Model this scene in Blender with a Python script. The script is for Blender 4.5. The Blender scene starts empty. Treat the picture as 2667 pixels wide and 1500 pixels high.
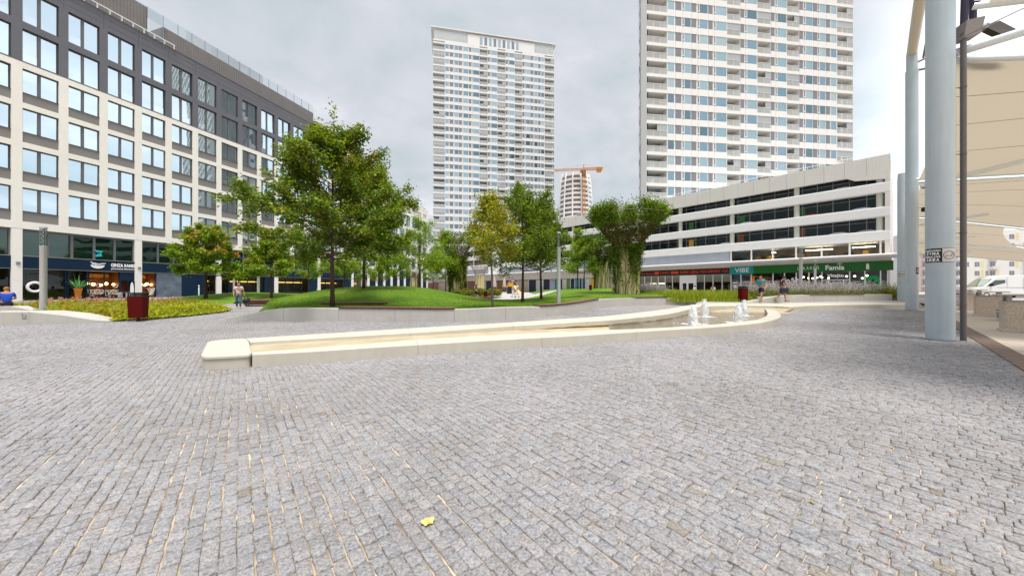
import bpy, math, random
import numpy as np
from mathutils import Vector, Matrix

# ------------------------------------------------------------------ camera, world, sun, exposure
SC = bpy.context.scene
COL = SC.collection
R = math.radians
F, CX, CY, EYE = 883.0, 1333.5, 750.0, 1.5        # focal length and centre in photograph pixels, eye height in metres

cam_d = bpy.data.cameras.new('camera')
cam = bpy.data.objects.new('camera', cam_d)
COL.objects.link(cam)
cam_d.sensor_fit = 'HORIZONTAL'
cam_d.sensor_width = 36.0
cam_d.lens = 36.0 * F / 2667.0
cam_d.clip_start = 0.05
cam_d.clip_end = 3000.0
cam.location = (0, 0, EYE)
cam.rotation_euler = (R(90), 0, 0)
SC.camera = cam

SUN_EL, SUN_AZ = 71.0, 158.0                      # degrees; azimuth clockwise from +Y
world = bpy.data.worlds.new('World')
SC.world = world
world.use_nodes = True
wt = world.node_tree
for n in list(wt.nodes):
    wt.nodes.remove(n)


def N(tree, kind, **kw):
    n = tree.nodes.new(kind)
    for k, v in kw.items():
        setattr(n, k, v)
    return n


def setin(n, **kw):
    for k, v in kw.items():
        n.inputs[k.replace('_', ' ')].default_value = v
    return n


def ramp(tree, stops, interp='LINEAR'):
    n = tree.nodes.new('ShaderNodeValToRGB')
    cr = n.color_ramp
    cr.interpolation = interp
    while len(cr.elements) < len(stops):
        cr.elements.new(0.5)
    for e, (p, c) in zip(cr.elements, stops):
        e.position = p
        e.color = (c[0], c[1], c[2], 1.0)
    return n


def build_world():
    L = wt.links.new
    out = N(wt, 'ShaderNodeOutputWorld')
    bg = N(wt, 'ShaderNodeBackground')
    sky = N(wt, 'ShaderNodeTexSky', sky_type='NISHITA')
    sky.sun_disc = False
    sky.sun_elevation = R(SUN_EL)
    sky.sun_rotation = R(SUN_AZ)
    sky.air_density = 1.0
    sky.dust_density = 2.0
    tc = N(wt, 'ShaderNodeTexCoord')
    sep = N(wt, 'ShaderNodeSeparateXYZ')
    L(tc.outputs['Generated'], sep.inputs[0])
    zc = N(wt, 'ShaderNodeMath', operation='MAXIMUM'); zc.inputs[1].default_value = 0.0
    L(sep.outputs['Z'], zc.inputs[0])
    za = N(wt, 'ShaderNodeMath', operation='ADD'); za.inputs[1].default_value = 0.22
    L(zc.outputs[0], za.inputs[0])
    dx = N(wt, 'ShaderNodeMath', operation='DIVIDE'); dy = N(wt, 'ShaderNodeMath', operation='DIVIDE')
    L(sep.outputs['X'], dx.inputs[0]); L(za.outputs[0], dx.inputs[1])
    L(sep.outputs['Y'], dy.inputs[0]); L(za.outputs[0], dy.inputs[1])
    cmb = N(wt, 'ShaderNodeCombineXYZ')
    L(dx.outputs[0], cmb.inputs[0]); L(dy.outputs[0], cmb.inputs[1])
    n1 = N(wt, 'ShaderNodeTexNoise'); setin(n1, Scale=0.95, Detail=7.0, Roughness=0.58, Distortion=0.5)
    n2 = N(wt, 'ShaderNodeTexNoise'); setin(n2, Scale=2.6, Detail=7.0, Roughness=0.55, Distortion=0.4)
    L(cmb.outputs[0], n1.inputs['Vector']); L(cmb.outputs[0], n2.inputs['Vector'])
    mixn = N(wt, 'ShaderNodeMix', data_type='FLOAT'); mixn.inputs['Factor'].default_value = 0.34
    L(n1.outputs['Fac'], mixn.inputs['A']); L(n2.outputs['Fac'], mixn.inputs['B'])
    cr = ramp(wt, [(0.35, (2.95, 3.45, 3.75)), (0.44, (3.85, 4.25, 4.52)), (0.54, (4.70, 4.80, 5.20)), (0.64, (6.2, 6.25, 6.4))])
    L(mixn.outputs['Result'], cr.inputs['Fac'])
    # brighter cloud overhead, and towards the right and low in the east where the cover is thin
    zen = N(wt, 'ShaderNodeMapRange', interpolation_type='SMOOTHSTEP')
    setin(zen, From_Min=0.60, From_Max=0.95, To_Min=1.0, To_Max=1.9)
    L(zc.outputs[0], zen.inputs['Value'])
    dot = N(wt, 'ShaderNodeVectorMath', operation='DOT_PRODUCT')
    L(tc.outputs['Generated'], dot.inputs[0])
    dot.inputs[1].default_value = Vector((0.93, 0.30, 0.20)).normalized()
    thin = N(wt, 'ShaderNodeMapRange', interpolation_type='SMOOTHSTEP')
    setin(thin, From_Min=0.82, From_Max=0.99, To_Min=1.0, To_Max=2.2)
    L(dot.outputs['Value'], thin.inputs['Value'])
    mul = N(wt, 'ShaderNodeMath', operation='MULTIPLY')
    L(zen.outputs[0], mul.inputs[0]); L(thin.outputs[0], mul.inputs[1])
    sc = N(wt, 'ShaderNodeVectorMath', operation='SCALE')
    L(cr.outputs['Color'], sc.inputs[0]); L(mul.outputs[0], sc.inputs['Scale'])
    mx = N(wt, 'ShaderNodeMix', data_type='RGBA'); mx.inputs['Factor'].default_value = 0.95
    L(sky.outputs[0], mx.inputs['A']); L(sc.outputs[0], mx.inputs['B'])
    L(mx.outputs['Result'], bg.inputs['Color'])
    bg.inputs['Strength'].default_value = 0.1
    L(bg.outputs[0], out.inputs['Surface'])


build_world()
sun_d = bpy.data.lights.new('sun', 'SUN')
sun = bpy.data.objects.new('sun', sun_d)
COL.objects.link(sun)
sun_d.energy = 2.8
sun_d.angle = R(20)
sun_d.color = (1.0, 0.955, 0.88)
_sd = Vector((math.sin(R(SUN_AZ)) * math.cos(R(SUN_EL)), math.cos(R(SUN_AZ)) * math.cos(R(SUN_EL)), math.sin(R(SUN_EL))))
sun.rotation_euler = (-_sd).to_track_quat('-Z', 'Y').to_euler()
sun.location = (0, -20, 60)

SC.view_settings.view_transform = 'Standard'
SC.view_settings.look = 'None'
SC.view_settings.exposure = 0.66
SC.view_settings.gamma = 1.0
SC.render.engine = 'CYCLES'
SC.cycles.use_denoising = True
SC.cycles.max_bounces = 8
SC.cycles.transparent_max_bounces = 16
SC.cycles.caustics_reflective = False
SC.cycles.caustics_refractive = False
SC.cycles.sample_clamp_indirect = 6.0
SC.render.film_transparent = False


# ------------------------------------------------------------------ pixels of the photograph -> metres
def PX(px, D):
    return (px - CX) / F * D


def PZ(py, D):
    return EYE + (CY - py) / F * D


def G(px, py, z=0.0):
    D = (EYE - z) * F / (py - CY)
    return Vector((PX(px, D), D, z))


def sm(t):
    t = min(1.0, max(0.0, t))
    return t * t * (3 - 2 * t)


def gz(x, y):
    """height of the paved ground: flat plaza, rising gently away from the camera"""
    return 0.14 * sm((y - 13) / 11) + 0.16 * sm((y - 27) / 12)


TERR = 0.45            # level of the upper terrace on the right


def lz(x, y):
    """height of the central lawn with its mounds"""
    b = 0.14 + 0.38 * sm((x + 19.0) / 4.0)
    b += 1.12 * math.exp(-((abs(x + 10.2) / 6.2) ** 3 + (abs(y - 27.0) / 5.6) ** 2.4))
    b += 0.70 * sm((y - 22) / 20) * sm((x - 1) / 6)
    b += 0.30 * math.exp(-(((x - 9.5) / 6.0) ** 2 + ((y - 30) / 5.0) ** 2))
    b += 0.25 * math.exp(-(((x - 13) / 7.0) ** 2 + ((y - 46) / 6.0) ** 2))
    b -= 0.32 * math.exp(-(((x + 2.0) / 4.0) ** 2 + ((y - 37) / 6.0) ** 2))
    return b


def llz(x, y):
    """height of the lawn in front of the office building"""
    e = 0.20 + 0.80 * math.exp(-(((x + 27.5) / 6.5) ** 2 + ((y - 34.5) / 4.6) ** 2))
    return e + 0.55 * math.exp(-(((x + 22.5) / 5.0) ** 2 + ((y - 41) / 5.0) ** 2))


# ------------------------------------------------------------------ mesh helpers
class MB:
    """collects shapes and links them as ONE mesh object"""
    def __init__(self):
        self.v, self.f, self.m = [], [], []

    def add(self, verts, faces, mi=0):
        b = len(self.v)
        self.v.extend([tuple(p) for p in verts])
        for q in faces:
            self.f.append(tuple(b + i for i in q)); self.m.append(mi)
        return self

    def box(self, x0, x1, y0, y1, z0, z1, mi=0):
        v = [(x0, y0, z0), (x1, y0, z0), (x1, y1, z0), (x0, y1, z0), (x0, y0, z1), (x1, y0, z1), (x1, y1, z1), (x0, y1, z1)]
        return self.add(v, [(0, 3, 2, 1), (4, 5, 6, 7), (0, 1, 5, 4), (1, 2, 6, 5), (2, 3, 7, 6), (3, 0, 4, 7)], mi)

    def cbox(self, x0, x1, y0, y1, z0, z1, c=0.02, mi=0):
        """box with chamfered top and vertical edges"""
        def ring(d, z):
            X0, X1, Y0, Y1 = x0 + d, x1 - d, y0 + d, y1 - d
            k = c
            return [(X0 + k, Y0, z), (X1 - k, Y0, z), (X1, Y0 + k, z), (X1, Y1 - k, z), (X1 - k, Y1, z), (X0 + k, Y1, z), (X0, Y1 - k, z), (X0, Y0 + k, z)]
        v = ring(0, z0) + ring(0, z1 - c) + ring(c, z1)
        fs = [tuple(range(7, -1, -1)), tuple(range(16, 24))]
        for a in (0, 8):
            for i in range(8):
                j = (i + 1) % 8
                fs.append((a + i, a + j, a + 8 + j, a + 8 + i))
        return self.add(v, fs, mi)

    def quad(self, a, b, c, d, mi=0):
        return self.add([a, b, c, d], [(0, 1, 2, 3)], mi)

    def prism(self, poly, z0, z1, mi=0, mi_top=None):
        """upright prism over a counter-clockwise polygon"""
        n = len(poly)
        v = [(p[0], p[1], z0) for p in poly] + [(p[0], p[1], z1) for p in poly]
        self.add(v, [(i, (i + 1) % n, n + (i + 1) % n, n + i) for i in range(n)] + [tuple(range(n - 1, -1, -1))], mi)
        return self.add([(p[0], p[1], z1) for p in poly], [tuple(range(n))], mi if mi_top is None else mi_top)

    def tube(self, pts, rad, n=8, mi=0, cap=True):
        pts = [Vector(p) for p in pts]
        if not isinstance(rad, (list, tuple)):
            rad = [rad] * len(pts)
        rings = []
        up = None
        for i, p in enumerate(pts):
            d = (pts[min(i + 1, len(pts) - 1)] - pts[max(i - 1, 0)])
            if d.length < 1e-9:
                d = Vector((0, 0, 1))
            d.normalize()
            if up is None:
                up = Vector((0, 0, 1)) if abs(d.z) < 0.9 else Vector((1, 0, 0))
            a = d.cross(up)
            if a.length < 1e-6:
                a = d.cross(Vector((0, 1, 0)))
            a.normalize(); b = a.cross(d).normalized(); up = b
            rings.append([p + (a * math.cos(2 * math.pi * k / n) + b * math.sin(2 * math.pi * k / n)) * rad[i] for k in range(n)])
        v = [q for r_ in rings for q in r_]
        fs = []
        for i in range(len(pts) - 1):
            for k in range(n):
                l = (k + 1) % n
                fs.append((i * n + k, i * n + l, (i + 1) * n + l, (i + 1) * n + k))
        if cap:
            fs.append(tuple(range(n - 1, -1, -1)))
            fs.append(tuple((len(pts) - 1) * n + k for k in range(n)))
        return self.add(v, fs, mi)

    def lathe(self, prof, n=24, cx=0, cy=0, mi=0, cap=True):
        v = []
        for r_, z in prof:
            for k in range(n):
                a = 2 * math.pi * k / n
                v.append((cx + r_ * math.cos(a), cy + r_ * math.sin(a), z))
        fs = []
        for i in range(len(prof) - 1):
            for k in range(n):
                l = (k + 1) % n
                fs.append((i * n + k, i * n + l, (i + 1) * n + l, (i + 1) * n + k))
        if cap:
            fs.append(tuple(range(n - 1, -1, -1)))
            fs.append(tuple((len(prof) - 1) * n + k for k in range(n)))
        return self.add(v, fs, mi)

    def ball(self, c, r, n=10, m=6, mi=0, sq=(1, 1, 1)):
        v, fs = [(c[0], c[1], c[2] - r * sq[2])], []
        for i in range(1, m):
            t = math.pi * i / m - math.pi / 2
            for k in range(n):
                a = 2 * math.pi * k / n
                v.append((c[0] + r * sq[0] * math.cos(t) * math.cos(a), c[1] + r * sq[1] * math.cos(t) * math.sin(a), c[2] + r * sq[2] * math.sin(t)))
        v.append((c[0], c[1], c[2] + r * sq[2]))
        top = len(v) - 1
        for k in range(n):
            l = (k + 1) % n
            fs.append((0, 1 + l, 1 + k))
            for i in range(m - 2):
                fs.append((1 + i * n + k, 1 + i * n + l, 1 + (i + 1) * n + l, 1 + (i + 1) * n + k))
            fs.append((top, 1 + (m - 2) * n + k, 1 + (m - 2) * n + l))
        return self.add(v, fs, mi)

    def mesh(self, name, mats, smooth=False):
        me = bpy.data.meshes.new(name)
        me.from_pydata(self.v, [], self.f)
        if not isinstance(mats, (list, tuple)):
            mats = [mats]
        for m_ in mats:
            me.materials.append(m_)
        if len(mats) > 1:
            me.polygons.foreach_set('material_index', self.m)
        if smooth:
            me.shade_smooth() if smooth is True else me.set_sharp_from_angle(angle=smooth)
        me.update()
        return me

    def build(self, name, mats, parent=None, smooth=False, loc=None):
        return link(name, self.mesh(name, mats, smooth), parent, loc)


def link(name, data, parent=None, loc=None):
    o = bpy.data.objects.new(name, data)
    COL.objects.link(o)
    if parent is not None:
        o.parent = parent
    if loc is not None:
        o.location = loc
    return o


def smooth_by_angle(o, deg=40):
    o.data.shade_smooth()
    o.data.set_sharp_from_angle(angle=R(deg))
    return o


def tag(o, label=None, cat=None, group=None, kind=None):
    if label: o['label'] = label
    if cat: o['category'] = cat
    if group: o['group'] = group
    if kind: o['kind'] = kind
    return o


def thing(name, label, cat, loc=(0, 0, 0), rz=0.0, group=None):
    o = bpy.data.objects.new(name, None)
    o.empty_display_size = 0.3
    COL.objects.link(o)
    o.location = loc
    o.rotation_euler = (0, 0, rz)
    return tag(o, label, cat, group)


def copy_tree(o, parent=None):
    c = o.copy()
    COL.objects.link(c)
    if parent is not None:
        c.parent = parent
    for ch in [x for x in o.children]:
        copy_tree(ch, c)
    return c


def np_mesh(name, V, Q, mats, tint=None, mi=None, smooth=False):
    """mesh from numpy arrays: V (n,3), Q (m,4) quads; tint (n,3) as a point colour"""
    me = bpy.data.meshes.new(name)
    n, m, k = len(V), len(Q), Q.shape[1]
    me.vertices.add(n)
    me.vertices.foreach_set('co', np.ascontiguousarray(V, dtype=np.float32).ravel())
    me.loops.add(m * k)
    me.loops.foreach_set('vertex_index', np.ascontiguousarray(Q, dtype=np.int32).ravel())
    me.polygons.add(m)
    me.polygons.foreach_set('loop_start', np.arange(0, m * k, k, dtype=np.int32))
    if tint is not None:
        a = me.attributes.new('tint', 'FLOAT_COLOR', 'POINT')
        c = np.ones((n, 4), dtype=np.float32); c[:, :3] = tint
        a.data.foreach_set('color', c.ravel())
    if not isinstance(mats, (list, tuple)):
        mats = [mats]
    for m_ in mats:
        me.materials.append(m_)
    if mi is not None:
        me.polygons.foreach_set('material_index', np.asarray(mi, dtype=np.int32))
    me.update(calc_edges=True)
    me.validate()
    if smooth:
        me.shade_smooth()
    return me


def text(name, body, size, mat_, parent=None, loc=(0, 0, 0), rot=(math.pi / 2, 0, 0), bold=0.0, ext=0.01, align='CENTER', width=None, spacing=1.0):
    cu = bpy.data.curves.new(name, 'FONT')
    cu.body = body
    cu.size = size
    cu.align_x = align
    cu.align_y = 'CENTER'
    cu.extrude = ext
    cu.offset = bold
    cu.space_character = spacing
    cu.resolution_u = 3
    cu.materials.append(mat_)
    tmp = bpy.data.objects.new(name, cu)
    COL.objects.link(tmp)
    bpy.context.view_layer.update()
    me = bpy.data.meshes.new_from_object(tmp.evaluated_get(bpy.context.evaluated_depsgraph_get()))
    bpy.data.objects.remove(tmp)
    me.name = name
    o = link(name, me, parent, loc)
    o.rotation_euler = rot
    if width:
        xs = [v.co.x for v in me.vertices]
        w = max(xs) - min(xs)
        if w > 1e-6:
            o.scale.x = width / w
    return o


# ------------------------------------------------------------------ materials
def new_mat(name):
    m_ = bpy.data.materials.new(name)
    m_.use_nodes = True
    t = m_.node_tree
    for n in list(t.nodes):
        t.nodes.remove(n)
    out = t.nodes.new('ShaderNodeOutputMaterial')
    return m_, t, out


def mat(name, col, rough=0.6, spec=0.35, metal=0.0, var=0.0, vscale=3.0, var2=None, bump=0.0, bscale=40.0, bdist=0.01, detail=5.0, streak=0.0):
    """painted or stone surface: colour varied by noise (the material's own mottling), optional fine bump, optional weather streaks"""
    m_, t, out = new_mat(name)
    L = t.links.new
    b = t.nodes.new('ShaderNodeBsdfPrincipled')
    setin(b, Roughness=rough, Metallic=metal)
    b.inputs['Specular IOR Level'].default_value = spec
    L(b.outputs[0], out.inputs[0])
    b.inputs['Base Color'].default_value = (*col, 1)
    tc = t.nodes.new('ShaderNodeTexCoord')
    if var > 0 or var2:
        n = t.nodes.new('ShaderNodeTexNoise'); setin(n, Scale=vscale, Detail=detail, Roughness=0.6)
        L(tc.outputs['Object'], n.inputs['Vector'])
        c2 = var2 or tuple(min(1, c * (1 + var)) for c in col)
        c1 = tuple(c * (1 - var) for c in col) if not var2 else col
        r_ = ramp(t, [(0.3, c1), (0.7, c2)])
        L(n.outputs['Fac'], r_.inputs[0])
        last = r_.outputs[0]
        if streak > 0:
            mp = t.nodes.new('ShaderNodeMapping'); mp.inputs['Scale'].default_value = (5, 5, 0.25)
            L(tc.outputs['Object'], mp.inputs[0])
            n3 = t.nodes.new('ShaderNodeTexNoise'); setin(n3, Scale=1.4, Detail=6.0, Roughness=0.65)
            L(mp.outputs[0], n3.inputs['Vector'])
            r3 = ramp(t, [(0.38, (1 - streak,) * 3), (0.58, (1, 1, 1))])
            L(n3.outputs['Fac'], r3.inputs[0])
            mm = t.nodes.new('ShaderNodeMix'); mm.data_type = 'RGBA'; mm.blend_type = 'MULTIPLY'; mm.inputs['Factor'].default_value = 1.0
            L(last, mm.inputs['A']); L(r3.outputs[0], mm.inputs['B'])
            last = mm.outputs['Result']
        L(last, b.inputs['Base Color'])
    if bump > 0:
        n2 = t.nodes.new('ShaderNodeTexNoise'); setin(n2, Scale=bscale, Detail=6.0, Roughness=0.6)
        L(tc.outputs['Object'], n2.inputs['Vector'])
        bp = t.nodes.new('ShaderNodeBump'); setin(bp, Strength=bump, Distance=bdist)
        L(n2.outputs['Fac'], bp.inputs['Height']); L(bp.outputs[0], b.inputs['Normal'])
    return m_


def coated_glass(name, base, tint, refl=0.5, rough=0.015, wav=0.0):
    """sun-control glazing: dark room colour under a mirror coating"""
    m_, t, out = new_mat(name)
    L = t.links.new
    d = t.nodes.new('ShaderNodeBsdfDiffuse'); d.inputs[0].default_value = (*base, 1)
    g = t.nodes.new('ShaderNodeBsdfGlossy'); g.inputs['Color'].default_value = (*tint, 1); g.inputs['Roughness'].default_value = rough
    lw = t.nodes.new('ShaderNodeLayerWeight'); lw.inputs['Blend'].default_value = 0.25
    mr = t.nodes.new('ShaderNodeMapRange'); setin(mr, To_Min=refl, To_Max=1.0)
    L(lw.outputs['Fresnel'], mr.inputs['Value'])
    mx = t.nodes.new('ShaderNodeMixShader')
    L(mr.outputs[0], mx.inputs[0]); L(d.outputs[0], mx.inputs[1]); L(g.outputs[0], mx.inputs[2])
    if wav > 0:
        tc = t.nodes.new('ShaderNodeTexCoord')
        n2 = t.nodes.new('ShaderNodeTexNoise'); setin(n2, Scale=0.45, Detail=1.0)
        L(tc.outputs['Object'], n2.inputs['Vector'])
        bp = t.nodes.new('ShaderNodeBump'); setin(bp, Strength=wav, Distance=0.05)
        L(n2.outputs['Fac'], bp.inputs['Height']); L(bp.outputs[0], g.inputs['Normal'])
    L(mx.outputs[0], out.inputs[0])
    return m_


def clear_glass(name, tint=(0.9, 0.95, 0.95), refl=0.06):
    m_, t, out = new_mat(name)
    L = t.links.new
    d = t.nodes.new('ShaderNodeBsdfTransparent'); d.inputs[0].default_value = (*tint, 1)
    g = t.nodes.new('ShaderNodeBsdfGlossy'); g.inputs['Color'].default_value = (0.42, 0.46, 0.46, 1); g.inputs['Roughness'].default_value = 0.01
    lw = t.nodes.new('ShaderNodeLayerWeight'); lw.inputs['Blend'].default_value = 0.2
    mr = t.nodes.new('ShaderNodeMapRange'); setin(mr, To_Min=refl, To_Max=1.0)
    L(lw.outputs['Fresnel'], mr.inputs['Value'])
    mx = t.nodes.new('ShaderNodeMixShader')
    L(mr.outputs[0], mx.inputs[0]); L(d.outputs[0], mx.inputs[1]); L(g.outputs[0], mx.inputs[2])
    L(mx.outputs[0], out.inputs[0])
    return m_


def lamp_mat(name, col, strength):
    m_, t, out = new_mat(name)
    e = t.nodes.new('ShaderNodeEmission'); e.inputs[0].default_value = (*col, 1); e.inputs[1].default_value = strength
    t.links.new(e.outputs[0], out.inputs[0])
    return m_


def leaf_mat(name, trans=0.42, rough=0.55):
    m_, t, out = new_mat(name)
    L = t.links.new
    at = t.nodes.new('ShaderNodeAttribute'); at.attribute_name = 'tint'
    b = t.nodes.new('ShaderNodeBsdfPrincipled'); setin(b, Roughness=rough); b.inputs['Specular IOR Level'].default_value = 0.3
    tr = t.nodes.new('ShaderNodeBsdfTranslucent')
    hs = t.nodes.new('ShaderNodeHueSaturation'); setin(hs, Hue=0.485, Saturation=1.15, Value=1.25)
    L(at.outputs['Color'], b.inputs['Base Color']); L(at.outputs['Color'], hs.inputs['Color']); L(hs.outputs[0], tr.inputs[0])
    mx = t.nodes.new('ShaderNodeMixShader'); mx.inputs[0].default_value = trans
    L(b.outputs[0], mx.inputs[1]); L(tr.outputs[0], mx.inputs[2]); L(mx.outputs[0], out.inputs[0])
    return m_


M = {}
M['white_clad'] = mat('white_cladding', (0.82, 0.79, 0.74), 0.55, var=0.03, vscale=0.6, streak=0.03)
M['white_metal'] = mat('white_metal', (0.76, 0.755, 0.75), 0.4, var=0.02, vscale=0.8, streak=0.03)
M['white_paint'] = mat('white_paint', (0.85, 0.85, 0.85), 0.35)
M['off_white'] = mat('off_white_render', (0.68, 0.66, 0.63), 0.6, var=0.04, vscale=0.5, streak=0.05)
M['dark_clad'] = mat('dark_grey_cladding', (0.130, 0.130, 0.150), 0.45, var=0.05, vscale=0.5)
M['groove'] = mat('joint_shadow_gap', (0.05, 0.05, 0.06), 0.8)
M['grey_panel'] = mat('grey_spandrel_panel', (0.22, 0.205, 0.195), 0.45, var=0.05, vscale=0.7)
M['pent_clad'] = mat('taupe_roof_cladding', (0.19, 0.175, 0.17), 0.6, var=0.08, vscale=1.2)
M['frame_dark'] = mat('dark_window_frame', (0.05, 0.05, 0.055), 0.4)
M['frame_grey'] = mat('grey_window_frame', (0.13, 0.13, 0.14), 0.4)
M['navy'] = mat('navy_fascia_panel', (0.005, 0.021, 0.048), 0.5, spec=0.15, var=0.1, vscale=0.5)
M['glass_office'] = coated_glass('office_glass', (0.03, 0.06, 0.07), (0.74, 0.88, 0.95), 0.62, wav=0.04)
M['glass_office2'] = coated_glass('office_glass_pale_blind', (0.35, 0.42, 0.45), (0.80, 0.93, 1.0), 0.50, wav=0.04)
M['glass_dark'] = coated_glass('dark_glass', (0.004, 0.007, 0.008), (0.34, 0.40, 0.40), 0.05, wav=0.6)
M['glass_tree_reflection'] = coated_glass('tree_reflection_glass', (0.006, 0.020, 0.014), (0.42, 0.56, 0.52), 0.10, wav=0.3)  # dark green of reflected trees put into the glass colour
M['glass_t1'] = coated_glass('tower_glass_pale', (0.22, 0.36, 0.40), (0.74, 0.90, 0.96), 0.5)
M['glass_t2'] = coated_glass('tower_glass_blue', (0.07, 0.17, 0.24), (0.70, 0.88, 0.98), 0.5)
M['glass_t3'] = coated_glass('tower_glass_curtain', (0.38, 0.47, 0.48), (0.74, 0.90, 0.96), 0.35)
M['glass_t4'] = coated_glass('tower_glass_deep', (0.03, 0.08, 0.10), (0.62, 0.80, 0.90), 0.35)
M['glass_clear'] = clear_glass('clear_glass')
M['glass_rail'] = clear_glass('railing_glass', (0.86, 0.90, 0.90), 0.25)


def frosted(name, col, clear):
    m_, t, out = new_mat(name)
    a = t.nodes.new('ShaderNodeBsdfTransparent'); a.inputs[0].default_value = (0.92, 0.95, 0.95, 1)
    b = t.nodes.new('ShaderNodeBsdfDiffuse'); b.inputs[0].default_value = (*col, 1)
    mx = t.nodes.new('ShaderNodeMixShader'); mx.inputs[0].default_value = clear
    t.links.new(b.outputs[0], mx.inputs[1]); t.links.new(a.outputs[0], mx.inputs[2]); t.links.new(mx.outputs[0], out.inputs[0])
    return m_


M['balcony_glass'] = frosted('milky_balcony_glass', (0.66, 0.68, 0.68), 0.45)
M['grey_tower'] = mat('tower_grey_panel', (0.20, 0.21, 0.245), 0.45, var=0.05, vscale=0.4)
M['loggia'] = mat('loggia_wall', (0.33, 0.32, 0.315), 0.8, var=0.15, vscale=0.5)
M['soffit'] = mat('soffit_render', (0.62, 0.58, 0.54), 0.7)
M['concrete'] = mat('pale_concrete', (0.47, 0.45, 0.415), 0.75, var=0.06, vscale=1.7, bump=0.12, bscale=60, streak=0.05)
M['limestone'] = mat('cream_limestone', (0.53, 0.495, 0.42), 0.7, var=0.05, vscale=1.3, bump=0.10, bscale=70, streak=0.05)
M['limestone_wet'] = mat('tan_wet_limestone', (0.46, 0.35, 0.19), 0.35, var=0.18, vscale=1.2, bump=0.1, bscale=50)
M['algae'] = mat('algae_stain', (0.17, 0.10, 0.02), 0.4, var=0.3, vscale=2.0)
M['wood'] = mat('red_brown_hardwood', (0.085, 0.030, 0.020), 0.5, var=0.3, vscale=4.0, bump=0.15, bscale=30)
M['wood_top'] = mat('lighter_hardwood_top', (0.20, 0.105, 0.075), 0.6, var=0.2, vscale=4.0, bump=0.15, bscale=30)  # lighter brown hardwood for the top faces
M['bin_red'] = mat('dark_red_bin_slats', (0.095, 0.004, 0.004), 0.7, spec=0.12, var=0.15, vscale=6.0)
M['black'] = mat('black_metal', (0.012, 0.012, 0.014), 0.4)
M['col_blue'] = mat('pale_blue_grey_steel', (0.43, 0.50, 0.55), 0.38, spec=0.45, var=0.05, vscale=1.4, streak=0.07)
M['tube_white'] = mat('white_steel_tube', (0.74, 0.80, 0.82), 0.3, spec=0.5)
M['pipe_brown'] = mat('grey_brown_downpipe', (0.13, 0.115, 0.115), 0.4, var=0.08, vscale=2)
M['lamp_steel'] = mat('brushed_lamp_steel', (0.50, 0.51, 0.53), 0.35, spec=0.5, metal=0.2, var=0.04, vscale=2)
M['reflector'] = mat('lamp_reflector', (0.8, 0.8, 0.8), 0.15, metal=1.0)
M['rock'] = mat('exposed_aggregate', (0.58, 0.49, 0.40), 0.8, var=0.35, vscale=28.0, bump=0.5, bscale=45, bdist=0.02, detail=8)
M['slab'] = mat('pale_paving_slab', (0.50, 0.44, 0.37), 0.7, var=0.08, vscale=1.5, bump=0.08, bscale=40)
M['kerb'] = mat('brown_granite_kerb', (0.15, 0.105, 0.09), 0.6, var=0.25, vscale=6, bump=0.2, bscale=60)
M['steel'] = mat('galvanised_steel', (0.30, 0.31, 0.32), 0.35, metal=0.7)
M['bark'] = mat('brown_bark', (0.060, 0.034, 0.024), 0.85, var=0.35, vscale=14, bump=0.7, bscale=26, bdist=0.02)
M['bark_grey'] = mat('grey_bark', (0.13, 0.105, 0.08), 0.85, var=0.3, vscale=14, bump=0.6, bscale=26, bdist=0.02)
M['leaf'] = leaf_mat('tree_leaf')
M['petal'] = leaf_mat('petal', 0.2, 0.7)
M['soil'] = mat('dark_planting_soil', (0.045, 0.032, 0.02), 0.9, var=0.4, vscale=5)
M['pylon'] = mat('pale_yellow_concrete', (0.64, 0.56, 0.30), 0.75, var=0.12, vscale=2.5, bump=0.2, bscale=30, streak=0.2)
M['rust_rod'] = mat('bare_steel_rod', (0.22, 0.17, 0.13), 0.6)
M['skin'] = mat('skin', (0.45, 0.23, 0.15), 0.5)
M['foam'] = None


# ------------------------------------------------------------------ polygons
def inpoly(P, poly):
    x, y = P[:, 0], P[:, 1]
    r_ = np.zeros(len(P), bool)
    n = len(poly)
    for i in range(n):
        x0, y0 = poly[i][0], poly[i][1]
        x1, y1 = poly[(i + 1) % n][0], poly[(i + 1) % n][1]
        if y0 == y1:
            continue
        c = ((y0 > y) != (y1 > y)) & (x < (x1 - x0) * (y - y0) / (y1 - y0) + x0)
        r_ ^= c
    return r_


def polydist(P, poly):
    d = np.full(len(P), 1e9)
    n = len(poly)
    for i in range(n):
        a = np.array(poly[i][:2]); b = np.array(poly[(i + 1) % n][:2])
        ab = b - a
        t = np.clip(((P - a) @ ab) / max(1e-9, ab @ ab), 0, 1)
        q = a + t[:, None] * ab
        d = np.minimum(d, np.hypot(*(P - q).T))
    return d


def spline(pts, n):
    """n points evenly spread along a smooth curve through pts"""
    P = [Vector(p) for p in pts]
    fine = []
    for i in range(len(P) - 1):
        p0, p1, p2, p3 = P[max(i - 1, 0)], P[i], P[i + 1], P[min(i + 2, len(P) - 1)]
        for k in range(12):
            t = k / 12
            fine.append(0.5 * ((2 * p1) + (p2 - p0) * t + (2 * p0 - 5 * p1 + 4 * p2 - p3) * t * t + (3 * p1 - p0 - 3 * p2 + p3) * t ** 3))
    fine.append(P[-1])
    acc = [0.0]
    for i in range(1, len(fine)):
        acc.append(acc[-1] + (fine[i] - fine[i - 1]).length)
    out, j = [], 0
    for k in range(n):
        s = acc[-1] * k / (n - 1)
        while j < len(acc) - 2 and acc[j + 1] < s:
            j += 1
        u = (s - acc[j]) / max(1e-9, acc[j + 1] - acc[j])
        out.append(fine[j].lerp(fine[j + 1], u))
    return out


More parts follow.
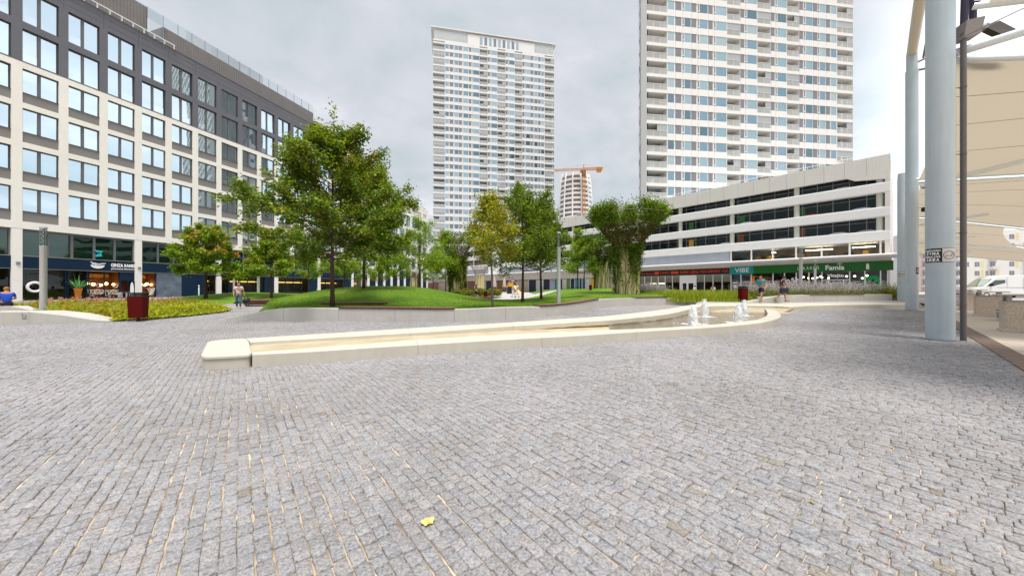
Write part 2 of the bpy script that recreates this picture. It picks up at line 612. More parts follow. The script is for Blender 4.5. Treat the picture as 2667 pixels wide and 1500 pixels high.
def ground_at(px, py):
    """point of the paved ground under a pixel"""
    D = EYE * F / (py - CY)
    for _ in range(30):
        D = (EYE - gz(PX(px, D), D)) * F / (py - CY)
    return Vector((PX(px, D), D, gz(PX(px, D), D)))


# ------------------------------------------------------------------ fountain outline (level rim, following the gentle rise)
def rz(D):
    return 0.25 + 0.15 * min(1, max(0, (D - 12) / 11))


def rim_at(px, py):
    D = 1.2 * F / (py - CY)
    for _ in range(30):
        D = (EYE - rz(D)) * F / (py - CY)
    return Vector((PX(px, D), D, rz(D)))


NEAR = [((657, 922), (655, 916.5)), ((811, 914), (811, 905.5)), ((1011, 901.3), (1008, 889.5)), ((1300, 884), (1300, 871.5)), ((1500, 873.5), (1500, 862)),
        ((1704, 860.3), (1706, 854)), ((1841, 852.6), (1849, 845.4)), ((1930, 845.6), (1930, 838)), ((1989, 838.6), (1976, 831)),
        ((2024, 830), (1995, 823)), ((2034, 822), (1999, 815)), ((2029, 814), (1995, 808)), ((2021, 808), (1991, 803.5))]
FAR = [((640, 881.2), (650.6, 889.8)), ((930, 863.3), (930, 874.0)), ((1152, 849.6), (1152, 861)), ((1300, 841.4), (1300, 851)), ((1483, 829.5), (1483, 840)),
       ((1587, 822), (1587, 833.4)), ((1675, 812.4), (1675, 825.3)), ((1744, 803.7), (1744, 817)), ((1780, 797.5), (1783, 808.5)), ((1806, 793.8), (1812, 800.5)),
       ((1849, 790.7), (1851, 797)), ((1930, 789.7), (1937, 796.2)), ((2024, 789.4), (2018, 797.4)), ((2060, 789.2), (2056, 799.6)), ((2100, 789), (2100, 796.8)), ((2199, 788.6), (2199, 794)),
       ((2380, 788), (2380, 792.8))]
NS = 90
near_o, near_i = spline([rim_at(*a) for a, b in NEAR], NS), spline([rim_at(*b) for a, b in NEAR], NS)
far_o, far_i = spline([rim_at(*a) for a, b in FAR], 140), spline([rim_at(*b) for a, b in FAR], 140)
HEAD = [rim_at(522, 926), rim_at(535, 928.5), rim_at(655, 922.5), rim_at(649, 889), rim_at(640, 881), rim_at(602, 882.5), rim_at(556, 886.5), rim_at(541, 890)]
head_c = sum(HEAD, Vector()) / len(HEAD)
FOOT = [tuple(p.xy) for p in near_o] + [tuple(p.xy) for p in reversed(far_o[:118])] + [tuple(p.xy) for p in HEAD[4:]] + [tuple(p.xy) for p in HEAD[:2]]

# kerb line between the setts and the slabs below the canopy
KD = Vector((0.746, 0.666)); KN = Vector((0.666, -0.746)); K0 = Vector((9.45, 6.3))


# ------------------------------------------------------------------ plaza of granite setts: every sett in the near field is a stone
def sett_material():
    m_, t, out = new_mat('granite_sett')
    L = t.links.new
    b = t.nodes.new('ShaderNodeBsdfPrincipled'); setin(b, Roughness=0.75); b.inputs['Specular IOR Level'].default_value = 0.3
    at = t.nodes.new('ShaderNodeAttribute'); at.attribute_name = 'tint'
    tc = t.nodes.new('ShaderNodeTexCoord')
    n1 = t.nodes.new('ShaderNodeTexNoise'); setin(n1, Scale=52.0, Detail=8.0, Roughness=0.78)
    n2 = t.nodes.new('ShaderNodeTexVoronoi'); setin(n2, Scale=260.0)
    n3 = t.nodes.new('ShaderNodeTexNoise'); setin(n3, Scale=0.35, Detail=4.0)
    for n in (n1, n2, n3):
        L(tc.outputs['Object'], n.inputs['Vector'])
    r1 = ramp(t, [(0.36, (0.46, 0.46, 0.49)), (0.5, (1.0, 1.0, 1.0)), (0.64, (1.40, 1.38, 1.36))])
    L(n1.outputs['Fac'], r1.inputs[0])
    r2 = ramp(t, [(0.0, (0.60, 0.60, 0.62)), (0.35, (1.0, 1.0, 1.0)), (1.0, (1.12, 1.12, 1.12))])
    L(n2.outputs['Color'], r2.inputs[0])
    r3 = ramp(t, [(0.3, (0.86, 0.85, 0.83)), (0.5, (1.0, 1.0, 1.0)), (0.7, (1.09, 1.08, 1.08))])
    L(n3.outputs['Fac'], r3.inputs[0])
    last = at.outputs['Color']
    for r_ in (r1, r2, r3):
        mm = t.nodes.new('ShaderNodeMix'); mm.data_type = 'RGBA'; mm.blend_type = 'MULTIPLY'; mm.inputs['Factor'].default_value = 1.0
        L(last, mm.inputs['A']); L(r_.outputs[0], mm.inputs['B']); last = mm.outputs['Result']
    L(last, b.inputs['Base Color'])
    n4 = t.nodes.new('ShaderNodeTexNoise'); setin(n4, Scale=38.0, Detail=7.0, Roughness=0.7)
    L(tc.outputs['Object'], n4.inputs['Vector'])
    bp = t.nodes.new('ShaderNodeBump'); setin(bp, Strength=0.9, Distance=0.016)
    L(n4.outputs['Fac'], bp.inputs['Height']); L(bp.outputs[0], b.inputs['Normal'])
    L(b.outputs[0], out.inputs[0])
    return m_


def ground_material():
    """sand joints under the setts near the camera, small paving beyond them"""
    m_, t, out = new_mat('sand_joint_and_paving')
    L = t.links.new
    b = t.nodes.new('ShaderNodeBsdfPrincipled'); setin(b, Roughness=0.85); b.inputs['Specular IOR Level'].default_value = 0.25
    tc = t.nodes.new('ShaderNodeTexCoord')
    n1 = t.nodes.new('ShaderNodeTexNoise'); setin(n1, Scale=2.2, Detail=5.0)
    L(tc.outputs['Object'], n1.inputs['Vector'])
    sand = ramp(t, [(0.36, (0.16, 0.11, 0.07)), (0.50, (0.46, 0.36, 0.24)), (0.7, (0.66, 0.56, 0.42))])
    L(n1.outputs['Fac'], sand.inputs[0])
    mp = t.nodes.new('ShaderNodeMapping'); mp.inputs['Rotation'].default_value = (0, 0, math.atan2(0.779, -0.627))
    L(tc.outputs['Object'], mp.inputs[0])
    br = t.nodes.new('ShaderNodeTexBrick')
    setin(br, Color1=(0.36, 0.345, 0.36, 1), Color2=(0.27, 0.26, 0.275, 1), Mortar=(0.22, 0.18, 0.15, 1), Scale=1.0)
    br.inputs['Mortar Size'].default_value = 0.010; br.inputs['Brick Width'].default_value = 0.13; br.inputs['Row Height'].default_value = 0.105
    L(mp.outputs[0], br.inputs['Vector'])
    n2 = t.nodes.new('ShaderNodeTexNoise'); setin(n2, Scale=0.5, Detail=4.0)
    L(tc.outputs['Object'], n2.inputs['Vector'])
    r2 = ramp(t, [(0.3, (0.92, 0.91, 0.90)), (0.7, (1.10, 1.08, 1.08))])
    L(n2.outputs['Fac'], r2.inputs[0])
    mm = t.nodes.new('ShaderNodeMix'); mm.data_type = 'RGBA'; mm.blend_type = 'MULTIPLY'; mm.inputs['Factor'].default_value = 1.0
    L(br.outputs['Color'], mm.inputs['A']); L(r2.outputs[0], mm.inputs['B'])
    sp = t.nodes.new('ShaderNodeSeparateXYZ'); L(tc.outputs['Object'], sp.inputs[0])
    gt = t.nodes.new('ShaderNodeMath'); gt.operation = 'GREATER_THAN'; gt.inputs[1].default_value = 21.4
    L(sp.outputs['Y'], gt.inputs[0])
    mx = t.nodes.new('ShaderNodeMix'); mx.data_type = 'RGBA'
    L(gt.outputs[0], mx.inputs['Factor']); L(sand.outputs[0], mx.inputs['A']); L(mm.outputs['Result'], mx.inputs['B'])
    L(mx.outputs['Result'], b.inputs['Base Color'])
    n4 = t.nodes.new('ShaderNodeTexNoise'); setin(n4, Scale=120.0, Detail=4.0)
    L(tc.outputs['Object'], n4.inputs['Vector'])
    bp = t.nodes.new('ShaderNodeBump'); setin(bp, Strength=0.5, Distance=0.006)
    L(n4.outputs['Fac'], bp.inputs['Height']); L(bp.outputs[0], b.inputs['Normal'])
    L(b.outputs[0], out.inputs[0])
    return m_


M['ground'] = ground_material()
M['sett'] = sett_material()


def gz_np(x, y):
    def s(t):
        t = np.clip(t, 0, 1); return t * t * (3 - 2 * t)
    return 0.14 * s((y - 13) / 11) + 0.16 * s((y - 27) / 12)


def build_ground():
    xs = np.concatenate([np.linspace(-900, -80, 12), np.linspace(-70, 70, 71), np.linspace(80, 900, 12)])
    ys = np.concatenate([np.linspace(-300, -20, 8), np.linspace(-10, 60, 141), np.linspace(70, 1400, 20)])
    X, Y = np.meshgrid(xs, ys)
    V = np.stack([X.ravel(), Y.ravel(), gz_np(X.ravel(), Y.ravel()) - 0.0135], 1)
    nx = len(xs)
    i, j = np.meshgrid(np.arange(len(ys) - 1), np.arange(nx - 1), indexing='ij')
    a = (i * nx + j).ravel()
    Q = np.stack([a, a + 1, a + nx + 1, a + nx], 1)
    o = link('ground', np_mesh('ground', V, Q, M['ground'], smooth=True))
    tag(o, kind='structure')


def build_setts():
    rng = np.random.default_rng(11)
    u = np.array([-0.627, 0.779]); v = np.array([0.779, 0.627])
    W = 0.081
    rows = []
    YMAX = 21.5
    corners = np.array([(-1.62 * YMAX, YMAX), (1.62 * YMAX, YMAX), (-1.5, 0.9), (1.5, 0.9)])
    vmin, vmax = (corners @ v).min(), (corners @ v).max()
    umin, umax = (corners @ u).min(), (corners @ u).max()
    for r in range(int((vmax - vmin) / W) + 1):
        vc = vmin + r * W + rng.normal(0, 0.002)
        n = int((umax - umin) / 0.085)
        ln = np.clip(rng.normal(0.108, 0.022, n), 0.065, 0.165)
        e = umin + np.cumsum(ln) + rng.uniform(0, 0.1)
        # slow sideways wander of a row
        c = e - ln / 2
        vv = vc + 0.006 * np.sin(c * 0.9 + r * 0.05) + rng.normal(0, 0.0022, n)
        P = c[:, None] * u + vv[:, None] * v
        ok = (P[:, 1] > 1.05) & (P[:, 1] < YMAX) & (np.abs(P[:, 0]) < 1.56 * P[:, 1] + 0.4)
        rows.append(np.column_stack([P, ln, np.full(n, W)])[ok])
    S = np.concatenate(rows)
    P = S[:, :2]
    keep = ((P - np.array(K0)) @ np.array(KN)) < -0.03
    keep &= ~(inpoly(P, FOOT) & (polydist(P, FOOT) > 0.05))
    S = S[keep]; P = S[:, :2]
    n = len(S)
    d = P[:, 1]
    gap = np.clip(rng.normal(0.0070, 0.003, n), 0.002, 0.016)
    a = (S[:, 2] - gap) / 2; b = (S[:, 3] - np.clip(rng.normal(0.0072, 0.0034, n), 0.002, 0.018)) / 2
    z0 = gz_np(P[:, 0], P[:, 1]) + np.clip(rng.normal(0, 0.0034, n), -0.006, 0.009)
    tu, tv = rng.normal(0, 0.055, n), rng.normal(0, 0.045, n)
    br = np.clip(rng.normal(1.0, 0.060, n), 0.78, 1.22)
    warm = rng.normal(0, 0.014, n)
    tint = np.stack([0.298 * br * (1 + warm), 0.288 * br, 0.294 * br * (1 - warm)], 1)
    dirt = rng.random(n) < 0.008
    tint[dirt] *= np.array([0.88, 0.82, 0.70])

    def emit(idx, ring, lod):
        m = len(idx)
        nr = len(ring)
        parts = []
        jit = rng.normal(0, 0.0020, (m, nr, 2))
        ru = np.array([q[0] for q in ring]); rv = np.array([q[1] for q in ring])
        A, B = a[idx][:, None], b[idx][:, None]
        def layer(sc, dz, jz):
            lu = A * ru * sc + jit[:, :, 0]; lv = B * rv * sc + jit[:, :, 1]
            z = z0[idx][:, None] + tu[idx][:, None] * lu + tv[idx][:, None] * lv + dz + rng.normal(0, jz, (m, nr))
            xy = P[idx][:, None, :] + lu[..., None] * u + lv[..., None] * v
            return np.concatenate([xy, z[..., None]], 2)
        lay = [layer(1.0, -0.045, 0), layer(1.0, -0.0022, 0.0011), layer(0.92, 0, 0.0013)]
        if lod == 1:
            c = np.concatenate([P[idx], (z0[idx] + rng.normal(0.0006, 0.0012, m))[:, None]], 1)[:, None, :]
            lay.append(c)
        V = np.concatenate(lay, 1)
        k = V.shape[1]
        q = []
        for L_ in (0, 1):
            for i in range(nr):
                j = (i + 1) % nr
                q.append((L_ * nr + i, L_ * nr + j, (L_ + 1) * nr + j, (L_ + 1) * nr + i))
        if lod == 1:
            o = 2 * nr
            for i in range(4):
                q.append((o + (2 * i + 7) % 8, o + 2 * i, o + 2 * i + 1, 3 * nr))
        else:
            q.append(tuple(2 * nr + i for i in range(4)))
        q = np.array(q)
        Q = (np.arange(m) * k)[:, None, None] + q[None]
        T = np.repeat(tint[idx], k, axis=0)
        return V.reshape(-1, 3), Q.reshape(-1, 4), T
    ring8 = [(-1, -1), (0, -1), (1, -1), (1, 0), (1, 1), (0, 1), (-1, 1), (-1, 0)]
    ring4 = [(-1, -1), (1, -1), (1, 1), (-1, 1)]
    i1, i2 = np.where(d < 6.5)[0], np.where(d >= 6.5)[0]
    V1, Q1, T1 = emit(i1, ring8, 1)
    V2, Q2, T2 = emit(i2, ring4, 2)
    me = np_mesh('plaza', np.concatenate([V1, V2]), np.concatenate([Q1, Q2 + len(V1)]), M['sett'], np.concatenate([T1, T2]))
    tag(link('plaza', me), kind='structure')


# ------------------------------------------------------------------ kerb-like strips: rims, low walls, seats
def strip(mb, O, I, zt_o, zt_i, zb_o, zb_i, a, b, ch=0.02, mi=0, mi_top=None, gap=0.0035):
    """solid between two edge lines from station a to b with chamfered top edges; one closed block"""
    ring = []
    n = b - a
    for i in range(a, b + 1):
        o, q = Vector((O[i].x, O[i].y, 0)), Vector((I[i].x, I[i].y, 0))
        t = (Vector((O[min(i + 1, len(O) - 1)].x, O[min(i + 1, len(O) - 1)].y, 0)) - Vector((O[max(i - 1, 0)].x, O[max(i - 1, 0)].y, 0)))
        t = t.normalized() if t.length > 1e-9 else Vector((1, 0, 0))
        sh = t * (gap if i == a else (-gap if i == b else 0))
        o, q = o + sh, q + sh
        w = (q - o)
        w = w.normalized() if w.length > 1e-6 else Vector((0, 1, 0))
        zo, zi = zt_o[i], zt_i[i]
        ring.append([Vector((o.x, o.y, zb_o[i])), Vector((o.x, o.y, zo - ch)), Vector((o.x, o.y, zo)) + w * ch, Vector((q.x, q.y, zi)) - w * ch, Vector((q.x, q.y, zi - ch)), Vector((q.x, q.y, zb_i[i]))])
    v = [p for r_ in ring for p in r_]
    fs, ms = [], []
    for i in range(n):
        for k in range(5):
            mb.add([], [])
            fs.append((i * 6 + k, i * 6 + k + 1, (i + 1) * 6 + k + 1, (i + 1) * 6 + k))
            ms.append(mi_top if (mi_top is not None and k == 2) else mi)
    base = len(mb.v)
    mb.v.extend([tuple(p) for p in v])
    for q, m_ in zip(fs, ms):
        mb.f.append(tuple(base + k for k in q)); mb.m.append(m_)
    mb.f.append(tuple(base + k for k in range(5, -1, -1))); mb.m.append(mi)
    mb.f.append(tuple(base + n * 6 + k for k in range(6))); mb.m.append(mi)


def build_fountain():
    t = thing('fountain', 'long cream stone fountain channel widening into a curved pool in the middle of the plaza', 'fountain', (0, 0, 0))
    # near rim, in blocks
    zt = [p.z for p in near_o]; zti = [p.z for p in near_i]
    zb = [gz(p.x, p.y) - 0.06 for p in near_o]
    fl = lambda s: 0.165 - 0.19 * sm((s - 0.05) / 0.45)
    zbi = [fl(i / (NS - 1)) - 0.05 for i in range(NS)]
    mb = MB()
    cuts = [0, 12, 24, 36, 47, 57, 67, 75, 82, NS - 1]
    for a, b in zip(cuts[:-1], cuts[1:]):
        strip(mb, near_o, near_i, zt, zti, zb, zbi, a, b, 0.018)
    mb.build('rim', M['limestone'], t)
    n2 = len(far_o)
    zt = [p.z + 0.002 for p in far_o]; zti = [p.z + 0.002 for p in far_i]
    zb = [gz(p.x, p.y) - 0.06 for p in far_o]
    zbi = [min(fl(min(1, i / 100)) - 0.05, gz(far_i[i].x, far_i[i].y) - 0.06 if i > 100 else 9) for i in range(n2)]
    mb = MB()
    cuts = [0, 13, 25, 36, 46, 55, 64, 72, 79, 86, 93, 100, 107, 114, 121, 130, n2 - 1]
    for a, b in zip(cuts[:-1], cuts[1:]):
        strip(mb, far_o, far_i, zt, zti, zb, zbi, a, b, 0.018)
    mb.build('rim', M['limestone'], t)
    # head block: body with a slightly wider cap
    def inset(poly, d):
        out = []
        for p in poly:
            w = Vector((head_c.x - p.x, head_c.y - p.y)); out.append((p.x + w.x / w.length * d, p.y + w.y / w.length * d))
        return out
    def rounded(poly, r):
        out = []
        n = len(poly)
        for i in range(n):
            p = Vector((poly[i][0], poly[i][1])); a = Vector((poly[i - 1][0], poly[i - 1][1])); b = Vector((poly[(i + 1) % n][0], poly[(i + 1) % n][1]))
            ra = min(r, (a - p).length * 0.45); rb = min(r, (b - p).length * 0.45)
            pa, pb = p + (a - p).normalized() * ra, p + (b - p).normalized() * rb
            for k in range(5):
                s = k / 4
                out.append(((1 - s) ** 2 * pa + 2 * s * (1 - s) * p + s * s * pb)[:])
        return out
    full = rounded([(p.x, p.y) for p in HEAD], 0.15)
    mb = MB()
    n = len(full)
    hc = Vector((head_c.x, head_c.y))
    def loop(d, z):
        out = []
        for q in full:
            q = Vector(q); w = hc - q
            q = q + w.normalized() * d
            out.append((q.x, q.y, z))
        return out
    lays = [loop(0.025, -0.06), loop(0.025, 0.192), loop(0.0, 0.196), loop(0.0, 0.232), loop(0.018, 0.2515)]
    vv = [p for l in lays for p in l]
    fs = [tuple(4 * n + k for k in range(n))]
    for l in range(4):
        for k in range(n):
            j = (k + 1) % n
            fs.append((l * n + k, l * n + j, (l + 1) * n + j, (l + 1) * n + k))
    mb.add(vv, fs)
    mb.build('head_block', M['limestone'], t)
    # channel and pool floor, with a paved beach at the far side of the pool
    ni = spline([p for p in near_i], 60); fi = spline([p for p in far_i[:108]], 60)
    V, Fq, ms = [], [], []
    KX = 9
    for i in range(60):
        s = i / 59
        for k in range(KX):
            w = k / (KX - 1)
            p = ni[i].lerp(fi[i], w)
            z = fl(s)
            if s > 0.72:
                z += 0.30 * sm((s - 0.72) / 0.15) * sm((w - 0.45) / 0.5)
            V.append((p.x, p.y, z))
    for i in range(59):
        for k in range(KX - 1):
            Fq.append((i * KX + k, i * KX + k + 1, (i + 1) * KX + k + 1, (i + 1) * KX + k))
    fm, tt, out = new_mat('pool_floor')
    L = tt.links.new
    b = tt.nodes.new('ShaderNodeBsdfPrincipled'); setin(b, Roughness=0.5)
    tc = tt.nodes.new('ShaderNodeTexCoord')
    n1 = tt.nodes.new('ShaderNodeTexNoise'); setin(n1, Scale=1.1, Detail=6.0, Roughness=0.65)
    L(tc.outputs['Object'], n1.inputs[0])
    r1 = ramp(tt, [(0.3, (0.38, 0.31, 0.19)), (0.5, (0.47, 0.40, 0.27)), (0.7, (0.52, 0.47, 0.36))])
    L(n1.outputs['Fac'], r1.inputs[0])
    br = tt.nodes.new('ShaderNodeTexBrick'); setin(br, Color1=(1, 1, 1, 1), Color2=(0.9, 0.9, 0.9, 1), Mortar=(0.7, 0.66, 0.6, 1), Scale=1.0)
    br.inputs['Brick Width'].default_value = 0.3; br.inputs['Row Height'].default_value = 0.2; br.inputs['Mortar Size'].default_value = 0.008
    L(tc.outputs['Object'], br.inputs['Vector'])
    sp = tt.nodes.new('ShaderNodeSeparateXYZ'); L(tc.outputs['Object'], sp.inputs[0])
    gt = tt.nodes.new('ShaderNodeMath'); gt.operation = 'GREATER_THAN'; gt.inputs[1].default_value = 6.5; L(sp.outputs['X'], gt.inputs[0])
    mm = tt.nodes.new('ShaderNodeMix'); mm.data_type = 'RGBA'; mm.blend_type = 'MULTIPLY'
    L(gt.outputs[0], mm.inputs['Factor']); L(r1.outputs[0], mm.inputs['A']); L(br.outputs['Color'], mm.inputs['B'])
    L(mm.outputs['Result'], b.inputs['Base Color']); L(b.outputs[0], out.inputs[0])
    mb = MB(); mb.add(V, Fq)
    mb.build('basin_floor', fm, t, smooth=True)
    # algae line on the inner faces where the water stands
    mb = MB()
    for i in range(22, 80):
        p, q = far_i[i], far_i[i + 1]
        w = (near_i[min(NS - 1, int(i * .8))] - p).normalized() * 0.004
        h0 = 0.095 + 0.008 * math.sin(i * 1.7) + 0.008 * math.sin(i * .61); h1 = 0.095 + 0.008 * math.sin((i + 1) * 1.7) + 0.008 * math.sin((i + 1) * .61)
        mb.quad((p.x + w.x, p.y + w.y, -0.05), (q.x + w.x, q.y + w.y, -0.05), (q.x + w.x, q.y + w.y, h1), (p.x + w.x, p.y + w.y, h0))
    mb.build('algae_band', M['algae'], t)
    # water
    wm, tt, out = new_mat('shallow_water')
    L = tt.links.new
    tr = tt.nodes.new('ShaderNodeBsdfTransparent'); tr.inputs[0].default_value = (0.93, 0.88, 0.74, 1)
    gl = tt.nodes.new('ShaderNodeBsdfGlossy'); gl.inputs['Roughness'].default_value = 0.04
    fr = tt.nodes.new('ShaderNodeFresnel'); fr.inputs[0].default_value = 1.33
    tc = tt.nodes.new('ShaderNodeTexCoord')
    nz = tt.nodes.new('ShaderNodeTexNoise'); setin(nz, Scale=9.0, Detail=4.0, Roughness=0.6, Distortion=0.6)
    L(tc.outputs['Object'], nz.inputs['Vector'])
    bp = tt.nodes.new('ShaderNodeBump'); setin(bp, Strength=1.0, Distance=0.04)
    L(nz.outputs['Fac'], bp.inputs['Height']); L(bp.outputs[0], gl.inputs['Normal']); L(bp.outputs[0], fr.inputs['Normal'])
    mx = tt.nodes.new('ShaderNodeMixShader')
    hf = tt.nodes.new('ShaderNodeMath'); hf.operation = 'MULTIPLY'; hf.inputs[1].default_value = 0.8; L(fr.outputs[0], hf.inputs[0])
    L(hf.outputs[0], mx.inputs[0]); L(tr.outputs[0], mx.inputs[1]); L(gl.outputs[0], mx.inputs[2]); L(mx.outputs[0], out.inputs[0])
    V, Fq = [], []
    for i in range(22, 60):
        for k in range(9):
            p = ni[i].lerp(fi[i], k / 8)
            V.append((p.x, p.y, 0.085))
    for i in range(37):
        for k in range(8):
            Fq.append((i * 9 + k, i * 9 + k + 1, (i + 1) * 9 + k + 1, (i + 1) * 9 + k))
    mb = MB(); mb.add(V, Fq)
    mb.build('water', wm, t, smooth=True)


def build_jets():
    fm, tt, out = new_mat('white_water_foam')
    L = tt.links.new
    b = tt.nodes.new('ShaderNodeBsdfPrincipled'); setin(b, Roughness=0.35); b.inputs['Base Color'].default_value = (0.96, 0.97, 0.98, 1)
    tl = tt.nodes.new('ShaderNodeBsdfTranslucent'); tl.inputs[0].default_value = (0.9, 0.94, 0.97, 1)
    mx = tt.nodes.new('ShaderNodeMixShader'); mx.inputs[0].default_value = 0.12
    L(b.outputs[0], mx.inputs[1]); L(tl.outputs[0], mx.inputs[2]); L(mx.outputs[0], out.inputs[0])
    M['foam'] = fm
    spec = [(1806, 844, 0.70, 'white bubbling water jet nearest the left side of the fountain pool, wide and tall', 1),
            (1835, 824.5, 0.78, 'slim white water jet standing behind the left front jet in the pool', 2),
            (1923, 840, 0.72, 'white bubbling water jet at the front right of the fountain pool', 3),
            (1938, 823, 0.74, 'white water jet behind the right front jet, before the dark red bin', 4)]
    for px, py, h, lab, seed in spec:
        rng = random.Random(seed * 7)
        D = (EYE - 0.085) * F / (py - CY)
        t = thing('fountain_jet', lab, 'water jet', (PX(px, D), D, 0.085), 0, 'water jets in the fountain pool')
        mb = MB()
        n = 22
        prof = []
        for i in range(26):
            s = i / 25
            r_ = 0.138 * (1 - s ** 2.6) ** 0.6 * (1 - 0.16 * math.exp(-((s - 0.14) / 0.1) ** 2)) + 0.012
            prof.append((r_, s * h))
        V = []
        for r_, z in prof:
            for k in range(n):
                a = 2 * math.pi * k / n
                rr = r_ * (1 + 0.05 * math.sin(3 * a + z * 9 + seed) + 0.05 * math.sin(7 * a - z * 25) + rng.uniform(-0.05, 0.05))
                V.append((rr * math.cos(a), rr * math.sin(a), z + rng.uniform(-0.012, 0.012)))
        fs = []
        for i in range(25):
            for k in range(n):
                l = (k + 1) % n
                fs.append((i * n + k, i * n + l, (i + 1) * n + l, (i + 1) * n + k))
        fs.append(tuple(25 * n + k for k in range(n)))
        mb.add(V, fs)
        mb.build('water_plume', fm, t, smooth=True)
        mb = MB()
        for k in range(260):
            a = rng.uniform(0, 2 * math.pi); z = rng.random() ** 0.9 * h * 1.03
            w_ = 0.150 * max(0.05, 1 - (min(z, h) / h) ** 2.6) ** 0.6
            r_ = w_ * rng.uniform(0.82, 1.18) + abs(rng.gauss(0, 0.018))
            mb.ball((r_ * math.cos(a), r_ * math.sin(a), max(0.01, z)), rng.uniform(0.006, 0.024), 5, 4, sq=(0.8, 0.8, rng.uniform(1.0, 2.2)))
        for k in range(60):
            a = rng.uniform(0, 2 * math.pi); z = h * rng.uniform(0.85, 1.12)
            mb.ball((rng.gauss(0, 0.05), rng.gauss(0, 0.05), z), rng.uniform(0.006, 0.016), 5, 4)
        tag(mb.build('droplets', fm, t, smooth=True), kind='stuff')
        mb = MB()
        for k in range(90):
            a = rng.uniform(0, 2 * math.pi); r_ = 0.16 + abs(rng.gauss(0, 0.15))
            mb.ball((r_ * math.cos(a) * 1.15, r_ * math.sin(a), 0.004), rng.uniform(0.015, 0.05), 6, 4, sq=(1.6, 1.0, 0.18))
        mb.build('splash_foam', fm, t, smooth=True)


# ------------------------------------------------------------------ concrete planter walls with timber seats
CW = [(570, 833.5, None), (640, 834.3, 819), (736, 835, 803), (887, 836.6, 803.6), (1033, 838.4, 804.8), (1177, 839, 806), (1317, 834.5, 800.5), (1428, 825, 797.4), (1500, 814, 790),
      (1552, 804.5, 781.5), (1600, 798.3, 777.6), (1661, 795.3, 776.2), (1738, 793.6, 775.4), (1790, 793.2, 784), (1832, 793, None)]


def build_center_wall():
    pts, tops = [], []
    for px, yb, yt in CW:
        p = ground_at(px, yb)
        pts.append(p)
        tops.append(p.z + 0.012 if yt is None else PZ(yt, p.y))
    nn = 120
    f = spline([Vector((p.x, p.y, z)) for p, z in zip(pts, tops)], nn)
    back = []
    for i in range(nn):
        d = (f[min(i + 1, nn - 1)] - f[max(i - 1, 0)]); d.z = 0; d.normalize()
        back.append(f[i] + Vector((-d.y, d.x, 0)) * 0.42)
    zt = [p.z for p in f]; zb = [gz(p.x, p.y) - 0.06 for p in f]
    t = thing('planter_wall', 'long curved pale concrete retaining wall in front of the mounded lawn, with timber seats', 'wall', (0, 0, 0))
    # joints where the photograph shows them
    def station(px):
        return min(range(nn), key=lambda i: abs(f[i].x / f[i].y * F + CX - px))
    cuts = sorted(set([0] + [station(px) for px in (736, 887, 1033, 1177, 1317, 1428, 1508, 1575, 1661, 1738)] + [nn - 1]))
    mb = MB()
    for a, b in zip(cuts[:-1], cuts[1:]):
        strip(mb, f, back, zt, zt, zb, zb, a, b, 0.012, gap=0.006)
    mb.build('wall_block', M['concrete'], t)
    for a_, b_ in ((888, 1179), (1403, 1556), (1655, 1741)):
        a, b = station(a_), station(b_)
        o2, i2 = [], []
        for i in range(nn):
            d = (f[min(i + 1, nn - 1)] - f[max(i - 1, 0)]); d.z = 0; d.normalize(); nrm = Vector((-d.y, d.x, 0))
            o2.append(f[i] - nrm * 0.03); i2.append(f[i] + nrm * 0.47)
        z1 = [z + 0.075 for z in zt]; z0 = [z + 0.004 for z in zt]
        mb = MB()
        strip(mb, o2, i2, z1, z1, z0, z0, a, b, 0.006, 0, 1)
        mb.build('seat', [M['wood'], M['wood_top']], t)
    return [(p.x, p.y) for p in back]


def build_left_wall():
    t = thing('planter_wall', 'pale concrete wedge wall sloping down to a point beside the left flower bed', 'wall', (0, 0, 0))
    f = [ground_at(-70, 846.8), ground_at(0, 846.4), ground_at(76, 845.8), ground_at(152, 844.6), ground_at(255, 840.2), ground_at(292, 838)]
    top = [0.53, 0.53, 0.53, 0.40, 0.10, 0.02]
    bk = [Vector((p.x + 0.15, p.y + w, 0)) for p, w in zip(f, (0.95, 0.95, 0.95, 0.95, 0.7, 0.25))]
    zb = [gz(p.x, p.y) - 0.06 for p in f]
    mb = MB()
    for a, b in ((0, 2), (2, 5)):
        strip(mb, f, bk, top, top, zb, zb, a, b, 0.012, gap=0.006)
    mb.build('wall_block', M['concrete'], t)
    # small engraved dog pictogram without wording legible
    mb = MB()
    D = f[1].y - 0.004
    d = (f[2] - f[1]).normalized()
    def q(px, py):
        k = (px - CX) / F
        s = (k * f[1].y - f[1].x) / (d.x - k * d.y)
        p = f[1] + d * s
        return Vector((p.x, p.y - 0.004, PZ(py, p.y)))
    for a, b in (((57, 816), (59, 826)), ((59, 826), (68, 827)), ((68, 827), (69, 821)), ((57, 816), (61, 820)), ((61, 820), (69, 821)), ((57, 829.5), (71, 830))):
        mb.tube([q(*a), q(*b)], 0.009, 4)
    mb.build('engraved_mark', M['frame_grey'], t)
    t2 = thing('planter_wall', 'low pale concrete wall behind the wedge wall, under the seated man in blue', 'wall', (0, 0, 0))
    p0, p1, p2 = Vector((PX(-60, 18.0), 18.0, 0)), Vector((PX(30, 18.2), 18.2, 0)), Vector((PX(82, 18.4), 18.4, 0))
    b0, b1, b2 = p0 + Vector((0.1, 0.55, 0)), p1 + Vector((0.1, 0.55, 0)), p2 + Vector((-0.2, 0.5, 0))
    mb = MB()
    zb = [0, 0, 0]
    strip(mb, [p0, p1, p2], [b0, b1, b2], [0.52, 0.52, 0.30], [0.52, 0.52, 0.30], zb, zb, 0, 2, 0.012)
    mb.build('wall_block', M['concrete'], t2)


